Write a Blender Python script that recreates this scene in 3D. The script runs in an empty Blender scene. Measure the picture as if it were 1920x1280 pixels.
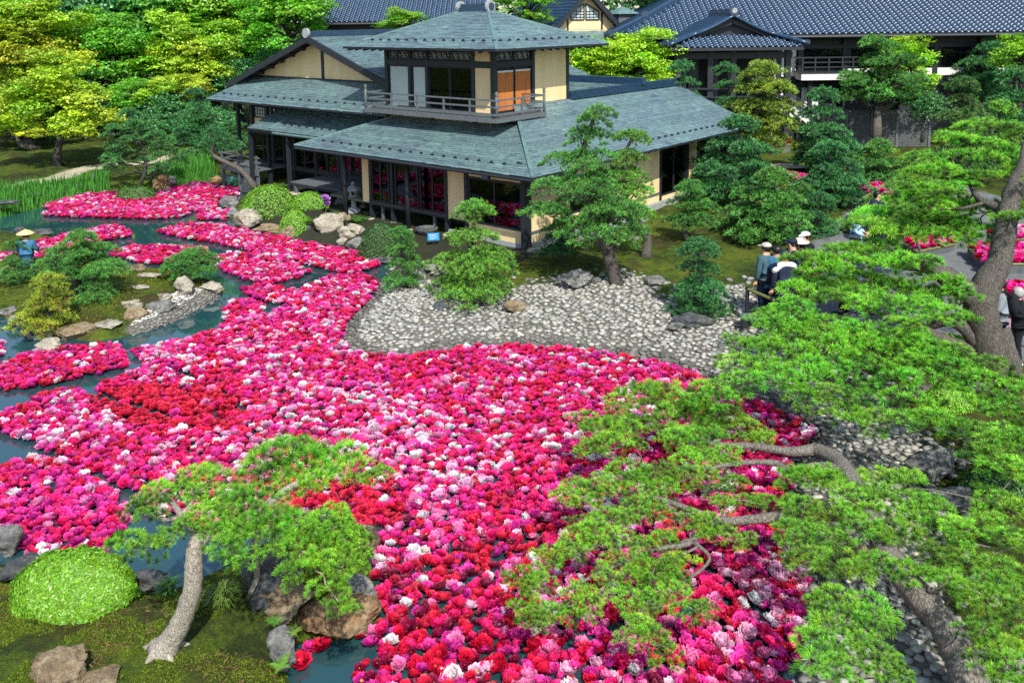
import bpy, bmesh, math, random
import numpy as np
from mathutils import Vector, Matrix, noise

scene = bpy.context.scene
COL = scene.collection
R = math.radians

# ------------------------------------------------------------------ camera
CAM_H = 7.0
FPX, PPX, PPY = 1640.0, 960.0, 250.0          # focal length and optical centre in photograph pixels
_c, _s = math.cos(R(7.5)), math.sin(R(7.5))
_cr, _sr = math.cos(R(-0.7)), math.sin(R(-0.7))
_fw = np.array([0, _c, -_s]); _dn = -np.array([0, _s, _c]); _rt = np.array([1.0, 0, 0])
CR = np.array([_rt * _cr - _dn * _sr, _rt * _sr + _dn * _cr, _fw])
CO = np.array([0, 0, CAM_H])
cam = bpy.data.cameras.new('camera')
cam_ob = bpy.data.objects.new('camera', cam)
COL.objects.link(cam_ob)
cam.sensor_fit = 'HORIZONTAL'
cam.sensor_width = 36
cam.lens = FPX / 1920 * 36
cam.shift_y = -(640 - PPY) / 1920
cam.clip_start = 0.1
cam.clip_end = 3000
_m = Matrix.Identity(4)
for i in range(3):
    _m[i][0] = CR[0][i]; _m[i][1] = -CR[1][i]; _m[i][2] = -CR[2][i]; _m[i][3] = CO[i]
cam_ob.matrix_world = _m
scene.camera = cam_ob

# ------------------------------------------------------------------ light
SUN_EL = R(47)
_yaw = R(-40)
_hx, _hy = math.cos(R(-76)), math.sin(R(-76))     # horizontal direction towards the sun
world = bpy.data.worlds.new('World'); scene.world = world
world.use_nodes = True
_nt = world.node_tree
_bg = _nt.nodes['Background']
_sky = _nt.nodes.new('ShaderNodeTexSky')
_sky.sky_type = 'NISHITA'
_sky.sun_disc = False
_sky.sun_elevation = SUN_EL
_sky.sun_rotation = math.atan2(_hx, _hy)
_nt.links.new(_sky.outputs[0], _bg.inputs[0])
_bg.inputs[1].default_value = 0.15
sun = bpy.data.lights.new('sun', 'SUN')
sun.energy = 4.6
sun.angle = R(0.5)
sun.color = (1.0, 0.95, 0.86)
sun_ob = bpy.data.objects.new('sun', sun)
COL.objects.link(sun_ob)
_sd = Vector((_hx * math.cos(SUN_EL), _hy * math.cos(SUN_EL), math.sin(SUN_EL)))
sun_ob.rotation_euler = _sd.to_track_quat('Z', 'Y').to_euler()
scene.view_settings.view_transform = 'Standard'
scene.view_settings.look = 'None'
scene.view_settings.gamma = 1.0
scene.view_settings.use_curve_mapping = False
scene.view_settings.exposure = 0.45
scene.cycles.max_bounces = 8
scene.cycles.transparent_max_bounces = 12
scene.cycles.use_denoising = False

# ------------------------------------------------------------------ picking points of the place out of the photograph
def ray(px, py):
    return CR.T @ np.array([(px - PPX) / FPX, (py - PPY) / FPX, 1.0])
def G(px, py, z=0.0):
    d = ray(px, py)
    return CO + d * ((z - CAM_H) / d[2])
def AtY(px, py, y):
    d = ray(px, py)
    return CO + d * (y / d[1])
def depth(p):
    return float(CR[2] @ (np.asarray(p, float) - CO))
def scale_at(p):
    return FPX / depth(p)
def proj(p):
    q = CR @ (np.asarray(p, float) - CO)
    return PPX + FPX * q[0] / q[2], PPY + FPX * q[1] / q[2]
def true_h(hpx, dhalf, px_m, py):
    """height of a mound whose outline is hpx tall in the photograph, seen from above"""
    a = math.atan2(py - 35, FPX); H = hpx / px_m; ds = dhalf * math.sin(a)
    X = max(H - ds, ds * 1.05)
    return max(math.sqrt(X * X - ds * ds) / math.cos(a), .22 * H)
def sstep(a, b, x):
    t = np.clip((x - a) / (b - a), 0, 1)
    return t * t * (3 - 2 * t)

# ------------------------------------------------------------------ object helpers
def tag(o, label=None, cat=None, group=None, kind=None):
    if label: o['label'] = label
    if cat: o['category'] = cat
    if group: o['group'] = group
    if kind: o['kind'] = kind
    return o

def link(name, me, parent=None, loc=None, rot=None, scl=None):
    o = bpy.data.objects.new(name, me)
    COL.objects.link(o)
    if parent is not None: o.parent = parent
    if loc is not None: o.location = loc
    if rot is not None: o.rotation_euler = rot
    if scl is not None: o.scale = scl
    return o

def thing(name, label, cat, loc=(0, 0, 0), rz=0.0, group=None):
    o = bpy.data.objects.new(name, None)
    COL.objects.link(o)
    o.empty_display_size = 0.2
    o.location = loc; o.rotation_euler = (0, 0, rz)
    return tag(o, label, cat, group)

def mesh_np(name, V, faces, mat=None, cols=None, smooth=False):
    """faces: list of int arrays, each (m,k)"""
    me = bpy.data.meshes.new(name)
    V = np.ascontiguousarray(V, dtype=np.float32)
    loops = np.concatenate([f.reshape(-1) for f in faces]).astype(np.int32)
    tot = np.concatenate([np.full(len(f), f.shape[1], np.int32) for f in faces])
    start = np.concatenate([[0], np.cumsum(tot)[:-1]]).astype(np.int32)
    me.vertices.add(len(V)); me.vertices.foreach_set('co', V.reshape(-1))
    me.loops.add(len(loops)); me.loops.foreach_set('vertex_index', loops)
    me.polygons.add(len(tot)); me.polygons.foreach_set('loop_start', start)
    me.polygons.foreach_set('use_smooth', np.full(len(tot), bool(smooth)))
    me.update(calc_edges=True)
    if cols is not None:
        a = me.color_attributes.new('vc', 'FLOAT_COLOR', 'POINT')
        c = np.ones((len(V), 4), np.float32); c[:, :cols.shape[1]] = cols
        a.data.foreach_set('color', c.reshape(-1))
    if mat is not None: me.materials.append(mat)
    me.validate()
    return me

def mass(name, temps, which, M, T, mat, cols=None, tcols=None, smooth=False, twhite=None):
    """join many copies of small templates: temps [(V,F)], which (n,), M (n,3,3), T (n,3), cols (n,3) multiplied with the template's own tcols"""
    Vs, Fs, Cs, off = [], {}, [], 0
    for k, (v, fs) in enumerate(temps):
        ids = np.nonzero(which == k)[0]
        if len(ids) == 0: continue
        P = np.einsum('nij,vj->nvi', M[ids], v) + T[ids][:, None, :]
        n, nv = len(ids), len(v)
        Vs.append(P.reshape(-1, 3))
        for f in fs:
            ff = (f[None] + (off + np.arange(n) * nv)[:, None, None]).reshape(-1, f.shape[1])
            Fs.setdefault(f.shape[1], []).append(ff)
        if cols is not None:
            c = np.repeat(cols[ids][:, None, :], nv, 1)
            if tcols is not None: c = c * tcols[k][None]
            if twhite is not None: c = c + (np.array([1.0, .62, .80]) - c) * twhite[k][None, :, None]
            Cs.append(c.reshape(-1, c.shape[-1]))
        off += n * nv
    return mesh_np(name, np.concatenate(Vs), [np.concatenate(f) for f in Fs.values()], mat,
                   np.concatenate(Cs) if cols is not None else None, smooth)

def rotz(a):
    c, s = np.cos(a), np.sin(a); z = np.zeros_like(c); o = np.ones_like(c)
    return np.stack([np.stack([c, -s, z], -1), np.stack([s, c, z], -1), np.stack([z, z, o], -1)], -2)
def frame_from(axis, spin):
    """matrices whose local z is axis"""
    a = axis / np.linalg.norm(axis, axis=-1, keepdims=True)
    h = np.where(np.abs(a[..., 2:3]) > .9, np.array([1.0, 0, 0]), np.array([0, 0, 1.0]))
    x = np.cross(h, a); x /= np.linalg.norm(x, axis=-1, keepdims=True)
    y = np.cross(a, x)
    c, s = np.cos(spin)[..., None], np.sin(spin)[..., None]
    return np.stack([x * c + y * s, -x * s + y * c, a], -1)

BOXF = np.array([[0, 3, 2, 1], [4, 5, 6, 7], [0, 1, 5, 4], [1, 2, 6, 5], [2, 3, 7, 6], [3, 0, 4, 7]])
def box_v(x0, x1, y0, y1, z0, z1):
    return np.array([[x0, y0, z0], [x1, y0, z0], [x1, y1, z0], [x0, y1, z0], [x0, y0, z1], [x1, y0, z1], [x1, y1, z1], [x0, y1, z1]], float)

class MB:
    """collects boxes, bars and tubes for ONE part"""
    def __init__(s): s.V = []; s.F = []; s.n = 0
    def add(s, V, F):
        s.V.append(np.asarray(V, float))
        for f in F: s.F.append((np.asarray(f) + s.n))
        s.n += len(V); return s
    def box(s, *a): return s.add(box_v(*a), [BOXF])
    def bar(s, a, b, w, h=None):
        """rectangular bar from a to b"""
        a = np.asarray(a, float); b = np.asarray(b, float); h = h or w
        d = b - a; L = np.linalg.norm(d); d /= L
        up = np.array([0, 0, 1.0]) if abs(d[2]) < .95 else np.array([1.0, 0, 0])
        x = np.cross(d, up); x /= np.linalg.norm(x); y = np.cross(x, d)
        v = box_v(-w / 2, w / 2, -h / 2, h / 2, 0, L)
        return s.add(a + v[:, :1] * x + v[:, 1:2] * y + v[:, 2:] * d, [BOXF])
    def tube(s, pts, rad, n=8, caps=True):
        V, F = tube_geo(pts, rad, n, caps); return s.add(V, F)
    def lathe(s, prof, n=12, c=(0, 0, 0)):
        a = np.arange(n) * 2 * np.pi / n
        V = np.concatenate([np.stack([r * np.cos(a) + c[0], r * np.sin(a) + c[1], np.full(n, z + c[2])], -1) for r, z in prof])
        i = np.arange(n); j = (i + 1) % n
        F = [np.stack([k * n + i, k * n + j, (k + 1) * n + j, (k + 1) * n + i], -1) for k in range(len(prof) - 1)]
        return s.add(V, F + [np.arange(n)[None, ::-1], (np.arange(n) + (len(prof) - 1) * n)[None]])
    def mesh(s, name, mat, smooth=False):
        d = {}
        for f in s.F: d.setdefault(f.shape[1], []).append(f)
        return mesh_np(name, np.concatenate(s.V), [np.concatenate(f) for f in d.values()], mat, None, smooth)
    def build(s, name, mat, parent=None, smooth=False, loc=None):
        return link(name, s.mesh(name, mat, smooth), parent, loc)

def tube_geo(pts, rad, n=8, caps=True, lump=0.0, rng=None):
    pts = np.asarray(pts, float); rad = np.broadcast_to(np.asarray(rad, float), (len(pts),))
    t = np.gradient(pts, axis=0); t /= np.linalg.norm(t, axis=1, keepdims=True) + 1e-9
    V = []; x = None
    for i in range(len(pts)):
        if x is None:
            h = np.array([0, 0, 1.0]) if abs(t[i][2]) < .9 else np.array([1.0, 0, 0])
            x = np.cross(t[i], h)
        x = x - t[i] * (x @ t[i]); x /= np.linalg.norm(x); y = np.cross(t[i], x)
        a = np.arange(n) * 2 * np.pi / n
        r = np.full(n, rad[i])
        if lump and rng is not None: r = r * (1 + lump * rng.standard_normal(n))
        V.append(pts[i] + np.cos(a)[:, None] * x * r[:, None] + np.sin(a)[:, None] * y * r[:, None])
    V = np.concatenate(V)
    i = np.arange(n); j = (i + 1) % n
    F = [np.concatenate([np.stack([k * n + i, k * n + j, (k + 1) * n + j, (k + 1) * n + i], -1) for k in range(len(pts) - 1)])]
    if caps:
        F += [np.arange(n)[None, ::-1], (np.arange(n) + (len(pts) - 1) * n)[None]]
    return V, F

def spline(ctrl, k=6):
    """smooth path through control rows (any width)"""
    P = np.asarray(ctrl, float)
    if len(P) < 3:
        t = np.linspace(0, 1, k + 1)[:, None]; return P[0] * (1 - t) + P[-1] * t
    Q = np.concatenate([2 * P[:1] - P[1:2], P, 2 * P[-1:] - P[-2:-1]])
    out = []
    for i in range(1, len(Q) - 2):
        for t in np.linspace(0, 1, k, endpoint=False):
            a, b, c, d = Q[i - 1:i + 3]
            out.append(.5 * (2 * b + (c - a) * t + (2 * a - 5 * b + 4 * c - d) * t * t + (3 * b - a - 3 * c + d) * t ** 3))
    out.append(P[-1]); return np.array(out)

# ------------------------------------------------------------------ materials
def newmat(name):
    m = bpy.data.materials.new(name); m.use_nodes = True
    nt = m.node_tree
    return m, nt, nt.nodes['Principled BSDF']
def ramp_node(nt, stops):
    r = nt.nodes.new('ShaderNodeValToRGB'); e = r.color_ramp.elements
    while len(e) < len(stops): e.new(0.5)
    for k, (p, c) in enumerate(stops):
        e[k].position = p; e[k].color = (*c, 1)
    return r
def tex(nt, scale, detail=4, rough=.55, kind='ShaderNodeTexNoise', stretch=None, coord='Object'):
    co = nt.nodes.new('ShaderNodeTexCoord')
    n = nt.nodes.new(kind)
    n.inputs['Scale'].default_value = scale
    if kind == 'ShaderNodeTexNoise':
        n.inputs['Detail'].default_value = detail; n.inputs['Roughness'].default_value = rough
    src = co.outputs[coord]
    if stretch:
        mp = nt.nodes.new('ShaderNodeMapping'); mp.inputs['Scale'].default_value = stretch
        nt.links.new(src, mp.inputs[0]); src = mp.outputs[0]
    nt.links.new(src, n.inputs['Vector'])
    return n
def bump(nt, p, src, strength=.3, dist=.02):
    b = nt.nodes.new('ShaderNodeBump'); b.inputs['Strength'].default_value = strength; b.inputs['Distance'].default_value = dist
    nt.links.new(src, b.inputs['Height'])
    if p.inputs['Normal'].is_linked:
        nt.links.new(p.inputs['Normal'].links[0].from_socket, b.inputs['Normal'])
    nt.links.new(b.outputs[0], p.inputs['Normal'])
def noisy(name, stops, scale=6, rough=.7, bmp=.25, bdist=.01, stretch=None, detail=6, metallic=0, bscale=None, spec=.5, coord='Object'):
    m, nt, p = newmat(name)
    n = tex(nt, scale, detail, .6, stretch=stretch, coord=coord)
    r = ramp_node(nt, stops)
    nt.links.new(n.outputs['Fac'], r.inputs[0]); nt.links.new(r.outputs[0], p.inputs['Base Color'])
    p.inputs['Roughness'].default_value = rough; p.inputs['Metallic'].default_value = metallic
    p.inputs['Specular IOR Level'].default_value = spec
    if bmp:
        src = n if bscale is None else tex(nt, bscale, 6, .65, stretch=stretch, coord=coord)
        bump(nt, p, src.outputs['Fac'], bmp, bdist)
    return m
def mathn(nt, op, a, b=None):
    n = nt.nodes.new('ShaderNodeMath'); n.operation = op
    for k, v in enumerate((a, b)):
        if v is None: continue
        if isinstance(v, (int, float)): n.inputs[k].default_value = v
        else: nt.links.new(v, n.inputs[k])
    return n.outputs[0]
def mixc(nt, fac, a, b, mode='MIX'):
    n = nt.nodes.new('ShaderNodeMix'); n.data_type = 'RGBA'; n.blend_type = mode
    for idx, v in ((0, fac), (6, a), (7, b)):
        if isinstance(v, (int, float)): n.inputs[idx].default_value = v
        elif isinstance(v, tuple): n.inputs[idx].default_value = (*v, 1)
        else: nt.links.new(v, n.inputs[idx])
    return n.outputs[2]

M = {}
def leafmat(name, trans=.35, gloss=.06, rough=.45):
    """object colour x per-leaf colour"""
    m, nt, p = newmat(name)
    nt.nodes.remove(p)
    oi = nt.nodes.new('ShaderNodeObjectInfo')
    at = nt.nodes.new('ShaderNodeAttribute'); at.attribute_name = 'vc'
    c = mixc(nt, 1.0, oi.outputs['Color'], at.outputs['Color'], 'MULTIPLY')
    d = nt.nodes.new('ShaderNodeBsdfDiffuse'); t = nt.nodes.new('ShaderNodeBsdfTranslucent')
    g = nt.nodes.new('ShaderNodeBsdfGlossy'); g.inputs['Roughness'].default_value = rough
    g.inputs['Color'].default_value = (.9, 1, .9, 1)
    nt.links.new(c, d.inputs[0]); nt.links.new(c, t.inputs[0])
    a = nt.nodes.new('ShaderNodeMixShader'); a.inputs[0].default_value = trans
    nt.links.new(d.outputs[0], a.inputs[1]); nt.links.new(t.outputs[0], a.inputs[2])
    b = nt.nodes.new('ShaderNodeMixShader'); b.inputs[0].default_value = gloss
    nt.links.new(a.outputs[0], b.inputs[1]); nt.links.new(g.outputs[0], b.inputs[2])
    nt.links.new(b.outputs[0], nt.nodes['Material Output'].inputs[0])
    return m
def vcmat(name, rough=.6, trans=0.0, noise_scale=0, bmp=0, spec=.4, mul=(1, 1, 1)):
    """colour from the mesh's own colour attribute"""
    m, nt, p = newmat(name)
    at = nt.nodes.new('ShaderNodeAttribute'); at.attribute_name = 'vc'
    src = at.outputs['Color']
    if noise_scale:
        n = tex(nt, noise_scale, 5, .65)
        r = ramp_node(nt, [(.3, (.55, .55, .55)), (.7, (1.25, 1.25, 1.25))])
        nt.links.new(n.outputs['Fac'], r.inputs[0])
        src = mixc(nt, 1.0, src, r.outputs[0], 'MULTIPLY')
        if bmp: bump(nt, p, n.outputs['Fac'], bmp, .02)
    nt.links.new(src, p.inputs['Base Color'])
    p.inputs['Roughness'].default_value = rough
    p.inputs['Specular IOR Level'].default_value = spec
    if trans:
        t = nt.nodes.new('ShaderNodeBsdfTranslucent'); nt.links.new(src, t.inputs[0])
        a = nt.nodes.new('ShaderNodeMixShader'); a.inputs[0].default_value = trans
        nt.links.new(p.outputs[0], a.inputs[1]); nt.links.new(t.outputs[0], a.inputs[2])
        nt.links.new(a.outputs[0], nt.nodes['Material Output'].inputs[0])
    return m
M['leaf'] = leafmat('leaf')
M['needle'] = leafmat('needle', .28, .05, .5)
M['petal'] = vcmat('petal', .55, .35, spec=.25)
M['stone'] = vcmat('cobble', .75, 0, 9.0, .5)
M['shingle'] = vcmat('copper_shingle', .42, 0, 14.0, .25, spec=.5)
M['grass'] = vcmat('grass_blade', .6, .3, spec=.2)
M['wood'] = noisy('dark_wood', [(.3, (.006, .010, .016)), (.7, (.022, .027, .034))], 5, .55, .3, .004, (12, 12, 1.2))
M['grey_wood'] = noisy('weathered_wood', [(.3, (.05, .065, .075)), (.7, (.14, .16, .165))], 5, .7, .4, .004, (10, 10, 1.5))
M['fence_wood'] = noisy('fence_wood', [(.3, (.05, .06, .065)), (.7, (.12, .13, .13))], 5, .8, .3, .004)
M['plaster'] = noisy('ochre_plaster', [(.3, (.66, .50, .25)), (.7, (.81, .64, .36))], 1.6, .9, .15, .004, (1.6, 1.6, .35), 9)
M['white'] = noisy('white_plaster', [(.3, (.62, .64, .60)), (.7, (.74, .75, .71))], 3, .9, .1, .003)
M['shoji'] = noisy('shoji_paper', [(.3, (.42, .50, .48)), (.7, (.50, .57, .54))], 3, .8, .05, .002)
M['plinth'] = noisy('plinth_stone', [(.3, (.22, .25, .25)), (.7, (.36, .38, .37))], 8, .85, .2, .005)
M['blind'] = noisy('reed_blind', [(.3, (.42, .13, .025)), (.7, (.62, .22, .05))], 8, .7, .2, .004, (1, 1, .1))
M['copper'] = noisy('copper_sheet', [(.3, (.07, .14, .14)), (.7, (.14, .24, .23))], 4, .45, .15, .004)
M['kawara'] = noisy('glazed_tile', [(.3, (.010, .030, .065)), (.7, (.025, .060, .115))], 7, .28, .1, .004, spec=.6)
M['bamboo'] = noisy('bamboo', [(.3, (.10, .13, .03)), (.7, (.2, .2, .06))], 8, .5, .1, .003)
M['dark_inside'] = noisy('dark_interior', [(.3, (.012, .016, .018)), (.7, (.025, .03, .032))], 2, .8, 0)  # near-black, so the shade of rooms and recesses sits in the colour
M['tatami'] = noisy('interior_floor', [(.3, (.10, .12, .07)), (.7, (.16, .17, .10))], 3, .8, 0)
M['paving'] = noisy('grey_paving', [(.3, (.12, .13, .135)), (.7, (.2, .21, .21))], 3, .85, .2, .005)
M['sand'] = noisy('pale_sand', [(.3, (.5, .42, .26)), (.7, (.68, .58, .38))], 9, .95, .3, .01)
def bark(name, c0, c1, scale=14):
    m, nt, p = newmat(name)
    co = nt.nodes.new('ShaderNodeTexCoord'); wn = nt.nodes.new('ShaderNodeTexNoise'); wn.inputs['Scale'].default_value = 5; wn.inputs['Detail'].default_value = 5
    nt.links.new(co.outputs['Object'], wn.inputs['Vector'])
    mp = nt.nodes.new('ShaderNodeMapping'); mp.inputs['Scale'].default_value = (1, 1, .26); nt.links.new(co.outputs['Object'], mp.inputs[0])
    va = nt.nodes.new('ShaderNodeVectorMath'); va.operation = 'MULTIPLY_ADD'; va.inputs[1].default_value = (.16, .16, .10)
    nt.links.new(wn.outputs['Color'], va.inputs[0]); nt.links.new(mp.outputs[0], va.inputs[2])
    v = nt.nodes.new('ShaderNodeTexVoronoi'); v.feature = 'DISTANCE_TO_EDGE'; v.inputs['Scale'].default_value = scale
    nt.links.new(va.outputs[0], v.inputs['Vector'])
    n = tex(nt, 22, 8, .72); n2 = tex(nt, 2.5, 4, .6)
    crack = ramp_node(nt, [(.0, (0, 0, 0)), (.16, (1, 1, 1))]); nt.links.new(v.outputs['Distance'], crack.inputs[0])
    f = mathn(nt, 'ADD', mathn(nt, 'MULTIPLY', crack.outputs[0], .16), mathn(nt, 'ADD', mathn(nt, 'MULTIPLY', n.outputs['Fac'], .62), mathn(nt, 'MULTIPLY', n2.outputs['Fac'], .3)))
    r = ramp_node(nt, [(.32, c0), (.92, c1)])
    nt.links.new(f, r.inputs[0]); nt.links.new(r.outputs[0], p.inputs['Base Color'])
    p.inputs['Roughness'].default_value = .9; p.inputs['Specular IOR Level'].default_value = .2
    bump(nt, p, f, 1.0, .045)
    return m
M['bark'] = bark('pine_bark', (.02, .02, .021), (.24, .215, .18), 26)
M['bark_mid'] = bark('grey_bark', (.05, .047, .042), (.40, .36, .30), 24)
M['bark_dark'] = bark('dark_bark', (.02, .022, .022), (.11, .105, .095), 26)
M['bark_pale'] = bark('pale_bark', (.20, .18, .145), (.66, .60, .50), 34)
def glassmat():
    m, nt, p = newmat('window_glass'); nt.nodes.remove(p)
    t = nt.nodes.new('ShaderNodeBsdfTransparent'); t.inputs[0].default_value = (.62, .70, .70, 1)
    g = nt.nodes.new('ShaderNodeBsdfGlossy'); g.inputs['Roughness'].default_value = .02
    f = nt.nodes.new('ShaderNodeFresnel'); f.inputs[0].default_value = 1.5
    mx = nt.nodes.new('ShaderNodeMixShader')
    nt.links.new(f.outputs[0], mx.inputs[0]); nt.links.new(t.outputs[0], mx.inputs[1]); nt.links.new(g.outputs[0], mx.inputs[2])
    nt.links.new(mx.outputs[0], nt.nodes['Material Output'].inputs[0])
    return m
M['glass'] = glassmat()
def watermat():
    m, nt, p = newmat('pond_water')
    p.inputs['Base Color'].default_value = (.014, .058, .066, 1)
    p.inputs['Roughness'].default_value = .04
    p.inputs['IOR'].default_value = 1.9
    n = tex(nt, 2.2, 3, .5); n2 = tex(nt, .25, 2, .5)
    bump(nt, p, n.outputs['Fac'], .018, .05)
    return m
M['water'] = watermat()
def rockmat(name, stops, moss=0.25):
    m, nt, p = newmat(name)
    n = tex(nt, 2.6, 10, .72); n2 = tex(nt, 17, 8, .72); st = tex(nt, 3.2, 6, .65, stretch=(1, 1, 3.2))
    r = ramp_node(nt, stops); nt.links.new(n.outputs['Fac'], r.inputs[0])
    r2 = ramp_node(nt, [(.30, (.42, .42, .42)), (.5, (.95, .95, .95)), (.7, (1.3, 1.3, 1.3))]); nt.links.new(n2.outputs['Fac'], r2.inputs[0])
    c = mixc(nt, 1.0, r.outputs[0], r2.outputs[0], 'MULTIPLY')
    r4 = ramp_node(nt, [(.36, (.22, .22, .23)), (.47, (1, 1, 1))]); nt.links.new(st.outputs['Fac'], r4.inputs[0])
    c = mixc(nt, .8, c, r4.outputs[0], 'MULTIPLY')
    n3 = tex(nt, 3.4, 5, .6)
    r3 = ramp_node(nt, [(.53, (0, 0, 0)), (.64, (1, 1, 1))]); nt.links.new(n3.outputs['Fac'], r3.inputs[0])
    c = mixc(nt, mathn(nt, 'MULTIPLY', r3.outputs[0], moss), c, (.10, .13, .03))
    nt.links.new(c, p.inputs['Base Color'])
    p.inputs['Roughness'].default_value = .88; p.inputs['Specular IOR Level'].default_value = .25
    bump(nt, p, n.outputs['Fac'], 1.0, .16); bump(nt, p, st.outputs['Fac'], .7, .06); bump(nt, p, n2.outputs['Fac'], 1.0, .035)
    return m
M['rock_tan'] = rockmat('tan_rock', [(.3, (.14, .10, .06)), (.5, (.34, .26, .16)), (.7, (.52, .43, .30))], .3)
M['rock_grey'] = rockmat('grey_rock', [(.3, (.10, .11, .11)), (.5, (.26, .26, .25)), (.7, (.44, .44, .42))], .25)
M['rock_pale'] = rockmat('pale_rock', [(.3, (.28, .25, .18)), (.5, (.50, .46, .36)), (.7, (.66, .62, .52))], .15)
M['rock_dark'] = rockmat('dark_rock', [(.3, (.04, .05, .055)), (.5, (.12, .13, .135)), (.7, (.24, .25, .25))], .3)
M['rock_rust'] = rockmat('rust_rock', [(.3, (.12, .08, .05)), (.5, (.36, .22, .11)), (.7, (.52, .40, .25))], .2)
def plain(name, c, rough=.6, spec=.4, metallic=0):
    m, nt, p = newmat(name)
    n = tex(nt, 12, 4, .6)
    r = ramp_node(nt, [(.3, tuple(x * .85 for x in c)), (.7, tuple(min(1, x * 1.1) for x in c))])
    nt.links.new(n.outputs['Fac'], r.inputs[0]); nt.links.new(r.outputs[0], p.inputs['Base Color'])
    p.inputs['Roughness'].default_value = rough; p.inputs['Specular IOR Level'].default_value = spec
    p.inputs['Metallic'].default_value = metallic
    f2 = tex(nt, 7, 3, .5, stretch=(1, 1, .35)); bump(nt, p, f2.outputs['Fac'], .7, .06)
    return m
# ================================================================== SETTING: ground, pond, raft of flowers, pebbles
rng = np.random.default_rng(7)
def poly_w(px, z=0.0):
    return np.array([G(x, y, z)[:2] for x, y in px])
def inside(P, poly):
    x, y = P[:, 0], P[:, 1]; c = np.zeros(len(P), bool)
    n = len(poly)
    for i in range(n):
        x1, y1 = poly[i]; x2, y2 = poly[(i + 1) % n]
        if y1 == y2: continue
        k = ((y1 > y) != (y2 > y)) & (x < (x2 - x1) * (y - y1) / (y2 - y1) + x1)
        c ^= k
    return c
def seg_dist(P, line, closed=True):
    d = np.full(len(P), 1e9); n = len(line)
    for i in range(n if closed else n - 1):
        a = line[i]; b = line[(i + 1) % n]; ab = b - a; L = ab @ ab
        if L < 1e-12: continue
        t = np.clip(((P - a) @ ab) / L, 0, 1)
        q = a + t[:, None] * ab
        d = np.minimum(d, np.hypot(P[:, 0] - q[:, 0], P[:, 1] - q[:, 1]))
    return d
def crop(ox, oy, s, *p):
    return [(ox + x / s, oy + y / s) for x, y in p]

POND = poly_w([(-400, 425), (0, 405), (80, 387), (150, 367), (210, 362), (330, 352), (395, 335), (420, 322), (500, 330), (470, 360), (440, 380), (430, 412), (500, 432), (560, 446),
    (620, 458), (680, 478), (738, 500), (725, 515), (712, 540), (690, 570), (650, 610), (640, 640), (660, 660), (740, 672), (800, 665), (890, 652),
    (980, 650), (1080, 655), (1180, 672), (1270, 688), (1400, 745), (1530, 810), (1505, 860), (1475, 940), (1490, 1000), (1520, 1100), (1525, 1180),
    (1490, 1280), (1480, 1500), (520, 1500), (545, 1290), (528, 1230), (560, 1205), (690, 1195), (712, 1160), (700, 1080), (680, 1000), (560, 1000),
    (470, 1030), (430, 1060), (340, 1105), (270, 1110), (220, 1085), (110, 1050), (30, 1060), (-100, 1075), (-500, 1100)])
ISLE = poly_w([(-120, 500), (0, 497), (60, 490), (150, 480), (230, 497), (290, 510), (330, 507), (400, 528), (424, 545), (400, 566), (340, 597), (290, 617), (230, 632), (175, 640),
    (110, 632), (60, 630), (30, 606), (0, 592), (-120, 595)])
ISLET = poly_w([(-160, 425), (-20, 428), (30, 440), (110, 447), (60, 458), (10, 470), (-160, 480)])
BEACH = poly_w([(728, 508), (790, 518), (835, 562), (950, 566), (1040, 548), (1110, 546), (1200, 548), (1240, 582), (1390, 560), (1420, 600), (1450, 650), (1560, 700), (1640, 745), (1730, 820),
    (1740, 950), (1760, 1100), (1790, 1300), (1800, 1500), (1460, 1500), (1485, 1280), (1515, 1180), (1510, 1100), (1480, 1000), (1465, 940), (1495, 860), (1520, 815), (1395, 750), (1265, 692),
    (1180, 676), (1080, 659), (980, 654), (890, 656), (800, 669), (740, 676), (655, 664), (634, 640), (645, 608), (685, 568), (707, 540), (720, 515)], .1)
ISLE_PEB = poly_w([(232, 633), (290, 617), (345, 596), (405, 566), (424, 546), (385, 545), (335, 560), (280, 590), (250, 610)], .1)
PATH = poly_w([(1393, 592), (1432, 545), (1560, 425), (1610, 378), (1665, 335), (1760, 335), (1960, 400), (2400, 470), (2400, 800), (1960, 690), (1740, 640), (1560, 628), (1450, 612)], .45)
SANDLINE = poly_w([(-40, 360), (0, 353), (60, 345), (112, 334), (150, 318), (200, 310), (280, 304), (330, 293), (392, 281)], .45)

def land_dist(P):
    """+ on land, - over water"""
    d = seg_dist(P, POND); w = inside(P, POND)
    s = np.where(w, -d, d)
    for isl in (ISLE, ISLET):
        di = seg_dist(P, isl); ins = inside(P, isl)
        s = np.where(w, np.maximum(s, np.where(ins, di, -di)), s)
    return s
def height(P):
    P = np.atleast_2d(np.asarray(P, float)); s = land_dist(P)
    b = inside(P, BEACH); i = inside(P, ISLE) | inside(P, ISLET)
    L = np.where(b, 1.6, .55)
    H = np.where(i, .34, .45)
    up = H * (1 - np.exp(-np.maximum(s, 0) / L)) + .02
    wob = .05 * np.sin(P[:, 0] * 1.7 + np.sin(P[:, 1] * .9)) * np.cos(P[:, 1] * 1.3) + .03 * np.sin(P[:, 0] * 4.1 + P[:, 1] * 2.7)
    return np.where(s > 0, up + wob * sstep(.2, 2.0, s), np.maximum(s * .9, -.7))
def hz(x, y): return float(height([[x, y]])[0])

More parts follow.
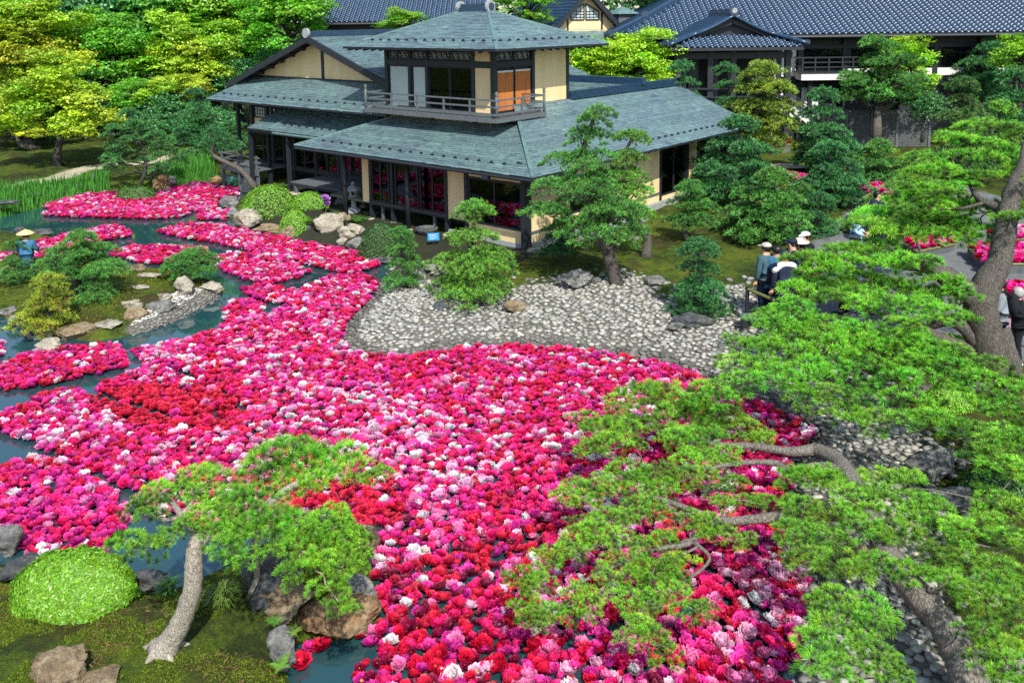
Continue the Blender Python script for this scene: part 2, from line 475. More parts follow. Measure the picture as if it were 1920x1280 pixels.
def axis(core0, core1, step, far0, far1):
    c = list(np.arange(core0, core1 + 1e-6, step)); s = step; x = core1
    while x < far1: s *= 1.25; x += s; c.append(x)
    s = step; x = core0; pre = []
    while x > far0: s *= 1.25; x -= s; pre.append(x)
    return np.array(pre[::-1] + c)
gx = axis(-26, 24, .16, -900, 900); gy = axis(6.5, 44, .16, -120, 1500)
XX, YY = np.meshgrid(gx, gy)
GP = np.stack([XX.ravel(), YY.ravel()], -1)
near = (np.abs(GP[:, 0]) < 60) & (GP[:, 1] < 80) & (GP[:, 1] > -10)
GZ = np.full(len(GP), .45); GZ[near] = height(GP[near])
Z = np.zeros((len(GP), 4), np.float32); Z[:, 3] = 1
nn = np.nonzero(near)[0]
Z[nn, 0] = np.maximum(inside(GP[nn], BEACH), inside(GP[nn], ISLE_PEB)) 
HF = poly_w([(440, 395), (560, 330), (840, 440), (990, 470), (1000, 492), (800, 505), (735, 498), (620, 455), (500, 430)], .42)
Z[nn, 3] = 1 - .9 * inside(GP[nn], HF)  # dark earth before the house, with the shade of the bank painted in
pd = np.where(inside(GP[nn], PATH), 1, -1) * seg_dist(GP[nn], PATH)
Z[nn, 1] = sstep(-.05, .05, pd)
Z[nn, 2] = sstep(.62, .42, seg_dist(GP[nn], SANDLINE, False))
nx, ny = len(gx), len(gy)
ii, jj = np.meshgrid(np.arange(nx - 1), np.arange(ny - 1)); q = (jj * nx + ii).ravel()
gm, nt, p = newmat('moss_ground')
at = nt.nodes.new('ShaderNodeAttribute'); at.attribute_name = 'vc'
sp = nt.nodes.new('ShaderNodeSeparateColor'); nt.links.new(at.outputs['Color'], sp.inputs[0])
n1 = tex(nt, .55, 6, .6); n2 = tex(nt, 5, 8, .7); n3 = tex(nt, 45, 4, .7)
r1 = ramp_node(nt, [(.34, (.016, .020, .010)), (.44, (.036, .054, .011)), (.53, (.070, .112, .012)), (.61, (.135, .145, .018)), (.69, (.085, .068, .027))])
f = mathn(nt, 'ADD', mathn(nt, 'MULTIPLY', n1.outputs['Fac'], .48), mathn(nt, 'MULTIPLY', n2.outputs['Fac'], .52))
nt.links.new(f, r1.inputs[0])
r2 = ramp_node(nt, [(.32, (.38, .38, .38)), (.68, (1.45, 1.45, 1.45))]); nt.links.new(n3.outputs['Fac'], r2.inputs[0])
c = mixc(nt, 1.0, r1.outputs[0], r2.outputs[0], 'MULTIPLY')
rs = ramp_node(nt, [(.3, (.10, .10, .085)), (.7, (.22, .21, .18))]); nt.links.new(n2.outputs['Fac'], rs.inputs[0])
nb_ = tex(nt, .9, 5, .65); rb_ = ramp_node(nt, [(.54, (0, 0, 0)), (.62, (1, 1, 1))]); nt.links.new(nb_.outputs['Fac'], rb_.inputs[0])
c = mixc(nt, mathn(nt, 'MULTIPLY', rb_.outputs[0], .75), c, (.052, .036, .016))
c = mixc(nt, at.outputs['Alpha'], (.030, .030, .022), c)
c = mixc(nt, sp.outputs[0], c, rs.outputs[0])
rp = ramp_node(nt, [(.3, (.13, .14, .145)), (.7, (.2, .21, .21))]); nt.links.new(n2.outputs['Fac'], rp.inputs[0])
c = mixc(nt, sp.outputs[1], c, rp.outputs[0])
rd = ramp_node(nt, [(.3, (.33, .30, .2)), (.7, (.55, .5, .36))]); nt.links.new(n2.outputs['Fac'], rd.inputs[0])
c = mixc(nt, sp.outputs[2], c, rd.outputs[0])
nt.links.new(c, p.inputs['Base Color']); p.inputs['Roughness'].default_value = .95
p.inputs['Specular IOR Level'].default_value = .15
bump(nt, p, n2.outputs['Fac'], .8, .07); bump(nt, p, n3.outputs['Fac'], .9, .025)
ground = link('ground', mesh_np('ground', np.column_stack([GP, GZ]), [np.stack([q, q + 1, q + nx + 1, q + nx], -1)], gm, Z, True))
tag(ground, kind='structure')
wx0, wx1, wy0, wy1 = -45, 14, 5, 45
wv = np.array([[wx0, wy0, 0], [wx1, wy0, 0], [wx1, wy1, 0], [wx0, wy1, 0]], float)
water = tag(link('water', mesh_np('water', wv, [np.array([[0, 1, 2, 3]])], M['water'])), kind='structure')

# ------------------------------------------------------------------ scatter points
def scatter(poly, d, jit=.42, seed=1):
    r = np.random.default_rng(seed)
    x0, y0 = poly.min(0); x1, y1 = poly.max(0)
    x0 = max(x0, -45); x1 = min(x1, 30); y0 = max(y0, 5); y1 = min(y1, 60)
    xs = np.arange(x0, x1, d); ys = np.arange(y0, y1, d * .866)
    A, B = np.meshgrid(xs, ys); A = A + (np.arange(len(ys)) % 2)[:, None] * d / 2
    P = np.stack([A.ravel(), B.ravel()], -1) + r.uniform(-jit, jit, (A.size, 2)) * d
    return P[inside(P, poly)]

# ------------------------------------------------------------------ peonies
def petal(Lp, W, tilt, cup, az, r0, z0, ns, nw, r):
    s = np.linspace(0, 1, ns + 1); t = np.linspace(-1, 1, nw + 1)
    S, T = np.meshgrid(s, t, indexing='ij')
    w = W * np.sin(np.pi * np.clip(S * .78 + .12, 0, 1)) ** .8
    ang = tilt + cup * S
    rad = r0 + Lp * S * np.cos(ang) ; z = z0 + Lp * S * np.sin(ang) + .25 * W * T * T * S
    z = z + r.normal(0, .010, S.shape) * (S > .4); rad = rad + r.normal(0, .008, S.shape) * (S > .4)
    y = T * w
    x = rad
    c, q = math.cos(az), math.sin(az)
    V = np.stack([x * c - y * q, x * q + y * c, z], -1).reshape(-1, 3)
    i, j = np.meshgrid(np.arange(ns), np.arange(nw), indexing='ij'); b = (i * (nw + 1) + j).ravel()
    F = np.stack([b, b + nw + 1, b + nw + 2, b + 1], -1)
    return V, F, S.ravel()
WHITE = {}
def peony(seed, kind, hi=True):
    r = np.random.default_rng(seed); V, F, C, WH = [], [], [], []; n = 0
    if kind == 'open': rings = [(9, .105, .052, .12, .5, .012, 0), (8, .085, .045, .45, .5, .012, .012), (6, .06, .036, .8, .5, .012, .02)]
    elif kind == 'double': rings = [(9, .105, .055, .05, .5, .012, 0), (9, .095, .046, .45, .45, .01, .014), (8, .08, .038, .8, .5, .006, .02), (7, .075, .03, 1.15, .5, .002, .02)]
    else: rings = [(8, .10, .05, .15, .9, .015, 0), (8, .09, .045, .5, .9, .01, .01), (8, .08, .035, .9, .8, .004, .02)]
    if not hi: rings = [(max(5, int(k[0] * .62)), k[1], k[2] * 1.4, *k[3:]) for k in rings[:3]]
    for nr, L, W, tl, cu, r0, z0 in rings:
        off = r.uniform(0, 6)
        for k in range(nr):
            v, f, s = petal(L * r.uniform(.88, 1.12), W * r.uniform(.9, 1.15), tl + r.normal(0, .1), cu, off + k * 2 * math.pi / nr + r.normal(0, .12), r0, z0,
                            3 if hi else 2, 2 if hi else 1, r)
            V.append(v); F.append(f + n); n += len(v)
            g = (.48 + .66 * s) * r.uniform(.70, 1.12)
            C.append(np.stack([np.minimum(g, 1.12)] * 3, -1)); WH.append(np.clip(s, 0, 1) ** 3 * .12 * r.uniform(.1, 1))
    core = None
    if kind == 'open':
        a = np.arange(6) * math.pi / 3
        v = np.concatenate([np.stack([.022 * np.cos(a), .022 * np.sin(a), np.full(6, .035)], -1), [[0, 0, .05]]])
        core = (n, n + 7)
        V.append(v); F2 = np.array([[n + k, n + (k + 1) % 6, n + 6] for k in range(6)])
        C.append(np.ones((7, 3))); WH.append(np.zeros(7)); n += 7
        V = np.concatenate(V); V[:, 2] *= .80; WHITE[id(V)] = np.concatenate(WH)
        return V, [np.concatenate(F), F2], np.concatenate(C), core
    V = np.concatenate(V); V[:, 2] *= .80; WHITE[id(V)] = np.concatenate(WH)
    return V, [np.concatenate(F)], np.concatenate(C), core
KINDS = ['open', 'double', 'cup', 'open', 'double']
PH = [peony(20 + k, KINDS[k], True) for k in range(5)]
PL = [peony(40 + k, KINDS[k], False) for k in range(5)]
PAL = {'magenta': (.90, .004, .19), 'pink': (.97, .045, .44), 'red': (.74, .006, .055), 'dark': (.30, .004, .055), 'purple': (.68, .014, .34),
       'light': (.97, .27, .58), 'pale': (.96, .56, .76), 'white': (.95, .86, .88)}
PN = list(PAL)
PC = np.array([PAL[k] for k in PN])
c5 = lambda *p: crop(0, 330, 3.5563, *p)
RAFTS = [
    c5((245, 195), (320, 170), (500, 135), (700, 120), (960, 118), (1060, 135), (1150, 85), (1330, 50), (1480, 85), (1610, 90), (1580, 140), (1465, 150), (1450, 205), (1440, 235), (1530, 240), (1512, 300),
       (1310, 302), (1330, 252), (1290, 235), (1240, 280), (1050, 297), (640, 288), (400, 278), (280, 268), (340, 232), (290, 215)),
    [(292, 438), (323, 428), (371, 421), (422, 428), (480, 438), (560, 455), (640, 470), (700, 483), (722, 492), (700, 505), (660, 519), (600, 505), (540, 490), (460, 472), (400, 457), (340, 449)],
    [(153, 438), (197, 427), (214, 426), (245, 437), (245, 446), (208, 453), (174, 460), (110, 472), (50, 472), (50, 456), (100, 446)],
    [(-60, 482), (0, 480), (60, 475), (140, 480), (110, 500), (0, 497), (-60, 498)],
    [(201, 480), (245, 465), (337, 465), (385, 468), (388, 476), (377, 485), (332, 495), (264, 499), (239, 489)],
    [(388, 490), (430, 478), (480, 477), (540, 490), (582, 513), (560, 525), (500, 537), (470, 532), (420, 512)],
    [(447, 548), (490, 536), (540, 548), (568, 552), (560, 567), (520, 574), (480, 564)],
    [(415, 590), (430, 570), (470, 565), (490, 575), (495, 602), (450, 612), (415, 607)],
    [(565, 545), (620, 522), (665, 518), (700, 525), (716, 540), (693, 572), (652, 612), (640, 642), (662, 664), (740, 676), (890, 656), (980, 654), (1080, 659), (1180, 676), (1270, 692), (1400, 750),
     (1528, 812), (1495, 862), (1470, 940), (1488, 1000), (1518, 1100), (1522, 1180), (1488, 1280), (1470, 1420), (690, 1420), (668, 1270), (705, 1222), (662, 1208), (695, 1178), (722, 1150), (694, 1098),
     (700, 1040), (690, 1003), (600, 985), (500, 1000), (420, 1000), (330, 985), (262, 955), (215, 905), (140, 882), (60, 832), (-40, 800), (0, 785), (60, 757), (120, 732), (165, 742), (250, 700), (275, 690), (245, 667), (300, 650),
     (360, 640), (430, 612), (500, 597), (545, 572)],
    [(-80, 700), (0, 690), (60, 665), (130, 655), (210, 645), (232, 660), (238, 690), (180, 706), (60, 732), (-80, 745)],
    [(-60, 890), (0, 888), (60, 866), (150, 886), (215, 925), (250, 960), (232, 1000), (190, 1052), (60, 1052), (30, 1015), (0, 1000), (-60, 1000)],
    [(-40, 648), (8, 646), (14, 660), (0, 672), (-40, 672)],
]
P = np.concatenate([scatter(poly_w(r), .121, .42, 60 + k) for k, r in enumerate(RAFTS)])
P = P[land_dist(P) < -.02]
px = np.array([proj((x, y, .05)) for x, y in P])
# narrow lanes of open water between the rafts
lanes = [[(170, 745), (260, 768), (330, 792), (450, 772)], [(560, 1020), (700, 1000)], [(330, 700), (420, 740), (460, 775)]]
keep = np.ones(len(P), bool)
for l in lanes:
    keep &= seg_dist(P, poly_w(l), False) > .07
low = (px[:, 1] > 1030) & (px[:, 0] > 660)
keep &= ~(low & (rng.random(len(P)) < .08))
P, px = P[keep], px[keep]
N = len(P)
def pn(p, s, o): return np.array([noise.noise(Vector((x * s + o, y * s - o, o * .37))) for x, y in p])
na, nb, nc = pn(P, .38, 3.1), pn(P, .9, 11.7), pn(P, .25, 29.3)
W = np.tile(np.array([.41, .18, .15, .02, .06, .08, .05, .07]), (N, 1))
def zone(mask, w):
    W[mask] = np.array(w)
zone(nb > .22, [.28, .26, .10, .01, .06, .14, .08, .09])
zone(nb < -.25, [.36, .14, .3, .05, .1, .05, .01, .01])
zone(inside(px, np.array([(560, 740), (700, 720), (900, 800), (960, 880), (880, 930), (700, 900), (560, 850), (380, 850), (400, 800)], float)), [.27, .2, .11, .01, .05, .13, .11, .14])
zone(inside(px, np.array([(160, 742), (290, 722), (440, 742), (470, 775), (455, 800), (395, 812), (250, 802)], float)), [.12, .02, .85, .0, .01, .01, .0, .01])
zone(inside(px, np.array([(690, 1090), (800, 1040), (950, 1000), (1010, 1090), (930, 1180), (1010, 1290), (640, 1290)], float)), [.16, .05, .38, .26, .08, .05, .01, .01])
zone(inside(px, np.array([(560, 905), (740, 895), (760, 1000), (620, 990)], float)), [.14, .04, .66, .04, .02, .05, .03, .02])
zone(inside(px, np.array([(0, 880), (150, 880), (240, 950), (200, 1060), (0, 1000)], float)), [.38, .3, .04, .0, .18, .06, .02, .02])
zone(inside(px, np.array([(1360, 1030), (1500, 1030), (1520, 1180), (1400, 1190)], float)), [.2, .16, .14, .0, .04, .2, .16, .10])
zone(inside(px, np.array([(960, 1100), (1500, 1180), (1480, 1290), (950, 1290)], float)), [.17, .22, .23, .04, .09, .17, .07, .01])
W /= W.sum(1, keepdims=True)
ci = (rng.random(N)[:, None] > np.cumsum(W, 1)).sum(1).clip(0, 7)
colr = PC[ci] * rng.uniform(.82, 1.14, (N, 1)) * (1 + rng.normal(0, .05, (N, 3)))
colr = np.clip(colr, .002, .96)
shape = rng.integers(0, 5, N)
shape[(ci == PN.index('dark'))] = 0
shape[(ci >= 5) & (rng.random(N) < .6)] = 1
sc = rng.uniform(.80, 1.18, N) * np.where(ci >= 5, 1.08, 1.0) * rng.choice([.64, .78, .94], N)
tilt = rng.normal(0, .28, (N, 2)); ax = np.stack([tilt[:, 0], tilt[:, 1], np.ones(N)], -1)
Mt = frame_from(ax, rng.uniform(0, 6.28, N)) * sc[:, None, None]
T = np.column_stack([P, .030 + rng.uniform(0, .045, N)])
vis = (px[:, 0] > -20) & (px[:, 0] < 1940) & (px[:, 1] < 1300)
P3 = px[:, 1]
# the flowers nearest to the bottom edge of the photograph stand as single objects
free = vis & (px[:, 1] < 1278) & (px[:, 0] > 640)
near_ids = np.nonzero(free)[0][np.argsort(-P3[free])][:292]
single = np.zeros(N, bool); single[near_ids] = True
petal_name = {'magenta': 'magenta', 'pink': 'hot pink', 'red': 'scarlet', 'dark': 'deep wine red', 'purple': 'purple', 'light': 'light pink', 'pale': 'pale blush', 'white': 'white'}
shape_name = ['yellow centred peony', 'double peony', 'cupped peony', 'yellow centred peony', 'double peony']
_pm = {}
def peony_mesh(k, c):
    key = (k, c)
    if key not in _pm:
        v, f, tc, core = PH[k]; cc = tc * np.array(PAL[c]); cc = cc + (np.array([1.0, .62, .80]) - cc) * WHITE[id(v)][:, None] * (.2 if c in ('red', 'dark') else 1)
        if core: cc[core[0]:core[1]] = (.75, .42, .02)
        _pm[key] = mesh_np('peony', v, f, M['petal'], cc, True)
    return _pm[key]
def put_peony(pos, k, c, s, rot, label, group=None):
    o = link('peony', peony_mesh(k, c), None, pos, rot, (s, s, s))
    return tag(o, label, 'flower', group)
for i in near_ids:
    c = PN[ci[i]]
    x_, y_ = px[i]
    place = ('beside the tan boulder' if x_ < 745 else 'left of mid raft' if x_ < 900 else 'in mid raft' if x_ < 1080 else 'below the pine limbs' if x_ < 1270 else 'right of mid raft' if x_ < 1400 else 'by the pebble shore')
    row = 'at the bottom edge' if y_ > 1245 else 'just above the bottom edge' if y_ > 1205 else 'further in'
    siz = 'small' if sc[i] < .66 else 'large' if sc[i] > .9 else 'middling'
    put_peony(T[i], int(shape[i]), c, float(sc[i]), Matrix((Mt[i] / sc[i]).tolist()).to_euler(),
              f'{siz} {petal_name[c]} {shape_name[shape[i]]}, {place}, {row}', f'nearest {petal_name[c]} floating peonies')
rest = ~single & (vis | (px[:, 1] < 1400))
hi = rest & (px[:, 1] > 860); lo = rest & ~hi
vm, wh, Ms, Ts, Cs = [], [], [], [], []
temps = [(v, f) for v, f, _, _ in PH + PL]
tcs = []
for v, f, tc, core in PH + PL:
    tcs.append(tc)
which = np.where(hi, shape, shape + 5)
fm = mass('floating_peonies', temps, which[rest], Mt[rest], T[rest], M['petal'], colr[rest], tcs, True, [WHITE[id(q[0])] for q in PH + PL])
# stamens keep their own yellow
ca = fm.color_attributes['vc']; buf = np.empty(len(fm.vertices) * 4, np.float32); ca.data.foreach_get('color', buf); buf = buf.reshape(-1, 4)
off = 0; wr = which[rest]
for k in range(10):
    n = int((wr == k).sum()); nv = len(temps[k][0]); core = (PH + PL)[k][3]
    if core and n:
        blk = buf[off:off + n * nv].reshape(n, nv, 4); blk[:, core[0]:core[1], :3] = (.75, .42, .02)
    off += n * nv
ca.data.foreach_set('color', buf.reshape(-1))
tag(link('floating_peonies', fm), 'carpet of cut red, pink and white peonies floating across the pond', 'flowers', None, 'stuff')
for (x, y), k, c, s, lab in [((562, 1243), 3, 'red', 1.25, 'lone scarlet peony adrift in dark water beside the fern'),
                             ((600, 1214), 0, 'red', 1.1, 'scarlet peony adrift under the tan boulder, touching a pink one'),
                             ((580, 1214), 1, 'pink', .8, 'small pink peony adrift under the tan boulder beside a scarlet one'),
                             ((405, 425), 1, 'light', 1.0, 'single light pink peony adrift in front of the far shore rocks')]:
    put_peony(G(x, y, .03), k, c, s, (.1, .05, 1.0), lab)

# ------------------------------------------------------------------ pebbles
def cobble(seed):
    bm = bmesh.new(); bmesh.ops.create_icosphere(bm, subdivisions=1, radius=1)
    r = np.random.default_rng(seed)
    V = np.array([v.co[:] for v in bm.verts]); F = np.array([[v.index for v in f.verts] for f in bm.faces]); bm.free()
    V *= (1 + r.normal(0, .09, (len(V), 1))); V *= np.array([1, r.uniform(.65, .9), r.uniform(.34, .48)])
    return V, [F]
CT = [cobble(300 + k) for k in range(8)]
def cobbles_in(poly, d, smin, smax, seed, bright, wet=True):
    r = np.random.default_rng(seed); P = scatter(poly, d, .36, seed); n = len(P)
    s = r.uniform(smin, smax, n); h = height(P)
    c = bright * r.uniform(.6, 1.3, (n, 1)) * (np.array([1, .985, .87]) + r.normal(0, .03, (n, 3)))
    if wet:
        ld = land_dist(P); c *= np.where(ld < .28 + .1 * np.sin(P[:, 0] * 3), .38, 1.0)[:, None]
    return P, s, h, c
sets = [cobbles_in(BEACH, .134, .056, .106, 5, .35),
        cobbles_in(poly_w([(232, 633), (290, 617), (345, 596), (405, 566), (424, 546), (385, 545), (335, 560), (280, 590), (250, 610)], .1), .088, .042, .072, 6, .55),
        cobbles_in(poly_w([(1000, 474), (1050, 468), (1130, 438), (1125, 425), (1060, 450), (1005, 462)], .45), .085, .035, .06, 7, .55, False)]
def fringe(seed):
    r = np.random.default_rng(seed); B = np.concatenate([BEACH - .6, BEACH + .6]); Q = r.uniform(B.min(0), B.max(0), (9000, 2)); Q = Q[~inside(Q, BEACH)]
    dd = seg_dist(Q, BEACH); Q = Q[(dd < .55) & (r.random(len(Q)) < .9 - 1.5 * dd)]; Q = Q[land_dist(Q) > -.12]; k = len(Q)
    return Q, r.uniform(.04, .12, k), height(Q), .27 * r.uniform(.5, 1.3, (k, 1)) * np.array([1, 1, .92])
sets.append(fringe(8))
P = np.concatenate([a[0] for a in sets]); S = np.concatenate([a[1] for a in sets]); Hh = np.concatenate([a[2] for a in sets]); C = np.concatenate([a[3] for a in sets])
n = len(P)
wh = rng.integers(0, 8, n)
Mc = frame_from(np.column_stack([rng.normal(0, .13, (n, 2)), np.ones(n)]), rng.uniform(0, 6.28, n)) * S[:, None, None]
Tc = np.column_stack([P, Hh + S * .18])
pxy = np.array([proj(t) for t in Tc]); show = S * np.array([scale_at(t) for t in Tc])
inv = (pxy[:, 0] > 0) & (pxy[:, 0] < 1915) & (pxy[:, 1] < 1278)
a = np.nonzero(inv & (pxy[:, 1] < 700) & (pxy[:, 0] < 1330))[0]; a = a[np.argsort(-show[a])][:190]
b = np.nonzero(inv & (pxy[:, 1] > 780) & (pxy[:, 0] < 1700))[0]; b = b[np.argsort(-show[b])][:110]
one = np.zeros(n, bool); one[a] = one[b] = True
GREYS = [.2, .28, .35, .44]
cm = {}
for i in np.nonzero(one)[0]:
    g = int(np.argmin([abs(C[i].mean() - x) for x in GREYS])); key = (wh[i], g)
    if key not in cm:
        v, f = CT[wh[i]]; cm[key] = mesh_np('cobble', v, f, M['stone'], np.full((len(v), 3), GREYS[g]) * np.array([1, .985, .88]), True)
    s = float(S[i])
    link('cobble', cm[key], ground, Tc[i], Matrix((Mc[i] / s).tolist()).to_euler(), (s, s, s))
r_ = ~one
tag(link('cobbles', mass('cobbles', CT, wh[r_], Mc[r_], Tc[r_], M['stone'], C[r_], None, True), ground), kind='stuff')

# ------------------------------------------------------------------ grass, moss
def blades(name, polys, n, hmin, hmax, w, col, seed, lean=.35, label=None, keepf=None, z=0):
    r = np.random.default_rng(seed)
    pts = []
    areas = [max(1e-3, np.ptp(p[:, 0]) * np.ptp(p[:, 1])) for p in polys]
    for p in polys:
        k = int(n * areas[polys.index(p) if False else [id(x) for x in polys].index(id(p))] / sum(areas) * 2.2)
        Q = r.uniform(p.min(0), p.max(0), (k, 2)); pts.append(Q[inside(Q, p)])
    Q = np.concatenate(pts)
    if keepf is not None: Q = Q[keepf(Q)]
    k = len(Q); hgt = r.uniform(hmin, hmax, k)
    t = np.array([[-.5, 0, 0], [.5, 0, 0], [.38, .10, .55], [-.38, .10, .55], [0, .38, 1]]); F = [np.array([[0, 1, 2, 3]]), np.array([[3, 2, 4]])]
    Mx = rotz(r.uniform(0, 6.28, k)) @ np.stack([np.stack([np.full(k, w), np.zeros(k), np.zeros(k)], -1),
        np.stack([np.zeros(k), hgt * lean * 2 * r.uniform(.3, 1.2, k), np.zeros(k)], -1), np.stack([np.zeros(k), np.zeros(k), hgt], -1)], -2)
    c = np.array(col) * r.uniform(.6, 1.35, (k, 1)) * (1 + r.normal(0, .08, (k, 3)))
    return tag(link(name, mass(name, [(t, F)], np.zeros(k, int), Mx, np.column_stack([Q, height(Q) - .01]), M['grass'], np.clip(c, 0, 1))), label, 'grass', None, 'stuff')
blades('iris_grass', [poly_w([(-30, 366), (60, 354), (150, 340), (205, 330), (205, 352), (150, 358), (80, 381), (-30, 396)], .4), poly_w([(285, 325), (340, 303), (400, 289), (408, 322), (380, 342), (330, 347)], .4)],
       5200, .25, .55, .05, (.07, .26, .035), 3, .25, 'bright green iris leaves growing along the far left bank')
L1 = poly_w([(-120, 1065), (30, 1065), (110, 1055), (220, 1090), (270, 1115), (340, 1110), (430, 1065), (480, 1040), (560, 1020), (690, 1060), (712, 1160), (560, 1205), (528, 1230), (545, 1290), (520, 1480), (-200, 1480)], .3)
mossf = lambda Q: (pn(Q, 1.5, 5) + .5 * pn(Q, 5, 9)) > -.12
blades('moss_tufts', [L1], 70000, .008, .030, .016, (.15, .22, .015), 4, .5, 'low moss tufts covering the near bank under the leaning pine', mossf)
blades('island_moss', [ISLE], 16000, .015, .05, .035, (.15, .18, .02), 5, .5, 'olive moss on the stony pond island', lambda Q: (pn(Q, .8, 15) > -.05) & (land_dist(Q) > .3))

_r = np.random.default_rng(77); Q = _r.uniform(L1.min(0), L1.max(0), (9000, 2)); Q = Q[inside(Q, L1)]; Q = Q[pn(Q, 1.1, 41) > -.05]; k = len(Q)
t_ = np.array([[-.5, -.5, 0], [.5, -.5, 0], [.5, .5, 0], [-.5, .5, 0]]); Mx = frame_from(np.column_stack([_r.normal(0, .25, (k, 2)), np.ones(k)]), _r.uniform(0, 6.28, k)) * np.stack([_r.uniform(.02, .075, k), _r.uniform(.003, .010, k), np.ones(k)], -1)[:, None, :]
tag(link('fallen_needles', mass('fallen_needles', [(t_, [np.array([[0, 1, 2, 3]])])], np.zeros(k, int), Mx, np.column_stack([Q, height(Q) + .014]), M['grass'], np.array([.22, .14, .06]) * _r.uniform(.4, 1.4, (k, 1)))),
    'brown fallen pine needles strewn over the near bank moss', 'needles', None, 'stuff')
# ================================================================== VEGETATION AND ROCKS
def needle_pad(seed, r, h, ntuft, nneed, L, w):
    """flattened cloud of separate needle tufts on forking twigs, base at z=0"""
    g = np.random.default_rng(seed)
    P = []; tries = 0
    dmin = r * math.sqrt(3.14 / ntuft) * .86
    while len(P) < ntuft and tries < ntuft * 60:
        tries += 1
        a = g.uniform(0, 6.28); q = math.sqrt(g.uniform(0, 1)) * r * (1 + .20 * math.sin(3 * a + seed) + .13 * math.sin(5 * a + 2 * seed))
        x, y = q * math.cos(a), q * math.sin(a)
        if all((x - u[0]) ** 2 + (y - u[1]) ** 2 > dmin ** 2 for u in P) or tries > ntuft * 45:
            z = h * max(0, 1 - (q / r) ** 2) ** .8 + g.uniform(-.07, .06)
            P.append((x, y, z))
    P = np.array(P); nT = len(P)
    old = g.random(nT) < .25                                   # last year's sprays sit lower; extra dark for painted shade under the tufts
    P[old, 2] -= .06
    ax = np.column_stack([P[:, 0] / r * 1.0, P[:, 1] / r * 1.0, np.full(nT, 1.05)]) + g.normal(0, .26, (nT, 3))
    A = np.repeat(frame_from(ax, g.uniform(0, 6.28, nT)), nneed, 0); m = nT * nneed
    th = np.arccos(1 - g.uniform(0, 1, m) ** .8 * (1 - math.cos(1.15))); ph = g.uniform(0, 6.28, m)
    d = np.einsum('nij,nj->ni', A, np.stack([np.sin(th) * np.cos(ph), np.sin(th) * np.sin(ph), np.cos(th)], -1))
    axn = ax / np.linalg.norm(ax, axis=1, keepdims=True)
    base = np.repeat(P, nneed, 0) - np.repeat(axn, nneed, 0) * g.uniform(0, .07, (m, 1)) + d * .006
    size = np.repeat(g.uniform(.75, 1.15, nT), nneed)[:, None]
    ln = L * size * g.uniform(.75, 1.1, (m, 1))
    side = np.cross(d, g.normal(0, 1, d.shape)); side /= np.linalg.norm(side, axis=1, keepdims=True)
    mid = base + d * ln * .55 + np.array([0, 0, .006])
    tipp = base + d * ln + np.array([0, 0, -.012])
    V = np.stack([base + side * w * .4, base - side * w * .4, mid - side * w * .5, mid + side * w * .5, tipp], 1).reshape(-1, 3)
    q = np.arange(m)[:, None] * 5
    F4 = q + np.array([[0, 1, 2, 3]]); F3 = q + np.array([[3, 2, 4]])
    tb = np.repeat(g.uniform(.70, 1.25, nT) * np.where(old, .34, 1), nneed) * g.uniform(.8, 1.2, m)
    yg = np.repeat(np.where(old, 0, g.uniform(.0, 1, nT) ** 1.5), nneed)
    cb = np.column_stack([tb * .20, tb * .34, tb * .9]); cm_ = np.column_stack([tb * (.70 + .3 * yg), tb * .90, tb]); ct = np.column_stack([tb * (1.20 + .6 * yg), tb * (1.32 + .12 * yg), tb * 1.0])  # dark bases paint inner shade, bright tips paint sunlight; yellow is new growth
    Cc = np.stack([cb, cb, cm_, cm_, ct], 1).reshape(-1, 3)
    # twigs under the tufts
    n0 = len(V); tw, tf, tc = [], [], []
    hub = np.array([[0, 0, -.01]] + [[r * .45 * math.cos(a), r * .45 * math.sin(a), h * .35] for a in np.arange(5) * 1.257 + seed])
    def strip(a, b, ww):
        k = n0 + len(tw) * 4; dv = b - a; sd = np.cross(dv, [0, 0, 1.0]); sd = sd / (np.linalg.norm(sd) + 1e-6) * ww
        tw.append(np.stack([a + sd, a - sd, b - sd * .6, b + sd * .6])); tf.append([k, k + 1, k + 2, k + 3]); tc.append(np.full((4, 3), 1.0) * np.array([.42, .13, 1.0]))
    for j in range(1, 6): strip(hub[0], hub[j], max(.010, w * .7))
    for p_ in P: strip(hub[np.argmin(np.linalg.norm(hub - p_, axis=1))], p_ - np.array([0, 0, .03]), max(.006, w * .45))
    V = np.concatenate([V] + tw); Cc = np.concatenate([Cc] + tc); F4 = np.concatenate([F4, np.array(tf)])
    return mesh_np('needles', V, [F4, F3], M['needle'], Cc)
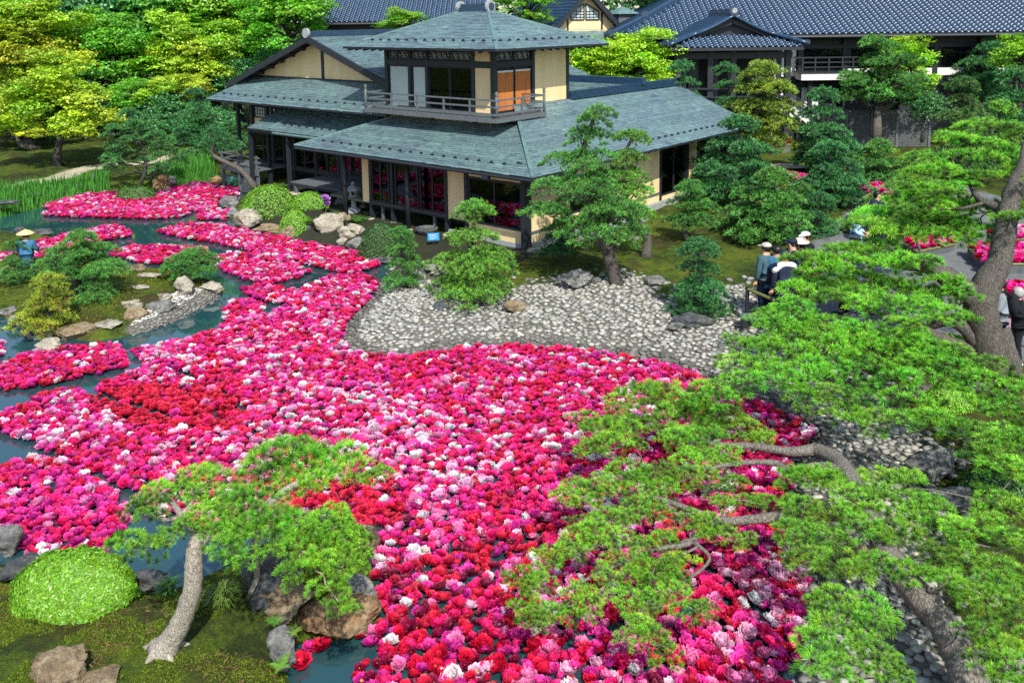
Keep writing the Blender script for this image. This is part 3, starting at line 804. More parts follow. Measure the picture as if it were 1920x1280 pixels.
def leaf_pad(seed, r, h, n, ls, droop=.5):
    g = np.random.default_rng(seed)
    k = max(6, n // 16)
    cen = g.normal(0, 1, (k, 3)); cen /= np.linalg.norm(cen, axis=1, keepdims=True); cen *= g.uniform(.35, 1, (k, 1)) ** .6
    cen *= np.array([r, r, h]); cen[:, 2] += h * .3
    ids = g.integers(0, k, n)
    P = cen[ids] + g.normal(0, 1, (n, 3)) * np.array([.15, .15, .045]) * r
    ax = np.column_stack([g.normal(0, droop, (n, 2)) + P[:, :2] / r * .35, np.ones(n)])
    A = frame_from(ax, g.uniform(0, 6.28, n)) * (ls * g.uniform(.6, 1.25, n))[:, None, None]
    t = np.array([[-.5, 0, 0], [-.12, -.30, .06], [.5, 0, -.12], [-.12, .30, .06], [.18, -.22, 0], [.18, .22, 0]])
    F = np.array([[0, 1, 3], [1, 4, 3], [4, 5, 3], [4, 2, 5]])
    V = (np.einsum('nij,vj->nvi', A, t) + P[:, None]).reshape(-1, 3)
    FF = (F[None] + (np.arange(n) * 6)[:, None, None]).reshape(-1, 3)
    cl = g.uniform(.72, 1.25, k)[ids] * g.uniform(.8, 1.2, n)
    Cc = np.repeat(np.column_stack([cl * g.uniform(.85, 1.15, n), cl, cl * .9]), 6, 0)
    return mesh_np('leaves', V, [FF], M['leaf'], Cc)
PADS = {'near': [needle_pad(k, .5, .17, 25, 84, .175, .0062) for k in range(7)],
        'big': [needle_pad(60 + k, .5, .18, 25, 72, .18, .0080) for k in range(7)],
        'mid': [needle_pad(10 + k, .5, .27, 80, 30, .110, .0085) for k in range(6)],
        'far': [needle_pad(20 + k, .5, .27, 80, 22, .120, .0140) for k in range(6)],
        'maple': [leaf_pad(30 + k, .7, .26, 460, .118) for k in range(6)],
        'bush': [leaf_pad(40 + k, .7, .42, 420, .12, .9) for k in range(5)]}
_frng = np.random.default_rng(99)
def put_pad(parent, kind, pos, s, col, sz=None, tiltdir=None, cv=.12):
    g = _frng
    me = PADS[kind][int(g.integers(len(PADS[kind])))]
    o = link('foliage', me, parent, Vector(pos) - parent.location)
    o.rotation_euler = (g.normal(0, .10), g.normal(0, .10), g.uniform(0, 6.28))
    if tiltdir is not None:
        o.rotation_euler = (tiltdir[0], tiltdir[1], 0); 
    o.scale = (s, s, s * (sz or 1))
    k = 1 + g.normal(0, cv)
    o.color = (col[0] * k * (1 + g.normal(0, cv * .6)), col[1] * k, col[2] * k, 1)
    o['kind'] = 'stuff'
    return o
def limb(parent, a, b, r0, r1, mat, seed, sag=.0, name='branch', n=6, wig=.08):
    g = np.random.default_rng(seed)
    a = np.asarray(a, float); b = np.asarray(b, float); L = np.linalg.norm(b - a)
    k = 4
    pts = [a + (b - a) * t + (g.normal(0, wig * L, 3) * (0 < t < 1)) + np.array([0, 0, -sag * math.sin(t * math.pi)]) for t in np.linspace(0, 1, k)]
    pts = spline(pts, 3)
    V, F = tube_geo(pts - np.array(parent.location), np.linspace(r0, r1, len(pts)), n, True, .06, g)
    return link(name, mesh_np(name, V, F, mat, None, True), parent)
def trunk_from(parent, rows, mat, n=12, k=6, lump=.05, seed=1, flare=1.35, name='trunk'):
    """rows: (x,y,z,radius) world"""
    rows = spline(rows, k); g = np.random.default_rng(seed)
    rad = rows[:, 3].copy(); m = max(1, len(rad) // 8)
    rad[:m] *= np.linspace(flare, 1, m)
    V, F = tube_geo(rows[:, :3] - np.array(parent.location), rad, n, True, lump, g)
    link(name, mesh_np(name, V, F, mat, None, True), parent)
    return rows

def niwaki(label, base, top, wpx, col, lod='far', seed=1, bf=.22, bz=None, name='pine_tree', group=None, trunk_r=None, wig=.10, dens=1.0, mat='bark_dark', pad=None, prof=.55, basez=.45, mid=None, depthf=.85):
    """cloud pruned pine: base pixel on the ground, pixel of its top, width in pixels"""
    g = np.random.default_rng(seed)
    B = G(base[0], base[1], basez); B[2] = hz(B[0], B[1]) - .05
    T = AtY(top[0], top[1], B[1]); s = scale_at((B + T) / 2)
    Rr = wpx / 2 / s; H = T[2] - B[2]
    t = thing(name, label, 'tree', tuple(B), 0, group)
    bk = M[mat]
    tr = trunk_r or .045 + .03 * H
    rows = []
    for k, f in enumerate(np.linspace(0, 1, 6)):
        off = np.array([g.normal(0, wig), g.normal(0, wig), 0]) * H * .35 * (0 < f < 1)
        p = B + (T - B) * f + off
        if mid is not None and 0 < f < 1: p[0] += mid * math.sin(f * math.pi) / s
        rows.append([*p, tr * (1 - .85 * f) + .012])
    rows = trunk_from(t, rows, bk, 8, 4, .05, seed)
    def at(f):
        i = f * (len(rows) - 1); a = int(min(i, len(rows) - 2)); u = i - a
        return rows[a, :3] * (1 - u) + rows[a + 1, :3] * u
    pr = (pad or float(np.clip(Rr * .52, .34, .95))) * 1.05
    nl = max(3, int(round(H * (1 - bf) / (pr * .92))))
    for i in range(nl):
        f = bf + (1 - bf) * (i + .35) / nl
        u = (f - bf) / (1 - bf)
        ring = Rr * (1 - u) ** prof * (.72 + .28 * min(1, u * 5))
        c = at(min(f, .98))
        rr = max(0, ring - pr * .75)
        n = max(1, int(round(dens * (2 * math.pi * rr / (pr * 1.45) + (1 if rr < .2 else 0)))))
        a0 = g.uniform(0, 6.28)
        for k in range(n):
            a = a0 + k * 2 * math.pi / n + g.normal(0, .25)
            q = rr * g.uniform(.75, 1.12)
            pos = c + np.array([q * math.cos(a), q * math.sin(a) * depthf, g.normal(0, .10) * pr - .10 * q])
            ps = pr / .5 * g.uniform(.78, 1.15) * (1 - .18 * u)
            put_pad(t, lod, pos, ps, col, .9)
            if q > .25:
                limb(t, at(max(.05, f - .10 - .05 * g.random())), pos + np.array([0, 0, .02]), tr * .32 * (1 - .6 * u) + .008, .008, bk, seed * 97 + i * 13 + k, .05 * q, n=5)
        if rr > .40 and i < nl - 1:
            put_pad(t, lod, c + np.array([g.normal(0, .15), g.normal(0, .15), .05]), pr / .5 * .8, col)
    put_pad(t, lod, T - np.array([0, 0, pr * .40]), pr / .5 * .80, col)
    return t

def leafy(label, base, cen, rpx, hpx, col, seed, name='maple_tree', kind='maple', n=34, group=None, col2=None, ydep=None, pads=1.0, mat='bark_dark', stems=1, basez=.45, flat=1.0):
    """broadleaf tree: base pixel on the ground (or its distance ydep), crown centre pixel, half width and half height in pixels"""
    g = np.random.default_rng(seed)
    if ydep is None:
        B = G(base[0], base[1], basez)
    else:
        B = AtY(base[0], base[1], ydep); B[2] = .45
    C = AtY(cen[0], cen[1], B[1]); s = scale_at(C); rx, rz = rpx / s, hpx / s
    t = thing(name, label, 'tree', tuple(B), 0, group)
    bk = M[mat]; tr = .05 + .035 * (C[2] + rz)
    lowc = C - np.array([0, 0, rz * .55])
    for q in range(stems):
        o = np.array([g.normal(0, .25), g.normal(0, .2), 0]) * (stems > 1)
        rows = [[*(B + o * .4), tr], [*(B * .55 + lowc * .45 + np.array([g.normal(0, .2), g.normal(0, .2), 0]) + o), tr * .75], [*(lowc + o * 2), tr * .55], [*(C + o * 2 + np.array([0, 0, rz * .35])), tr * .2]]
        trunk_from(t, rows, bk, 8, 4, .05, seed + q)
    ps0 = pads * max(.55, min(1.9, (rx + rz) / 2 * .42)) / .7
    for k in range(n):
        d = g.normal(0, 1, 3); d /= np.linalg.norm(d)
        if d[2] < -.55: d[2] *= -.5
        q = g.uniform(.25, 1) ** .45
        lump = 1 + .16 * math.sin(d[0] * 4 + seed) + .12 * math.sin(d[2] * 5 + seed * 2)
        pos = C + d * q * lump * np.array([rx, rx * .85, rz]) * np.array([1, 1, flat])
        cc = col
        if col2 is not None:
            m = min(1, max(0, .5 + .9 * noise.noise(Vector(pos * .55)) + .25 * d[2])); cc = tuple(a * (1 - m) + b * m for a, b in zip(col, col2))
        put_pad(t, kind, pos, ps0 * g.uniform(.65, 1.05), cc, cv=.14)
        if k % 4 == 0:
            limb(t, lowc + (C - lowc) * g.uniform(0, .8), pos - np.array([0, 0, .05]), tr * .3, .015, bk, seed * 31 + k, 0, n=5)
    return t

# ------------------------------------------------------------------ rocks
def rock(label, px, py, wpx, hpx, mat='rock_grey', seed=1, dpx=None, bz=None, cuts=7, rz=None, name='rock', group=None, sink=.12, rough=.23, sub=4, leanx=0):
    """(px,py) pixel of the middle of its foot; width and height in pixels"""
    g = np.random.default_rng(seed)
    z0 = bz
    if z0 is None or z0 < .2:
        B = G(px, py, .2)
        for _ in range(3): z0 = max(0.0, hz(B[0], B[1])); B = G(px, py, z0)
    B = G(px, py, z0); s = scale_at(B)
    w = wpx / s / 2; h = hpx / s; dp = (dpx / s / 2) if dpx else w * g.uniform(.7, .95)
    yc = B[1] + dp * .75
    zt = AtY(px, py - hpx, yc)[2]; g0 = hz(B[0], yc) if bz is None or bz < .2 else z0
    h = zt - z0
    if zt < g0 + .08: z0 = g0 - .04; h = .14; B[2] = z0
    B[2] = z0
    bm = bmesh.new(); bmesh.ops.create_icosphere(bm, subdivisions=5 if wpx > 70 else sub, radius=1)
    V = np.array([v.co[:] for v in bm.verts]); F = np.array([[v.index for v in f.verts] for f in bm.faces]); bm.free()
    for _ in range(cuts * 2):
        nrm = g.normal(0, 1, 3); nrm[2] = nrm[2] * .8 + .15; nrm /= np.linalg.norm(nrm); lim = g.uniform(.58, .88)
        e = V @ nrm - lim; V = V - np.outer(np.maximum(e, 0) * .92, nrm)
    o = g.uniform(0, 50, 3)
    d1 = np.array([noise.fractal(Vector(v * 1.3 + o), .9, 2.1, 5) for v in V])
    d2 = np.array([1 - abs(noise.noise(Vector(v * np.array([2.2, 2.2, 3.5]) + o))) for v in V])
    d3 = np.array([noise.fractal(Vector(v * 5 + o), .8, 2.2, 4) for v in V])
    V = V * (1 + .07 * d3 + rough * d1 + rough * .55 * (d2 - .7))[:, None]
    V[:, 2] -= V[:, 2].min(); V[:, 2] *= 1 / V[:, 2].max(); V[:, :2] /= np.abs(V[:, :2]).max(0)
    V[:, 0] += leanx * V[:, 2]
    V = V * np.array([w, dp, h * (1 + sink)]) ; V[:, 2] -= h * sink
    a = rz if rz is not None else g.uniform(-.3, .3)
    o = link(name, mesh_np(name, V, [F], M[mat], None, True), None, (B[0], yc, B[2]), (0, 0, a))
    return tag(o, label, 'rock', group)
k5 = lambda x, y: (x / 3.5563, 330 + y / 3.5563)
k6 = lambda x, y: (x / 2.5263, 820 + y / 2.5263)
# foreground bank
rock('big tan boulder with a flat top leaning over the peonies beside the leaning pine', 627, 1208, 182, 95, 'rock_rust', 11, 110, .05, 9, .1)
rock('tall dark split boulder in the shade under the leaning pine', 505, 1150, 120, 135, 'rock_dark', 12, 90, .15, 9)
rock('tan rock with a sunlit face below the tall dark boulder', 520, 1172, 130, 92, 'rock_tan', 13, 90, .15, 9)
rock('grey rock standing in the pond edge beside the bright fern', 527, 1262, 62, 82, 'rock_grey', 14, 60, .1, 9)
rock('mossy grey rock at the water right of the pine crown tip', 672, 1135, 72, 58, 'rock_grey', 15, 60, .05, 8)
rock('tan rock poking out behind the right end of the leaning pine crown', 690, 1040, 44, 58, 'rock_tan', 16, 40, .0, 8)
rock('low dark knobbly rock on the bank right of the big clipped azalea', 272, 1112, 92, 42, 'rock_dark', 17, 55, .1, 8)
rock('pale tan rock cut off by the bottom left corner', 100, 1305, 130, 84, 'rock_tan', 18, 90, .4, 9)
rock('low flat tan rock beside the corner rock at the bottom edge', 172, 1300, 110, 40, 'rock_tan', 19, 80, .4, 8)
rock('grey boulder standing in water at the left edge above the azalea', 8, 1050, 62, 68, 'rock_grey', 20, 50, .0, 9)
rock('slanted dark slab of rock behind the big azalea at the left edge', 20, 1098, 84, 52, 'rock_dark', 21, 70, .1, 9)
# island
rock('pale upright boulder with a rounded top on the pond island', *k5(1215, 795), 52, 36, 'rock_pale', 30, 34, None, 8)
rock('pale wedge shaped boulder at the east tip of the island', *k5(1400, 790), 54, 26, 'rock_pale', 31, 34, None, 9)
rock('long low boulder in the water at the south shore of the island', *k5(495, 1095), 88, 30, 'rock_tan', 32, 44, 0, 6)
rock('flat broad boulder right of the long low island boulder', *k5(705, 1068), 68, 24, 'rock_pale', 33, 40, .0, 6)
rock('dark flat stone left of the long low island boulder', *k5(235, 1098), 72, 22, 'rock_dark', 34, 40, 0, 6)
rock('rounded pale boulder alone in the water south of the island', *k5(290, 1195), 54, 32, 'rock_pale', 35, 40, 0, 5)
rock('rough two tone boulder on the sunny side of the island moss', *k5(875, 985), 52, 32, 'rock_tan', 36, 34, None, 9)
rock('slanted grey boulder among the island pebbles', *k5(1055, 915), 62, 24, 'rock_grey', 37, 36, None, 8)
rock('pale flat rock behind the slanted grey island boulder', *k5(870, 890), 42, 18, 'rock_pale', 38, 30, None, 7)
rock('small pale block beside the upright island boulder', *k5(1085, 828), 32, 14, 'rock_pale', 39, 22, None, 7)
rock('flat pale stepping stone on the brown island moss', *k5(930, 762), 48, 10, 'rock_pale', 40, 18, None, 5)
rock('rounded tan stone at the north shore of the island', *k5(905, 640), 40, 14, 'rock_tan', 41, 24, None, 5)
rock('long pale stone behind the flat stepping stone on the island', *k5(980, 680), 52, 10, 'rock_pale', 42, 20, None, 5)
rock('grey rock at the west shore of the island below the yellow pine', *k5(85, 1005), 44, 22, 'rock_grey', 43, 30, 0, 8)
rock('pale flat rock at the left edge on the island shore', *k5(45, 935), 48, 18, 'rock_grey', 44, 30, .1, 7)
rock('tan rock at the left edge of the island behind the moss', *k5(35, 655), 38, 16, 'rock_tan', 45, 24, .1, 6)
rock('dark humped rock on the left islet beside the straw hat', *k5(260, 400), 46, 14, 'rock_dark', 46, 28, .0, 6)
rock('small dark rock behind the straw hat on the islet', *k5(130, 392), 28, 16, 'rock_dark', 47, 20, .1, 6)
# far left shore
rock('pointed grey rock standing on the far left shore', *k5(615, 95), 34, 32, 'rock_grey', 50, 24, .15, 10)
rock('square rust coloured rock beside the clipped box shrub', *k5(1065, 105), 34, 32, 'rock_rust', 51, 26, .05, 8, 0)
rock('small grey rock behind the rust coloured rock', *k5(1145, 62), 20, 18, 'rock_grey', 52, 16, .2, 7)
rock('low flat grey rock at the water left of the pointed rock', *k5(470, 125), 44, 11, 'rock_grey', 53, 22, .1, 6)
rock('rounded orange brown rock under the veranda corner', 403, 349, 28, 20, 'rock_rust', 54, 20, .0, 4)
rock('low grey edging stone at the water below the iris bed', *k5(330, 152), 20, 12, 'rock_grey', 55, 14, .05, 6)
rock('flat edging stone at the far left end of the iris bank', *k5(30, 195), 50, 10, 'rock_dark', 56, 20, .02, 6)
rock('long dark edging stone along the iris bank', *k5(180, 192), 56, 10, 'rock_dark', 57, 18, .0, 6)
rock('dark mossy rock lying on the far lawn', *k5(170, -185), 30, 18, 'rock_dark', 58, 22, .45, 6)
# in front of the house
c6 = lambda x, y: (540 + x / 4.925, 220 + y / 4.925)
rock('smooth grey boulder at the water left of the big round azalea', 428, 391, 41, 26, 'rock_grey', 60, 24, .0, 4)
rock('small grey rock at the foot of the big round azalea', 436, 410, 27, 23, 'rock_grey', 61, 18, .0, 7)
rock('broad pale flat rock under the front of the big round azalea', 458, 432, 66, 39, 'rock_pale', 62, 36, .02, 7)
rock('pale block of rock right of the broad flat rock', 495, 415, 49, 26, 'rock_pale', 63, 26, .1, 8)
rock('low pale rock at the water under the small azaleas', 506, 440, 76, 21, 'rock_tan', 64, 28, .0, 7)
rock('pale squared rock at the water below the front azalea', *c6(70, 1095), 68, 29, 'rock_pale', 65, 32, .0, 8)
rock('large pale squared boulder in the shore wall before the house', *c6(395, 1095), 68, 44, 'rock_pale', 66, 36, .0, 9, .15)
rock('dark wet stone between two pale shore rocks', *c6(205, 1100), 27, 21, 'rock_dark', 67, 16, .0, 7)
rock('pinkish upright stone behind the large squared boulder', *c6(515, 1010), 29, 29, 'rock_tan', 68, 18, .2, 7)
rock('rounded pale rock right of the large squared boulder', *c6(540, 1130), 41, 26, 'rock_pale', 69, 24, .0, 6)
rock('flat pale rock behind the rounded shore rock', *c6(610, 1085), 41, 21, 'rock_pale', 70, 22, .15, 7)
rock('small cream stone in the water below the rounded shore rock', *c6(500, 1195), 27, 18, 'rock_pale', 71, 18, .0, 4)
rock('small tan stone at the water beside the dark azalea', *c6(730, 1240), 20, 20, 'rock_tan', 72, 14, .0, 6)
rock('grey stepping stone at the house corner post', 1000, 482, 41, 18, 'rock_grey', 73, 22, .4, 6)
rock('pale shore rock between the low rock and the squared rock under the azaleas', 540, 446, 40, 24, 'rock_tan', 74, 26, .0, 8)
rock('grey rock behind the cream water stone at the dark azalea foot', 668, 470, 44, 26, 'rock_grey', 75, 26, .0, 8)
rock('grey stone under the deck edge behind the cycads', 640, 388, 34, 18, 'rock_grey', 76, 22, .4, 7)
rock('flat dark stone at the water between the dark azalea and the left beach pine', 720, 496, 52, 14, 'rock_dark', 77, 26, .0, 6)
# beach
rock('lumpy grey boulder on bare earth at the top of the pebble beach', 1080, 541, 72, 36, 'rock_grey', 80, 46, .42, 6)
rock('dark flat boulder half sunk in the pebbles below the round pine', 1305, 618, 88, 32, 'rock_dark', 81, 50, .3, 5)
rock('small dark rock in the pebbles at the left of the beach', 826, 592, 48, 26, 'rock_dark', 82, 30, .25, 7)
rock('tan rock at the edge of the beach under the mid pine', 965, 586, 46, 24, 'rock_tan', 83, 28, .3, 7)
rock('pale blue grey rock beside the dark round pine', 1226, 543, 46, 30, 'rock_grey', 84, 30, .4, 9)
rock('small flat rock beside the dark sunk boulder', 1268, 622, 42, 18, 'rock_grey', 85, 26, .3, 6)
rock('pale stone at the foot of the mid pine by the house wall', 1190, 452, 30, 10, 'rock_grey', 86, 18, .45, 5)
# right foreground
rock('large weathered grey boulder among the pines at the right', 1765, 905, 130, 66, 'rock_grey', 90, 80, .5, 8)
rock('long slanting grey rock below the large weathered boulder', 1800, 970, 110, 60, 'rock_grey', 91, 70, .5, 9)
rock('grey boulder at the bottom right corner', 1885, 1275, 100, 70, 'rock_grey', 92, 70, .5, 8)
rock('brown rock behind the lower limb of the overhanging pine', 1600, 1060, 90, 50, 'rock_tan', 93, 60, .3, 7)

# ------------------------------------------------------------------ clipped shrubs
def dome_shrub(label, px, py, wpx, hpx, col, seed, n=2600, ls=.05, name='azalea_shrub', boxy=1.0, dpx=None, cat='shrub', bz=None):
    g = np.random.default_rng(seed)
    B = G(px, py, .4 if bz is None else bz); s = scale_at(B)
    if bz is None: B[2] = hz(B[0], B[1])
    w = wpx / s / 2; d = (dpx / s / 2) if dpx else w * .66
    h = .55 * max(.15, AtY(px, py - hpx, B[1] + d * .8)[2] - B[2]) + .45 * true_h(hpx, d, s, py)
    t = thing(name, label, cat, (B[0], B[1] + d * .85, B[2]))
    # solid inner dome, near black: shade among the twigs painted in
    u = np.linspace(0, math.pi / 2, 7); prof = [(max(.02, .9 * math.cos(a) ** (1 / boxy)), .9 * math.sin(a) ** (1 / boxy)) for a in u]
    mb = MB(); mb.lathe(prof, 20)
    V = np.concatenate(mb.V) * np.array([w, d, h])
    o = link('twigs', mesh_np('twigs', V, mb.F, M['twig'], None, True), t)
    a = g.uniform(0, 6.28, n); zz = g.uniform(0, 1, n) ** .85
    el = np.arcsin(np.clip(zz, 0, 1))
    rr = np.cos(el) ** (1 / boxy); P = np.column_stack([rr * np.cos(a) * w, rr * np.sin(a) * d, np.sin(el) ** (1 / boxy) * h])
    bump_ = 1 + .045 * np.sin(a * 5 + seed) * np.cos(el * 6) + .03 * np.sin(a * 11 + el * 9)
    P = P * bump_[:, None] * (1 + g.normal(0, .018, (n, 1)))
    nr = np.column_stack([rr * np.cos(a) / w, rr * np.sin(a) / d, np.sin(el) / h]); nr /= np.linalg.norm(nr, axis=1, keepdims=True)
    A = frame_from(nr + g.normal(0, .33, (n, 3)), g.uniform(0, 6.28, n)) * (ls * g.uniform(.6, 1.3, n))[:, None, None]
    tp = np.array([[-.5, 0, 0], [0, -.26, .1], [.5, 0, .02], [0, .26, .1]]); F = np.array([[0, 1, 2, 3]])
    V = (np.einsum('nij,vj->nvi', A, tp) + P[:, None]).reshape(-1, 3)
    c = g.uniform(.65, 1.35, n); cc = np.repeat(np.column_stack([c * g.uniform(.8, 1.3, n), c, c * .9]), 4, 0)
    o = link('foliage', mesh_np('foliage', V, [(F[None] + (np.arange(n) * 4)[:, None, None]).reshape(-1, 4)], M['leaf'], cc), t)
    o.color = (*col, 1); o['kind'] = 'stuff'
    return t
M['twig'] = noisy('twig', [(.3, (.012, .02, .006)), (.7, (.03, .04, .012))], 20, .9, .2, .01)
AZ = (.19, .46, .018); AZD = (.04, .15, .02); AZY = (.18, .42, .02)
dome_shrub('large bright green clipped azalea mound in the bottom left', 108, 1162, 228, 124, AZY, 1, 26000, .05)
dome_shrub('largest round clipped azalea before the veranda', 498, 402, 112, 58, AZ, 2, 6500, .05)
dome_shrub('clipped azalea mound behind the small front one, beside the cycads', 577, 398, 72, 36, AZ, 3, 4500, .05)
dome_shrub('small clipped azalea mound nearest the shore rocks', 549, 422, 64, 38, AZ, 4, 4500, .05)
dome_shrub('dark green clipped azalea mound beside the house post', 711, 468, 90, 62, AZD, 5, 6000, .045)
dome_shrub('low box cut shrub on the far left shore between two rocks', 246, 360, 74, 32, (.07, .2, .025), 6, 4500, .06, boxy=2.2, name='box_shrub')
dome_shrub('low bright clipped mound far back before the slat fence', 1664, 291, 56, 13, AZY, 7, 900, .10)
dome_shrub('clipped azalea mound under the pine limbs at the right', 1795, 778, 96, 62, AZ, 8, 3000, .055)
dome_shrub('small bright clipped mound behind the fork of the big trunk', 1790, 665, 70, 36, AZ, 9, 1600, .06)
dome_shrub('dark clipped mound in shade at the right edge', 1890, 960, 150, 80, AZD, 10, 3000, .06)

dome_shrub('low clipped mound against the left side of the largest azalea', 462, 404, 52, 30, AZ, 11, 3000, .05)
dome_shrub('small tawny mound on the shore rocks before the largest azalea', 497, 426, 30, 14, (.36, .30, .05), 12, 1200, .045)
# ------------------------------------------------------------------ ferns, cycads, sedge
def frond_plant(label, px, py, wpx, col, seed, nf=11, name='fern', up=.9, nl=14, bz=.42, cat='plant'):
    g = np.random.default_rng(seed); B = G(px, py, bz); s = scale_at(B); L = wpx / s / 2 * 1.15
    V, F, C = [], [], []; n = 0
    for k in range(nf):
        a = k * 2 * math.pi / nf + g.normal(0, .2); el = g.uniform(.5, 1.0) * up; ln = L * g.uniform(.75, 1.15)
        c, q = math.cos(a), math.sin(a)
        for j in range(nl):
            for sd in (-1, 1):
                t = (j + .8) / nl; r = ln * t * math.cos(el * (1 - .4 * t)); z = ln * (math.sin(el) * t - .42 * t * t) * 1.25
                w = ln * .30 * math.sin(math.pi * min(1, t * .85 + .12)); lw = ln / nl * .42
                p = np.array([[r - lw, 0, z], [r + lw, 0, z], [r + lw * 1.6, sd * w, z - w * .15]])
                p = np.column_stack([p[:, 0] * c - p[:, 1] * q, p[:, 0] * q + p[:, 1] * c, p[:, 2]])
                V.append(p); F.append([n, n + 1, n + 2]); n += 3; C.append(np.full((3, 3), g.uniform(.75, 1.25)))
    o = link(name, mesh_np(name, np.concatenate(V), [np.array(F)], M['leaf'], np.concatenate(C)), None, tuple(B))
    o.color = (*col, 1); return tag(o, label, cat)
FE = (.10, .30, .03)
frond_plant('bright fern growing out of the grey rock at the pond edge', *k6(1330, 1085), 46, (.20, .42, .05), 1, 12, up=1.1, bz=.35)
frond_plant('small fern in the crack of the tan rock under the pine', *k6(1300, 875), 34, FE, 2, 9, bz=.45)
frond_plant('small yellowish fern on the left end of the big tan boulder', *k6(1390, 925), 30, (.22, .36, .05), 3, 8, bz=.5)
frond_plant('cycad with spread fronds right of the front azalea', *c6(235, 975), 40, FE, 4, 14)
frond_plant('cycad before the stone lantern', *c6(425, 920), 38, FE, 5, 13)
frond_plant('cycad right of the pinkish stone', *c6(620, 960), 36, FE, 6, 14)
frond_plant('small cycad at the right of the row before the house', *c6(705, 950), 26, FE, 7, 10)
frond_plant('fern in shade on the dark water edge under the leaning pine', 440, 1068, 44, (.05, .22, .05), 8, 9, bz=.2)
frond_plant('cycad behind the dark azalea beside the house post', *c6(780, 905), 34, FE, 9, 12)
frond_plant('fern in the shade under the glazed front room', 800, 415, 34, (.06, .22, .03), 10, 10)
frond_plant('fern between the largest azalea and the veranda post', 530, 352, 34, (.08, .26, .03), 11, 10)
def sedge(label, px, py, wpx, col, seed, n=160, bz=.4, h=.4):
    g = np.random.default_rng(seed); B = G(px, py, bz); s = scale_at(B); r = wpx / s / 2
    a = g.uniform(0, 6.28, n); el = g.uniform(.5, 1.3, n); L = h * g.uniform(.7, 1.2, n)
    V, C = [], []
    for i in range(n):
        d = np.array([math.cos(a[i]), math.sin(a[i])]); w = np.array([-d[1], d[0], 0]) * .006
        p0 = np.array([*(d * r * .15 * g.random()), 0]); p1 = np.array([*(d * L[i] * .5 * math.cos(el[i])), L[i] * .6 * math.sin(el[i])]); p2 = np.array([*(d * min(L[i] * math.cos(el[i]) * 1.2, r)), L[i] * .5 * math.sin(el[i])])
        V += [p0 + w, p0 - w, p1 - w, p1 + w, p2]; C += [np.full((5, 3), g.uniform(.7, 1.3))]
    q = np.arange(n)[:, None] * 5
    o = link('sedge', mesh_np('sedge', np.array(V), [q + np.array([[0, 1, 2, 3]]), q + np.array([[3, 2, 4]])], M['leaf'], np.concatenate(C)), None, tuple(B))
    o.color = (*col, 1); return tag(o, label, 'plant')
sedge('arching tuft of sedge behind the leaning trunk', *k6(1060, 790), 90, (.16, .26, .04), 1)
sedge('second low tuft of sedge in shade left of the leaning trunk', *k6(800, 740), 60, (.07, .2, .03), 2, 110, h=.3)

# ------------------------------------------------------------------ pines of the middle distance
PG = (.135, .40, .048); PGL = (.23, .52, .042); PGD = (.080, .30, .065); PGY = (.44, .52, .03)
niwaki('light green round topped pine on the pebble beach before the house window', (880, 552), (888, 378), 195, PGL, 'mid', 1, .08, prof=.7, pad=.52, dens=1.35)
niwaki('small pine at the left tip of the pebble beach', (760, 520), (752, 427), 86, PG, 'mid', 2, .08, pad=.36)
niwaki('tall open pine with a dark curved trunk at the house corner', (1157, 530), (1122, 200), 245, PG, 'mid', 3, .30, trunk_r=.16, mid=-28, prof=.62, pad=.52, mat='bark', dens=.95)
niwaki('lighter pine with a leaning trunk just behind the tall open pine', (1212, 484), (1192, 245), 130, PGL, 'mid', 4, .34, trunk_r=.13, mid=-18, prof=.55, pad=.5, mat='bark')
niwaki('thin dark pine standing against the lit house wall', (1052, 492), (1050, 385), 90, PGD, 'mid', 5, .2, pad=.36, trunk_r=.05)
niwaki('slim conical pine right of the twin trunked pines', (1292, 455), (1296, 338), 124, PG, 'mid', 6, .28, pad=.44, trunk_r=.07)
niwaki('dark egg shaped pine at the top of the pebble beach', (1312, 582), (1312, 448), 118, PGD, 'mid', 7, .04, pad=.48, dens=1.7)
niwaki('broad dark layered pine before the right end of the house', (1386, 392), (1384, 216), 192, PGD, 'far', 8, .20, pad=.62, trunk_r=.12)
niwaki('bushy pine in the middle of the moss lawn', (1452, 455), (1452, 316), 168, PG, 'far', 9, .08, pad=.52, dens=1.1)
niwaki('golden tipped pine rising behind the broad dark pine', (1420, 330), (1430, 116), 165, (.30, .42, .03), 'far', 10, .30, pad=.72, dens=1.1, prof=.42)
niwaki('small dark pine between the portico and the golden tipped pine', (1352, 315), (1362, 120), 80, PGD, 'far', 11, .2, pad=.6)
niwaki('dark green cone shaped pine before the hall stairs', (1545, 330), (1545, 166), 150, PGD, 'far', 12, .12, pad=.7, dens=1.1)
niwaki('low spreading dark pine in front of the cone shaped pine', (1562, 392), (1556, 266), 150, PGD, 'far', 13, .12, pad=.55, dens=1.1)
niwaki('old pine with a crooked pale trunk before the slat fence', (1638, 285), (1640, 66), 205, PG, 'far', 14, .46, pad=.74, trunk_r=.24, mid=18, wig=.16, mat='bark', prof=.6)
niwaki('round pine top in front of the far right of the hall', (1770, 250), (1770, 66), 110, PGD, 'far', 15, .5, pad=.7)
niwaki('pine behind the right pines, leaning trunk showing, under the hall eave', (1850, 260), (1856, 78), 150, PGD, 'far', 16, .45, pad=.75)
niwaki('dense blue green pine at the far right edge before the hall', (1905, 300), (1902, 130), 150, PGD, 'far', 17, .2, pad=.8, dens=1.2)
niwaki('pale green pine with upright candles behind the big right pine', (1800, 345), (1806, 146), 150, (.13, .27, .045), 'far', 18, .15, pad=.62, dens=1.15)
niwaki('dark pine beside the small dark portico pine, behind the house roof end', (1280, 330), (1278, 115), 90, PGD, 'far', 19, .3, pad=.6)
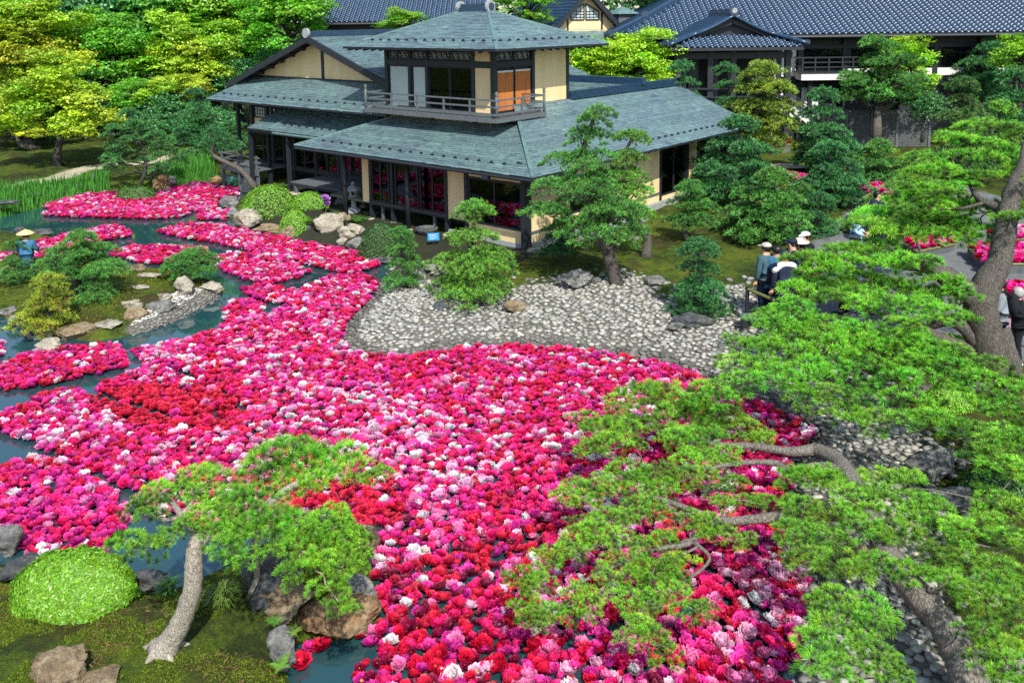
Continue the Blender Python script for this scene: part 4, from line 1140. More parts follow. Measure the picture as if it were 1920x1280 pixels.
niwaki('low dark pine by the railing in front of two walkers', (1500, 430), (1500, 345), 100, PG, 'far', 20, .1, pad=.45)
niwaki('small pine left of the railing behind the moss lawn', (1590, 360), (1590, 300), 100, PGD, 'far', 21, .1, pad=.5)
niwaki('spreading pine with support post on the far left shore', (264, 345), (240, 203), 200, (.11, .34, .06), 'far', 22, .46, pad=.40, prof=.5, trunk_r=.09, mid=10, dens=.36)
niwaki('dark pine at the left end of the house roof', (372, 290), (366, 165), 100, PGD, 'far', 23, .2, pad=.6)
niwaki('pine spreading before the veranda on a long leaning trunk', (420, 300), (432, 228), 110, PGD, 'far', 24, .35, pad=.5, prof=.4)
niwaki('low spreading pine at the far left edge beside the straw hat', (40, 522), (30, 450), 104, PG, 'mid', 25, .1, pad=.36)
niwaki('broad layered pine in the middle of the pond island', (135, 556), (148, 433), 195, PG, 'mid', 26, .42, pad=.40, prof=.55, trunk_r=.08, basez=.3)
niwaki('small round pine right of the broad island pine', (178, 566), (176, 503), 84, PG, 'mid', 27, .1, pad=.34, basez=.3)
niwaki('yellow green conical pine at the south side of the island', (88, 606), (88, 514), 122, PGY, 'mid', 28, .14, pad=.40, dens=1.25, basez=.3)
niwaki('low pine reaching over the water at the east end of the island', (362, 524), (352, 468), 130, PG, 'mid', 29, .42, pad=.30, prof=.4, basez=.3, wig=.2)
niwaki('bright layered pine between the path and the great pine crown', (1735, 452), (1722, 285), 200, PGL, 'mid', 41, .12, pad=.55)
niwaki('pine behind the walkers, over the flower beds up the path', (1640, 345), (1648, 262), 130, PG, 'far', 42, .1, pad=.55)
niwaki('soft green pine filling the right edge below the hall', (1885, 330), (1880, 190), 130, PGL, 'far', 43, .1, pad=.6)
niwaki('low pine on the moss between the broad dark pine and the bushy pine', (1402, 440), (1400, 352), 118, PG, 'far', 44, .08, pad=.46)
niwaki('low dark pine at the end of the house wall beside the broad dark pine', (1335, 372), (1332, 262), 92, PGD, 'far', 45, .12, pad=.5)
niwaki('low pine on the moss behind the people in hats', (1530, 440), (1535, 362), 110, PGD, 'far', 46, .08, pad=.46)
# the leaning trunk of the pine by the veranda
t = thing('leaning_pine_trunk', 'long bare pine trunk leaning from the round azalea over the veranda corner', 'tree', tuple(G(478, 352, .45)))
b0 = G(478, 352, .45)
pts = [(478, 352, .12, 0), (458, 325, .11, .1), (440, 312, .10, .2), (415, 300, .09, .3), (398, 288, .08, .4), (402, 268, .07, .5), (396, 252, .05, .6)]
trunk_from(t, [[*AtY(x, y, b0[1] + d), r] for x, y, r, d in pts], M['bark'], 8, 4)
for x, y in ((400, 250), (420, 262), (440, 275), (398, 272)):
    put_pad(t, 'far', AtY(x, y, b0[1] + .4), .8, PGD)

# ------------------------------------------------------------------ broadleaf trees
YL = (.46, .60, .03); YG = (.28, .55, .025); GR = (.13, .44, .028); GD = (.055, .24, .06); LM = (.36, .66, .015)
leafy('yellow green spring maple spreading low over the far left lawn', (108, 312), (110, 205), 115, 82, YG, 1, n=84, col2=YL)
leafy('pale stemmed maple beside the yellow maple on the lawn', (74, 280), (30, 225), 70, 62, YL, 2, n=40, mat='bark')
leafy('orange tinted maple at the left edge above the lawn', (30, 262), (40, 125), 85, 85, YG, 3, n=62, col2=(.50, .50, .04))
leafy('pure green maple in the middle of the far grove', (215, 250), (205, 112), 98, 95, GR, 4, n=76, col2=(.2, .5, .02))
leafy('golden maple left of the house roof', (370, 245), (372, 110), 92, 80, YL, 5, n=76, col2=YG)
leafy('low golden maple spray right of the green grove maple', (330, 262), (320, 178), 66, 42, YG, 6, n=44, col2=YL)
leafy('green maple under the golden one, in the gap by the lawn', (250, 262), (245, 180), 52, 52, (.15, .46, .02), 7, n=44)
leafy('green tree behind the golden maple left of the gable', (450, 230), (458, 80), 80, 90, (.18, .5, .02), 8, n=64, col2=GR)
leafy('bright green tree at the top edge left of the tiled roof', (540, 215), (540, 40), 84, 85, GR, 9, n=60, ydep=50, col2=(.2, .52, .03))
leafy('yellowish maple at the top left corner', (50, 225), (40, 45), 100, 70, YL, 10, n=60, ydep=50, col2=YG)
leafy('blue green evergreen at the top behind the left grove', (170, 215), (185, 50), 115, 105, GD, 11, 'evergreen_tree', 'bush', 70, ydep=56)
leafy('dark evergreen behind the golden maples', (300, 215), (300, 50), 95, 105, GD, 12, 'evergreen_tree', 'bush', 64, ydep=57, col2=GR)
leafy('green tree at the top left of the house grove', (400, 215), (395, 40), 95, 90, GR, 13, n=64, ydep=55, col2=YG)
leafy('tall dark evergreen at the far left behind the maples', (-20, 215), (-30, 60), 100, 140, GD, 14, 'evergreen_tree', 'bush', 64, ydep=57)
leafy('dark shrubby tree in shade behind the far lawn', (160, 252), (150, 222), 110, 42, GD, 15, 'evergreen_tree', 'bush', 44, ydep=49)
leafy('dark shrubby tree in shade left of the house', (330, 255), (330, 230), 100, 38, GD, 16, 'evergreen_tree', 'bush', 44, ydep=46)
leafy('dark shrubby tree at the left edge behind the lawn', (10, 256), (0, 230), 90, 44, GD, 17, 'evergreen_tree', 'bush', 40, ydep=49)
leafy('dark green tree behind the gap between golden maple and villa roof', (470, 225), (470, 160), 80, 60, GD, 31, 'evergreen_tree', 'bush', 44, ydep=52)
leafy('glowing lime green maple behind the right house roof', (1165, 250), (1165, 132), 100, 66, LM, 18, n=90, ydep=42, col2=(.36, .6, .02))
leafy('green tree top behind the tower roof right of its ridge', (985, 215), (985, 15), 62, 45, YG, 19, n=34, ydep=48, col2=GR)
leafy('bright green tree top before the tiled roof left of the tower', (755, 215), (757, 42), 52, 30, (.2, .45, .02), 20, n=30, ydep=46)
leafy('bright maple glowing behind the crooked pine', (1690, 250), (1690, 140), 66, 72, (.14, .40, .02), 21, n=44, ydep=43.5, col2=LM)
leafy('yellow green maple at the right edge under the hall eave', (1915, 260), (1918, 120), 50, 60, YG, 22, n=28, ydep=42)
leafy('dark bush behind the slat fence', (1720, 255), (1730, 205), 60, 40, GD, 23, 'evergreen_tree', 'bush', 26, ydep=43)
leafy('conifer top between the gabled house and the hall', (1200, 215), (1205, -10), 40, 50, GD, 24, 'evergreen_tree', 'bush', 24, ydep=56)
g = np.random.default_rng(5)
PP = np.column_stack([g.uniform(-62, 45, 26000), g.uniform(62, 72, 26000), g.uniform(0, 1, 26000) ** .8 * 15])
A = frame_from(g.normal(0, 1, (26000, 3)) + np.array([0, -.8, .8]), g.uniform(0, 6.28, 26000)) * g.uniform(.35, .8, (26000, 1, 1))
tp = np.array([[-.5, 0, 0], [0, -.3, .1], [.5, 0, .02], [0, .3, .1]])
cc = np.array([.05, .16, .035]) * g.uniform(.5, 1.4, (26000, 1))
wood = link('far_woods', mass('far_woods', [(tp, [np.array([[0, 1, 2, 3]])])], np.zeros(26000, int), A, PP, M['grass'], cc))
tag(wood, 'dense green wood closing the view behind the garden', 'woods', None, 'stuff')
# ------------------------------------------------------------------ the three big pines of the foreground, pad by pad
def big_pine(label, base, trunk, limbs, pads, col, mat, seed, hs=1.0, lod='near', spread=1.0):
    """trunk / limbs: rows (x,y,z,r) of world points; pads: (pos, radius m)"""
    g = np.random.default_rng(seed)
    t = thing('pine_tree', label, 'tree', tuple(base))
    nodes = []
    rows = trunk_from(t, trunk, M[mat], 14, 7, .05, seed)
    L = np.cumsum([0] + [np.linalg.norm(rows[i + 1, :3] - rows[i, :3]) for i in range(len(rows) - 1)])
    for i in range(len(rows) // 3, len(rows)): nodes.append((rows[i, :3], rows[i, 3], L[i]))
    for k, lb in enumerate(limbs):
        r2 = trunk_from(t, lb, M[mat], 9, 5, .06, seed + 5 + k, 1.1, 'limb')
        s0 = 1.0; L2 = 0
        for i in range(len(r2)):
            if i: L2 += np.linalg.norm(r2[i, :3] - r2[i - 1, :3])
            nodes.append((r2[i, :3], r2[i, 3], s0 + L2))
    tb_ = np.array(trunk[0][:3]); tr_ = trunk[0][3]
    for k in range(5):                                            # surface roots
        a = k * 1.257 + seed; e_ = tb_ + np.array([math.cos(a), math.sin(a), 0]) * tr_ * g.uniform(1.8, 2.6); e_[2] = hz(e_[0], e_[1]) - .02
        st_ = tb_ + np.array([math.cos(a), math.sin(a), 0]) * tr_ * .55 + np.array([0, 0, tr_ * .7])
        V, F = tube_geo(spline([st_, (st_ + e_) / 2 - np.array([0, 0, .05 * tr_]), e_], 4) - np.array(t.location), np.linspace(tr_ * .55, tr_ * .10, 9), 8, True, .06, g)
        link('root', mesh_np('root', V, F, M[mat], None, True), t)
    root = np.array(trunk[-1][:3])
    order = sorted(range(len(pads)), key=lambda i: min(np.linalg.norm(pads[i][0] - n[0]) for n in nodes))
    for j in order:
        pos, rad = pads[j]
        low = pos - np.array([0, 0, .02])
        best = min(nodes, key=lambda n: np.linalg.norm(low - n[0]) + .30 * n[2] + (0.4 if n[0][2] > low[2] + .15 else 0))
        d = np.linalg.norm(low - best[0])
        r0 = min(best[1] * .72, .016 + .022 * d); r1 = max(.008, r0 * .5)
        limb(t, best[0], low, r0, r1, M[mat], seed * 1000 + j, .04 * d, 'branch', 6, .10)
        nodes.append((low, r1 * 1.4, best[2] + d))
        s = rad / .5
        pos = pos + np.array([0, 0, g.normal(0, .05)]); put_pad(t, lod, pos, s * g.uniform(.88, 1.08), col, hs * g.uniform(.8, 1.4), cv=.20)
        # twiggy side sprays so that a pad's outline is uneven
        for q in range(0 if lod == 'big' else 1):
            a = g.uniform(0, 6.28)
            put_pad(t, lod, pos + np.array([math.cos(a) * rad * .62, math.sin(a) * rad * .62, g.normal(-.02, .04)]), s * g.uniform(.42, .62), col, hs, cv=.10)
    return t
def PX(x, y, z, rx):
    p = G(x, y, z); return (p, rx * .90 / scale_at(p))
def path_px(rows):
    return [[*G(x, y, z), r] for x, y, z, r in rows]
PN1 = (.26, .58, .026)
# leaning pine on the near bank
trunk = path_px([(305, 1222, .40, .125), (338, 1170, .75, .105), (360, 1105, 1.2, .092), (364, 1050, 1.55, .088), (368, 1020, 1.72, .085), (388, 998, 1.82, .08)])
limbs = [path_px([(388, 998, 1.82, .075), (430, 985, 1.85, .06), (480, 960, 1.9, .05), (520, 930, 1.95, .045), (560, 905, 2.0, .035), (620, 880, 2.0, .02)]),
         path_px([(380, 1002, 1.8, .05), (345, 975, 1.85, .04), (330, 950, 1.85, .03), (300, 925, 1.85, .02)]),
         path_px([(430, 985, 1.85, .05), (490, 1000, 1.8, .04), (550, 1010, 1.75, .03), (600, 1035, 1.65, .025), (630, 1080, 1.5, .015)]),
         path_px([(470, 1110, .55, .03), (482, 1080, .8, .032), (478, 1040, 1.3, .03), (478, 1000, 1.75, .03)])]
fl = [(526, 862, 80), (495, 884, 66), (574, 872, 66), (633, 862, 56), (673, 880, 50), (709, 897, 38), (368, 901, 48), (396, 913, 56), (427, 917, 48), (293, 929, 40), (336, 913, 44), (269, 960, 46), (237, 1010, 42),
      (277, 1020, 50), (317, 1016, 40), (396, 960, 50), (435, 945, 52), (416, 980, 56), (475, 956, 52), (455, 988, 56), (515, 984, 52), (495, 1008, 48), (427, 1028, 44), (455, 1042, 42), (554, 980, 48), (602, 988, 52),
      (617, 956, 42), (641, 980, 42), (562, 1028, 48), (602, 1024, 56), (653, 1012, 48), (554, 1075, 46), (594, 1067, 52), (641, 1059, 52), (665, 1043, 38), (617, 1099, 46), (641, 1122, 36), (350, 985, 36), (540, 905, 44), (590, 905, 40)]
pads = [PX(x, y, 2.0 - .0022 * max(0, y - 960) - (.0012 * max(0, x - 560) if y > 990 else 0), r * .92) for x, y, r in fl]
big_pine('old pine with a pale leaning trunk and spreading flat crown on the near left bank', G(305, 1222, .40), trunk, limbs, pads, PN1, 'bark_pale', 3, .85)

# great pine at the right
Yb = 14.7
def atY(rows): return [[*AtY(x, y, Yb + d), r] for x, y, r, d in rows]
b = G(1880, 772, .45)
trunk = atY([(1882, 775, .36, 0), (1862, 700, .30, 0), (1848, 630, .285, 0), (1838, 575, .28, 0), (1850, 535, .24, 0), (1872, 495, .21, .1), (1884, 440, .185, .2), (1890, 400, .17, .3), (1904, 350, .15, .5), (1920, 315, .12, .8), (1925, 270, .08, 1.2)])
limbs = [atY([(1838, 575, .22, 0), (1805, 540, .19, 0), (1765, 512, .165, .1), (1735, 498, .14, .2), (1690, 495, .10, .5), (1640, 490, .07, .9), (1590, 478, .05, 1.3)]),
         atY([(1848, 660, .15, 0), (1805, 612, .12, 0), (1775, 600, .10, .1), (1735, 612, .08, .3), (1690, 600, .06, .5), (1620, 580, .04, .9)]),
         atY([(1860, 690, .15, 0), (1815, 655, .12, 0), (1775, 640, .10, -.1), (1730, 620, .08, -.1), (1700, 640, .06, -.3)]),
         atY([(1872, 735, .16, 0), (1800, 728, .12, -.4), (1700, 735, .11, -.6), (1640, 725, .10, -.5), (1560, 712, .07, -.3), (1480, 700, .05, 0), (1400, 690, .04, .4)]),
         atY([(1900, 400, .10, .2), (1870, 388, .08, .5), (1835, 372, .06, .8), (1822, 350, .05, 1.2)]),
         atY([(1880, 790, .20, .3), (1895, 700, .19, .5), (1885, 650, .17, .6), (1880, 610, .12, .9)])]
c7 = lambda x, y: (1360 + x / 3.048, 340 + y / 3.048)
pa = [(1645, 411, 45), (1672, 400, 45), (1704, 411, 48), (1754, 407, 46), (1786, 416, 42), (1622, 424, 44), (1655, 434, 48), (1688, 427, 48), (1721, 440, 44), (1583, 460, 44), (1606, 470, 44), (1563, 480, 40), (1517, 486, 44),
      (1544, 490, 44), (1632, 470, 44), (1672, 486, 46), (1704, 490, 42), (1737, 493, 36), (1590, 490, 40), (1655, 460, 42), (1760, 440, 40), (1800, 445, 38)]
pb = [(1524, 536, 48), (1557, 526, 48), (1590, 539, 52), (1622, 526, 48), (1655, 539, 48), (1688, 545, 48), (1721, 552, 42), (1498, 552, 48), (1544, 559, 48), (1606, 565, 52), (1655, 572, 48), (1704, 578, 42), (1458, 572, 42),
      (1491, 578, 42), (1426, 601, 34), (1458, 595, 40), (1737, 572, 38), (1629, 552, 42), (1765, 545, 40), (1792, 562, 40), (1772, 588, 40), (1740, 602, 42), (1800, 595, 36), (1700, 605, 40)]
pads = [PX(x, y, 3.0 if y < 445 else 2.7, r) for x, y, r in pa] + [PX(x, y, 2.15, r) for x, y, r in pb]
for y, xs in ((608, (1490, 1535, 1585, 1635)), (630, (1440, 1490, 1540, 1590, 1640, 1690, 1735)), (655, (1395, 1445, 1495, 1545, 1595, 1645, 1695, 1745, 1790)),
              (685, (1365, 1415, 1465, 1515, 1570, 1620, 1670, 1720, 1770, 1820, 1860)), (715, (1335, 1395, 1455, 1510, 1595, 1670, 1735, 1790, 1840, 1880)), (748, (1345, 1500, 1560, 1600, 1690, 1860, 1905)), (785, (1590, 1650, 1715, 1750, 1890)),
              (830, (1850, 1905)), (870, (1880, 1920))):
    for x in xs:
        pads.append(PX(x + _frng.uniform(-9, 9), y + _frng.uniform(-7, 7), 2.0 - .0033 * (y - 608) if y < 800 else 1.5, 45))
for y, z, xs in ((238, 4.6, (1825, 1865, 1905)), (266, 4.4, (1785, 1825, 1865, 1905)), (296, 4.2, (1745, 1790, 1840, 1885, 1925)), (326, 4.0, (1722, 1768, 1815, 1862, 1910)), (356, 3.8, (1720, 1765, 1800)), (385, 3.5, (1760, 1720))):
    for x in xs: pads.append(PX(x + _frng.uniform(-9, 9), y + _frng.uniform(-6, 6), z, 40))
for x, y, z in ((1700, 370, 3.5), (1740, 377, 3.5), (1782, 371, 3.5), (1822, 384, 3.4), (1852, 396, 3.4), (1792, 402, 3.3), (1750, 406, 3.2), (1802, 440, 3.0), (1832, 428, 3.1), (1915, 388, 3.6), (1908, 412, 3.5),
                (1870, 800, 1.5), (1908, 822, 1.5), (1880, 852, 1.5), (1842, 872, 1.4), (1820, 800, 1.5), (1780, 530, 2.4), (1760, 522, 2.4),
                (1965, 330, 4.2), (2010, 300, 4.4), (1975, 270, 4.5), (2050, 350, 4.0), (1990, 380, 3.7), (2040, 420, 3.3), (1960, 760, 1.7), (1990, 800, 1.6), (1960, 860, 1.5)):
    pads.append(PX(x, y, z, 42))
big_pine('huge old pine with a thick forked trunk and tiered crown at the right', b, trunk, limbs, pads, (.22, .56, .026), 'bark', 7, .72, 'big')

# pine that overhangs the peonies
trunk = path_px([(1830, 1330, .45, .19), (1805, 1240, .75, .165), (1765, 1165, .92, .15), (1715, 1110, 1.02, .14), (1665, 1040, 1.1, .135), (1628, 965, 1.08, .13), (1600, 908, 1.1, .12), (1568, 862, 1.1, .11), (1530, 842, 1.05, .09)])
limbs = [path_px([(1530, 842, 1.05, .085), (1480, 846, 1.02, .065), (1409, 836, .98, .05), (1330, 830, .95, .035), (1250, 800, .95, .02)]),
         path_px([(1585, 885, 1.1, .09), (1530, 876, 1.02, .075), (1482, 888, .95, .06), (1455, 868, .95, .045), (1385, 868, .95, .035), (1320, 880, .95, .02)]),
         path_px([(1640, 990, 1.1, .10), (1560, 960, 1.05, .085), (1502, 962, .95, .075), (1432, 971, .92, .06), (1362, 976, .88, .05), (1315, 962, .88, .04), (1220, 930, .88, .03), (1130, 920, .86, .018)]),
         path_px([(1340, 975, .88, .045), (1291, 1018, .85, .035), (1230, 1030, .85, .025), (1130, 1070, .85, .02), (1040, 1120, .82, .012)]),
         path_px([(1300, 1015, .85, .03), (1330, 1050, .82, .02), (1270, 1100, .82, .015)])]
c8 = [(1202, 743, 52), (1240, 738, 52), (1277, 752, 48), (1165, 757, 48), (1151, 776, 44), (1221, 771, 52), (1268, 776, 52), (1305, 766, 44), (1334, 771, 38), (1202, 790, 42), (1099, 794, 42), (1127, 808, 46), (1165, 808, 42), (1109, 841, 38),
      (1141, 841, 46), (1184, 832, 38), (1329, 794, 50), (1362, 790, 50), (1399, 804, 46), (1427, 818, 38), (1296, 818, 46), (1329, 822, 46), (1268, 832, 42), (1296, 851, 44), (1334, 855, 40), (1362, 855, 36),
      (1174, 893, 50), (1207, 888, 46), (1240, 893, 42), (1137, 912, 42), (1081, 912, 46), (1118, 926, 42), (1062, 930, 34), (1202, 912, 46), (1245, 916, 42), (1287, 893, 42), (1315, 883, 38), (1343, 916, 40), (1380, 907, 36), (1409, 930, 36),
      (1362, 944, 38), (1437, 935, 34), (1104, 982, 46), (1137, 968, 40), (1165, 958, 38), (1202, 954, 40), (1230, 963, 36), (1081, 1010, 42), (1118, 1019, 46), (1062, 1038, 42), (1034, 1052, 38), (1160, 1010, 38), (1202, 1029, 42),
      (1146, 1038, 40), (1245, 1005, 38), (1296, 987, 46), (1329, 987, 40), (1362, 1005, 40), (1399, 1005, 32), (1268, 1043, 46), (1230, 1057, 40), (1259, 1066, 40), (1193, 1071, 36), (977, 1104, 46), (1010, 1099, 46), (992, 1132, 46),
      (1029, 1141, 40), (1062, 1132, 36), (1085, 1104, 40), (1104, 1146, 36), (1137, 1085, 36), (1184, 1085, 40), (1221, 1094, 40), (1174, 1118, 46), (1212, 1127, 40), (1259, 1122, 44), (1296, 1137, 44), (1324, 1141, 36), (1268, 1085, 36),
      (1184, 1197, 38), (1221, 1202, 40), (1249, 1212, 40), (1202, 1179, 36), (1001, 1169, 36)]
pads = [PX(x, y, 1.0 - .0005 * max(0, y - 800), r * .86) for x, y, r in c8]
f8 = [(1493, 888), (1521, 898), (1549, 893), (1590, 902), (1650, 892), (1600, 950), (1650, 945), (1720, 960), (1500, 940), (1540, 962), (1490, 992), (1550, 1005), (1620, 1002), (1680, 1000), (1740, 990), (1800, 1012), (1850, 990), (1900, 1022),
      (1760, 1042), (1820, 1052), (1880, 1072), (1700, 1062), (1640, 1062), (1580, 1062), (1530, 1052), (1560, 1112), (1620, 1112), (1850, 1112), (1900, 1122), (1560, 1162), (1600, 1172), (1650, 1182), (1530, 1212), (1580, 1222), (1640, 1232),
      (1540, 1262), (1600, 1266), (1660, 1268), (1850, 1152), (1905, 1172), (1700, 910), (1760, 960), (1910, 965), (1500, 1020), (1905, 885), (1865, 935), (1835, 1190), (1885, 1215), (1910, 1262), (1855, 1240), (1780, 1085)]
pads += [PX(x, y, 1.12 + .0010 * (y - 900), 47) for x, y in f8]
big_pine('low pine with a sweeping trunk whose limbs overhang the peonies', G(1830, 1330, .45), trunk, limbs, pads, PN1, 'bark_mid', 9, .75)
# ================================================================== THE VILLA (local axes: x along the pond front, y into the site)
HO = G(990, 470, .45); HO = np.array([HO[0], HO[1], 0])
villa = thing('garden_villa', 'two storey Japanese villa with green copper roofs and ochre walls beside the pond', 'house', tuple(HO), R(-40))
def hb(name, u0, u1, v0, v1, z0, z1, mat, parent=None):
    return link(name, mesh_np(name, box_v(u0, u1, v0, v1, z0, z1), [BOXF], M[mat]), parent or villa)
def hmb(mb, name, mat, parent=None, smooth=False):
    return mb.build(name, M[mat] if isinstance(mat, str) else mat, parent or villa, smooth)
def fitpoly(poly):
    P = np.array(poly, float); n = np.cross(P[1] - P[0], P[2] - P[0]); n /= np.linalg.norm(n)
    if n[2] < 0: n = -n
    return P, n
SH = box_v(-.5, .5, 0, 1, 0, 1); 
SH[[0, 1, 4, 5], :] = SH[[0, 1, 4, 5], :]
_SHV = np.array([[-.5, 0, 0], [.5, 0, 0], [.5, 1, 0], [-.5, 1, 0], [-.5, 0, 1], [.5, 0, 1], [.5, 1, .12], [-.5, 1, .12]])
def roof(poly, name='roof', course=.12, width=.26, thick=.07, seed=1, guards=None, tone=1.0, parent=None, fascia='wood'):
    """poly: eave start, eave end, then the upper corners; slab + copper shingles laid in courses + snow guards"""
    g = np.random.default_rng(seed)
    P, n = fitpoly(poly)
    k = len(P)
    V = np.concatenate([P, P - np.array([0, 0, thick])])
    i = np.arange(k)
    mb = MB(); mb.add(V, [i[None], (i[::-1] + k)[None]] + [np.array([[a, a + k, (a + 1) % k + k, (a + 1) % k]]) for a in range(k)])
    ro = hmb(mb, name, fascia, parent)
    e = P[1] - P[0]; e[2] = 0; e /= np.linalg.norm(e)
    up = np.cross(n, e); up = up if up[2] > 0 else -up
    a2 = np.column_stack([(P - P[0]) @ e, (P - P[0]) @ up])
    top = a2[:, 1].max()
    T, Ms, C = [], [], []
    base = np.array([.125, .195, .208]) * tone
    s = -.02
    while s < top - .01:
        xs = []
        y = min(max(s + course * .5, .001), top - .001)
        for q in range(k):
            (x1, y1), (x2, y2) = a2[q], a2[(q + 1) % k]
            if (y1 > y) != (y2 > y): xs.append(x1 + (y - y1) * (x2 - x1) / (y2 - y1))
        if len(xs) >= 2:
            x0, x1 = min(xs), max(xs); x = x0 - g.uniform(0, width)
            row = g.uniform(.88, 1.12)
            while x < x1:
                w = width * g.uniform(.75, 1.25); c0, c1 = max(x, x0), min(x + w, x1)
                if c1 - c0 > .03:
                    lift = g.uniform(.014, .028)
                    T.append(P[0] + e * (c0 + c1) / 2 + up * (s + g.normal(0, .006)) + n * .003)
                    Ms.append(np.column_stack([e * (c1 - c0 - .006), up * (course * 1.12), n * lift + up * g.normal(0, .004)]))
                    pat = noise.noise(Vector((T[-1] * .8).tolist())) + .5 * noise.noise(Vector((T[-1] * 2.5).tolist()))
                    tone_ = row * g.choice([.74, .9, 1, 1, 1.06, 1.2], p=[.06, .16, .32, .28, .13, .05])
                    C.append(base * tone_ * np.array([1 + .15 * pat, 1 + .22 * pat, 1 + .1 * pat]))
                x += w
        s += course
    me = mass('shingles', [(_SHV, [BOXF])], np.zeros(len(T), int), np.array(Ms), np.array(T), M['shingle'], np.array(C))
    tag(link('shingles', me, ro), kind='stuff')
    if guards:
        off, x0, x1, step = guards
        mb = MB()
        q = np.array([[-.07, 0, 0], [0, .07, 0], [.07, 0, 0], [.045, -.0, 0], [0, .035, 0], [-.045, 0, 0]])
        v = np.concatenate([q, q + [0, 0, .055]])
        F = [np.array([[0, 1, 4, 5]]) + 6, np.array([[1, 2, 3, 4]]) + 6] + [np.array([[a, (a + 1) % 6, (a + 1) % 6 + 6, a + 6]]) for a in range(6)]
        B = np.column_stack([e, up, n])
        me = mesh_np('snow_guard', v @ B.T, F, M['wood'])
        for x in np.arange(x0, x1, step):
            link('snow_guard', me, ro, tuple(P[0] + e * x + up * off + n * .02))
    return ro
def cap(a, b, w=.16, h=.07, mat='copper', name='hip_cap', parent=None):
    mb = MB(); mb.bar(np.asarray(a) + [0, 0, .02], np.asarray(b) + [0, 0, .02], w, h); return hmb(mb, name, mat, parent)
# ---- roofs
A0, A1 = (-9.45, -.95, 2.79), (.95, -.95, 2.79)
roof([A0, A1, (-1.55, 1.55, 3.73), (-6.95, 1.55, 3.73)], 'front_roof', seed=1, guards=(.42, 1.1, 9.3, .47))
roof([A1, (.95, 12.9, 2.79), (-2.5, 12.9, 4.22), (-2.5, 2.5, 4.22)], 'side_roof', seed=2, guards=(.45, 6.4, 13.3, .42), tone=1.12)
roof([(-9.45, 4.0, 2.79), A0, (-6.95, 1.55, 3.73), (-6.95, 4.0, 3.73)], 'west_roof', seed=3)
roof([(-6, 12.9, 2.85), (-6, 5.35, 2.85), (-2.5, 5.35, 4.22), (-2.5, 12.9, 4.22)], 'back_roof', seed=4)
cap(A1, (-2.5, 2.5, 4.22), .10, .05); cap(A0, (-6.95, 1.55, 3.73), .10, .05)
for k in range(4):
    mb = MB(); z = 4.22 + .07 * k; w = .36 - .05 * k
    mb.box(-2.5 - w / 2, -2.5 + w / 2, 5.4, 12.95, z, z + .062); hmb(mb, 'ridge_course', 'kawara')
mb = MB(); mb.lathe([(.17, -.05), (.17, .05)], 14); 
def disc(name, pos, axis, r, th, mat, parent=None):
    m = MB(); m.tube([np.array(pos) - np.array(axis) * th / 2, np.array(pos) + np.array(axis) * th / 2], r, 14); return hmb(m, name, mat, parent)
disc('ridge_end_tile', (-2.5, 13.0, 4.42), (0, 1, 0), .2, .1, 'plinth')
# cross wing behind the tower
roof([(-11, 8.0, 3.70), (-2.6, 8.0, 3.70), (-2.6, 10, 4.45), (-11, 10, 4.45)], 'cross_roof', seed=5, tone=.95)
mb = MB(); mb.box(-11, -2.3, 9.85, 10.15, 4.42, 4.68); hmb(mb, 'ridge_course', 'kawara')
# ---- left wing: gable over a skirt roof
WL, WR, WV = -18.0, -6.8, 2.0
RU, RZ = -12.4, 6.42
k_ = .355
def slope_pt(u, v): return (u, v, RZ - k_ * abs(u - RU))
roof([slope_pt(-6.9, 13), slope_pt(-6.9, WV), slope_pt(RU, WV), slope_pt(RU, 13)][::1] if False else [slope_pt(-6.9, WV), slope_pt(-6.9, 13), slope_pt(RU, 13), slope_pt(RU, WV)], 'gable_roof_slope', seed=6, guards=(.9, 1.0, 6, .9))
roof([slope_pt(-18.1, 13), slope_pt(-18.1, WV), slope_pt(RU, WV), slope_pt(RU, 13)], 'gable_roof_slope', seed=7)
roof([(-18.1, 1.0, 3.80), (-6.9, 1.0, 3.80), (-6.9, 2.72, 4.70), (-17.0, 2.72, 4.70)], 'skirt_roof', seed=8, guards=(.4, .8, 10.6, .52))
for sg in (-1, 1):
    mb = MB(); end = -18.1 if sg < 0 else -6.9
    a = np.array(slope_pt(RU, WV - .03)); b = np.array(slope_pt(end, WV - .03))
    mb.bar(a - [0, 0, .13], b - [0, 0, .13], .06, .22); hmb(mb, 'bargeboard', 'wood')
for q in range(7):
    for sg in (-1, 1):
        f = (q + .5) / 7.5; u = RU + sg * 5.4 * f; z = RZ - k_ * abs(u - RU) - .16
        mb = MB(); mb.bar((u, WV + .02, z), (u, 2.75, z), .10, .13); hmb(mb, 'purlin_end', 'wood')
V = np.array([(-17.6, 2.70, 4.60), (-7.2, 2.70, 4.60), (-7.2, 2.70, RZ - k_ * 5.2 - .12), (RU, 2.70, RZ - .14), (-17.6, 2.70, RZ - k_ * 5.2 - .12)])
V2 = V + [0, .12, 0]; q5 = np.arange(5)
mb = MB(); mb.add(np.concatenate([V, V2]), [q5[None], (q5[::-1] + 5)[None]] + [np.array([[a, (a + 1) % 5, (a + 1) % 5 + 5, a + 5]]) for a in range(5)]); hmb(mb, 'gable_wall', 'plaster')
hb('gable_post', RU - .07, RU + .07, 2.66, 2.70, 4.62, RZ - .2, 'wood')
hb('gable_sill', -17.6, -7.2, 2.64, 2.70, 4.60, 4.74, 'wood')
for k in range(3):
    mb = MB(); z = RZ - .02 + .07 * k; w = .34 - .06 * k; mb.box(RU - w / 2, RU + w / 2, WV, 13, z, z + .062); hmb(mb, 'ridge_course', 'kawara')
disc('ridge_end_tile', (RU, WV - .04, RZ + .1), (0, 1, 0), .19, .1, 'plinth')
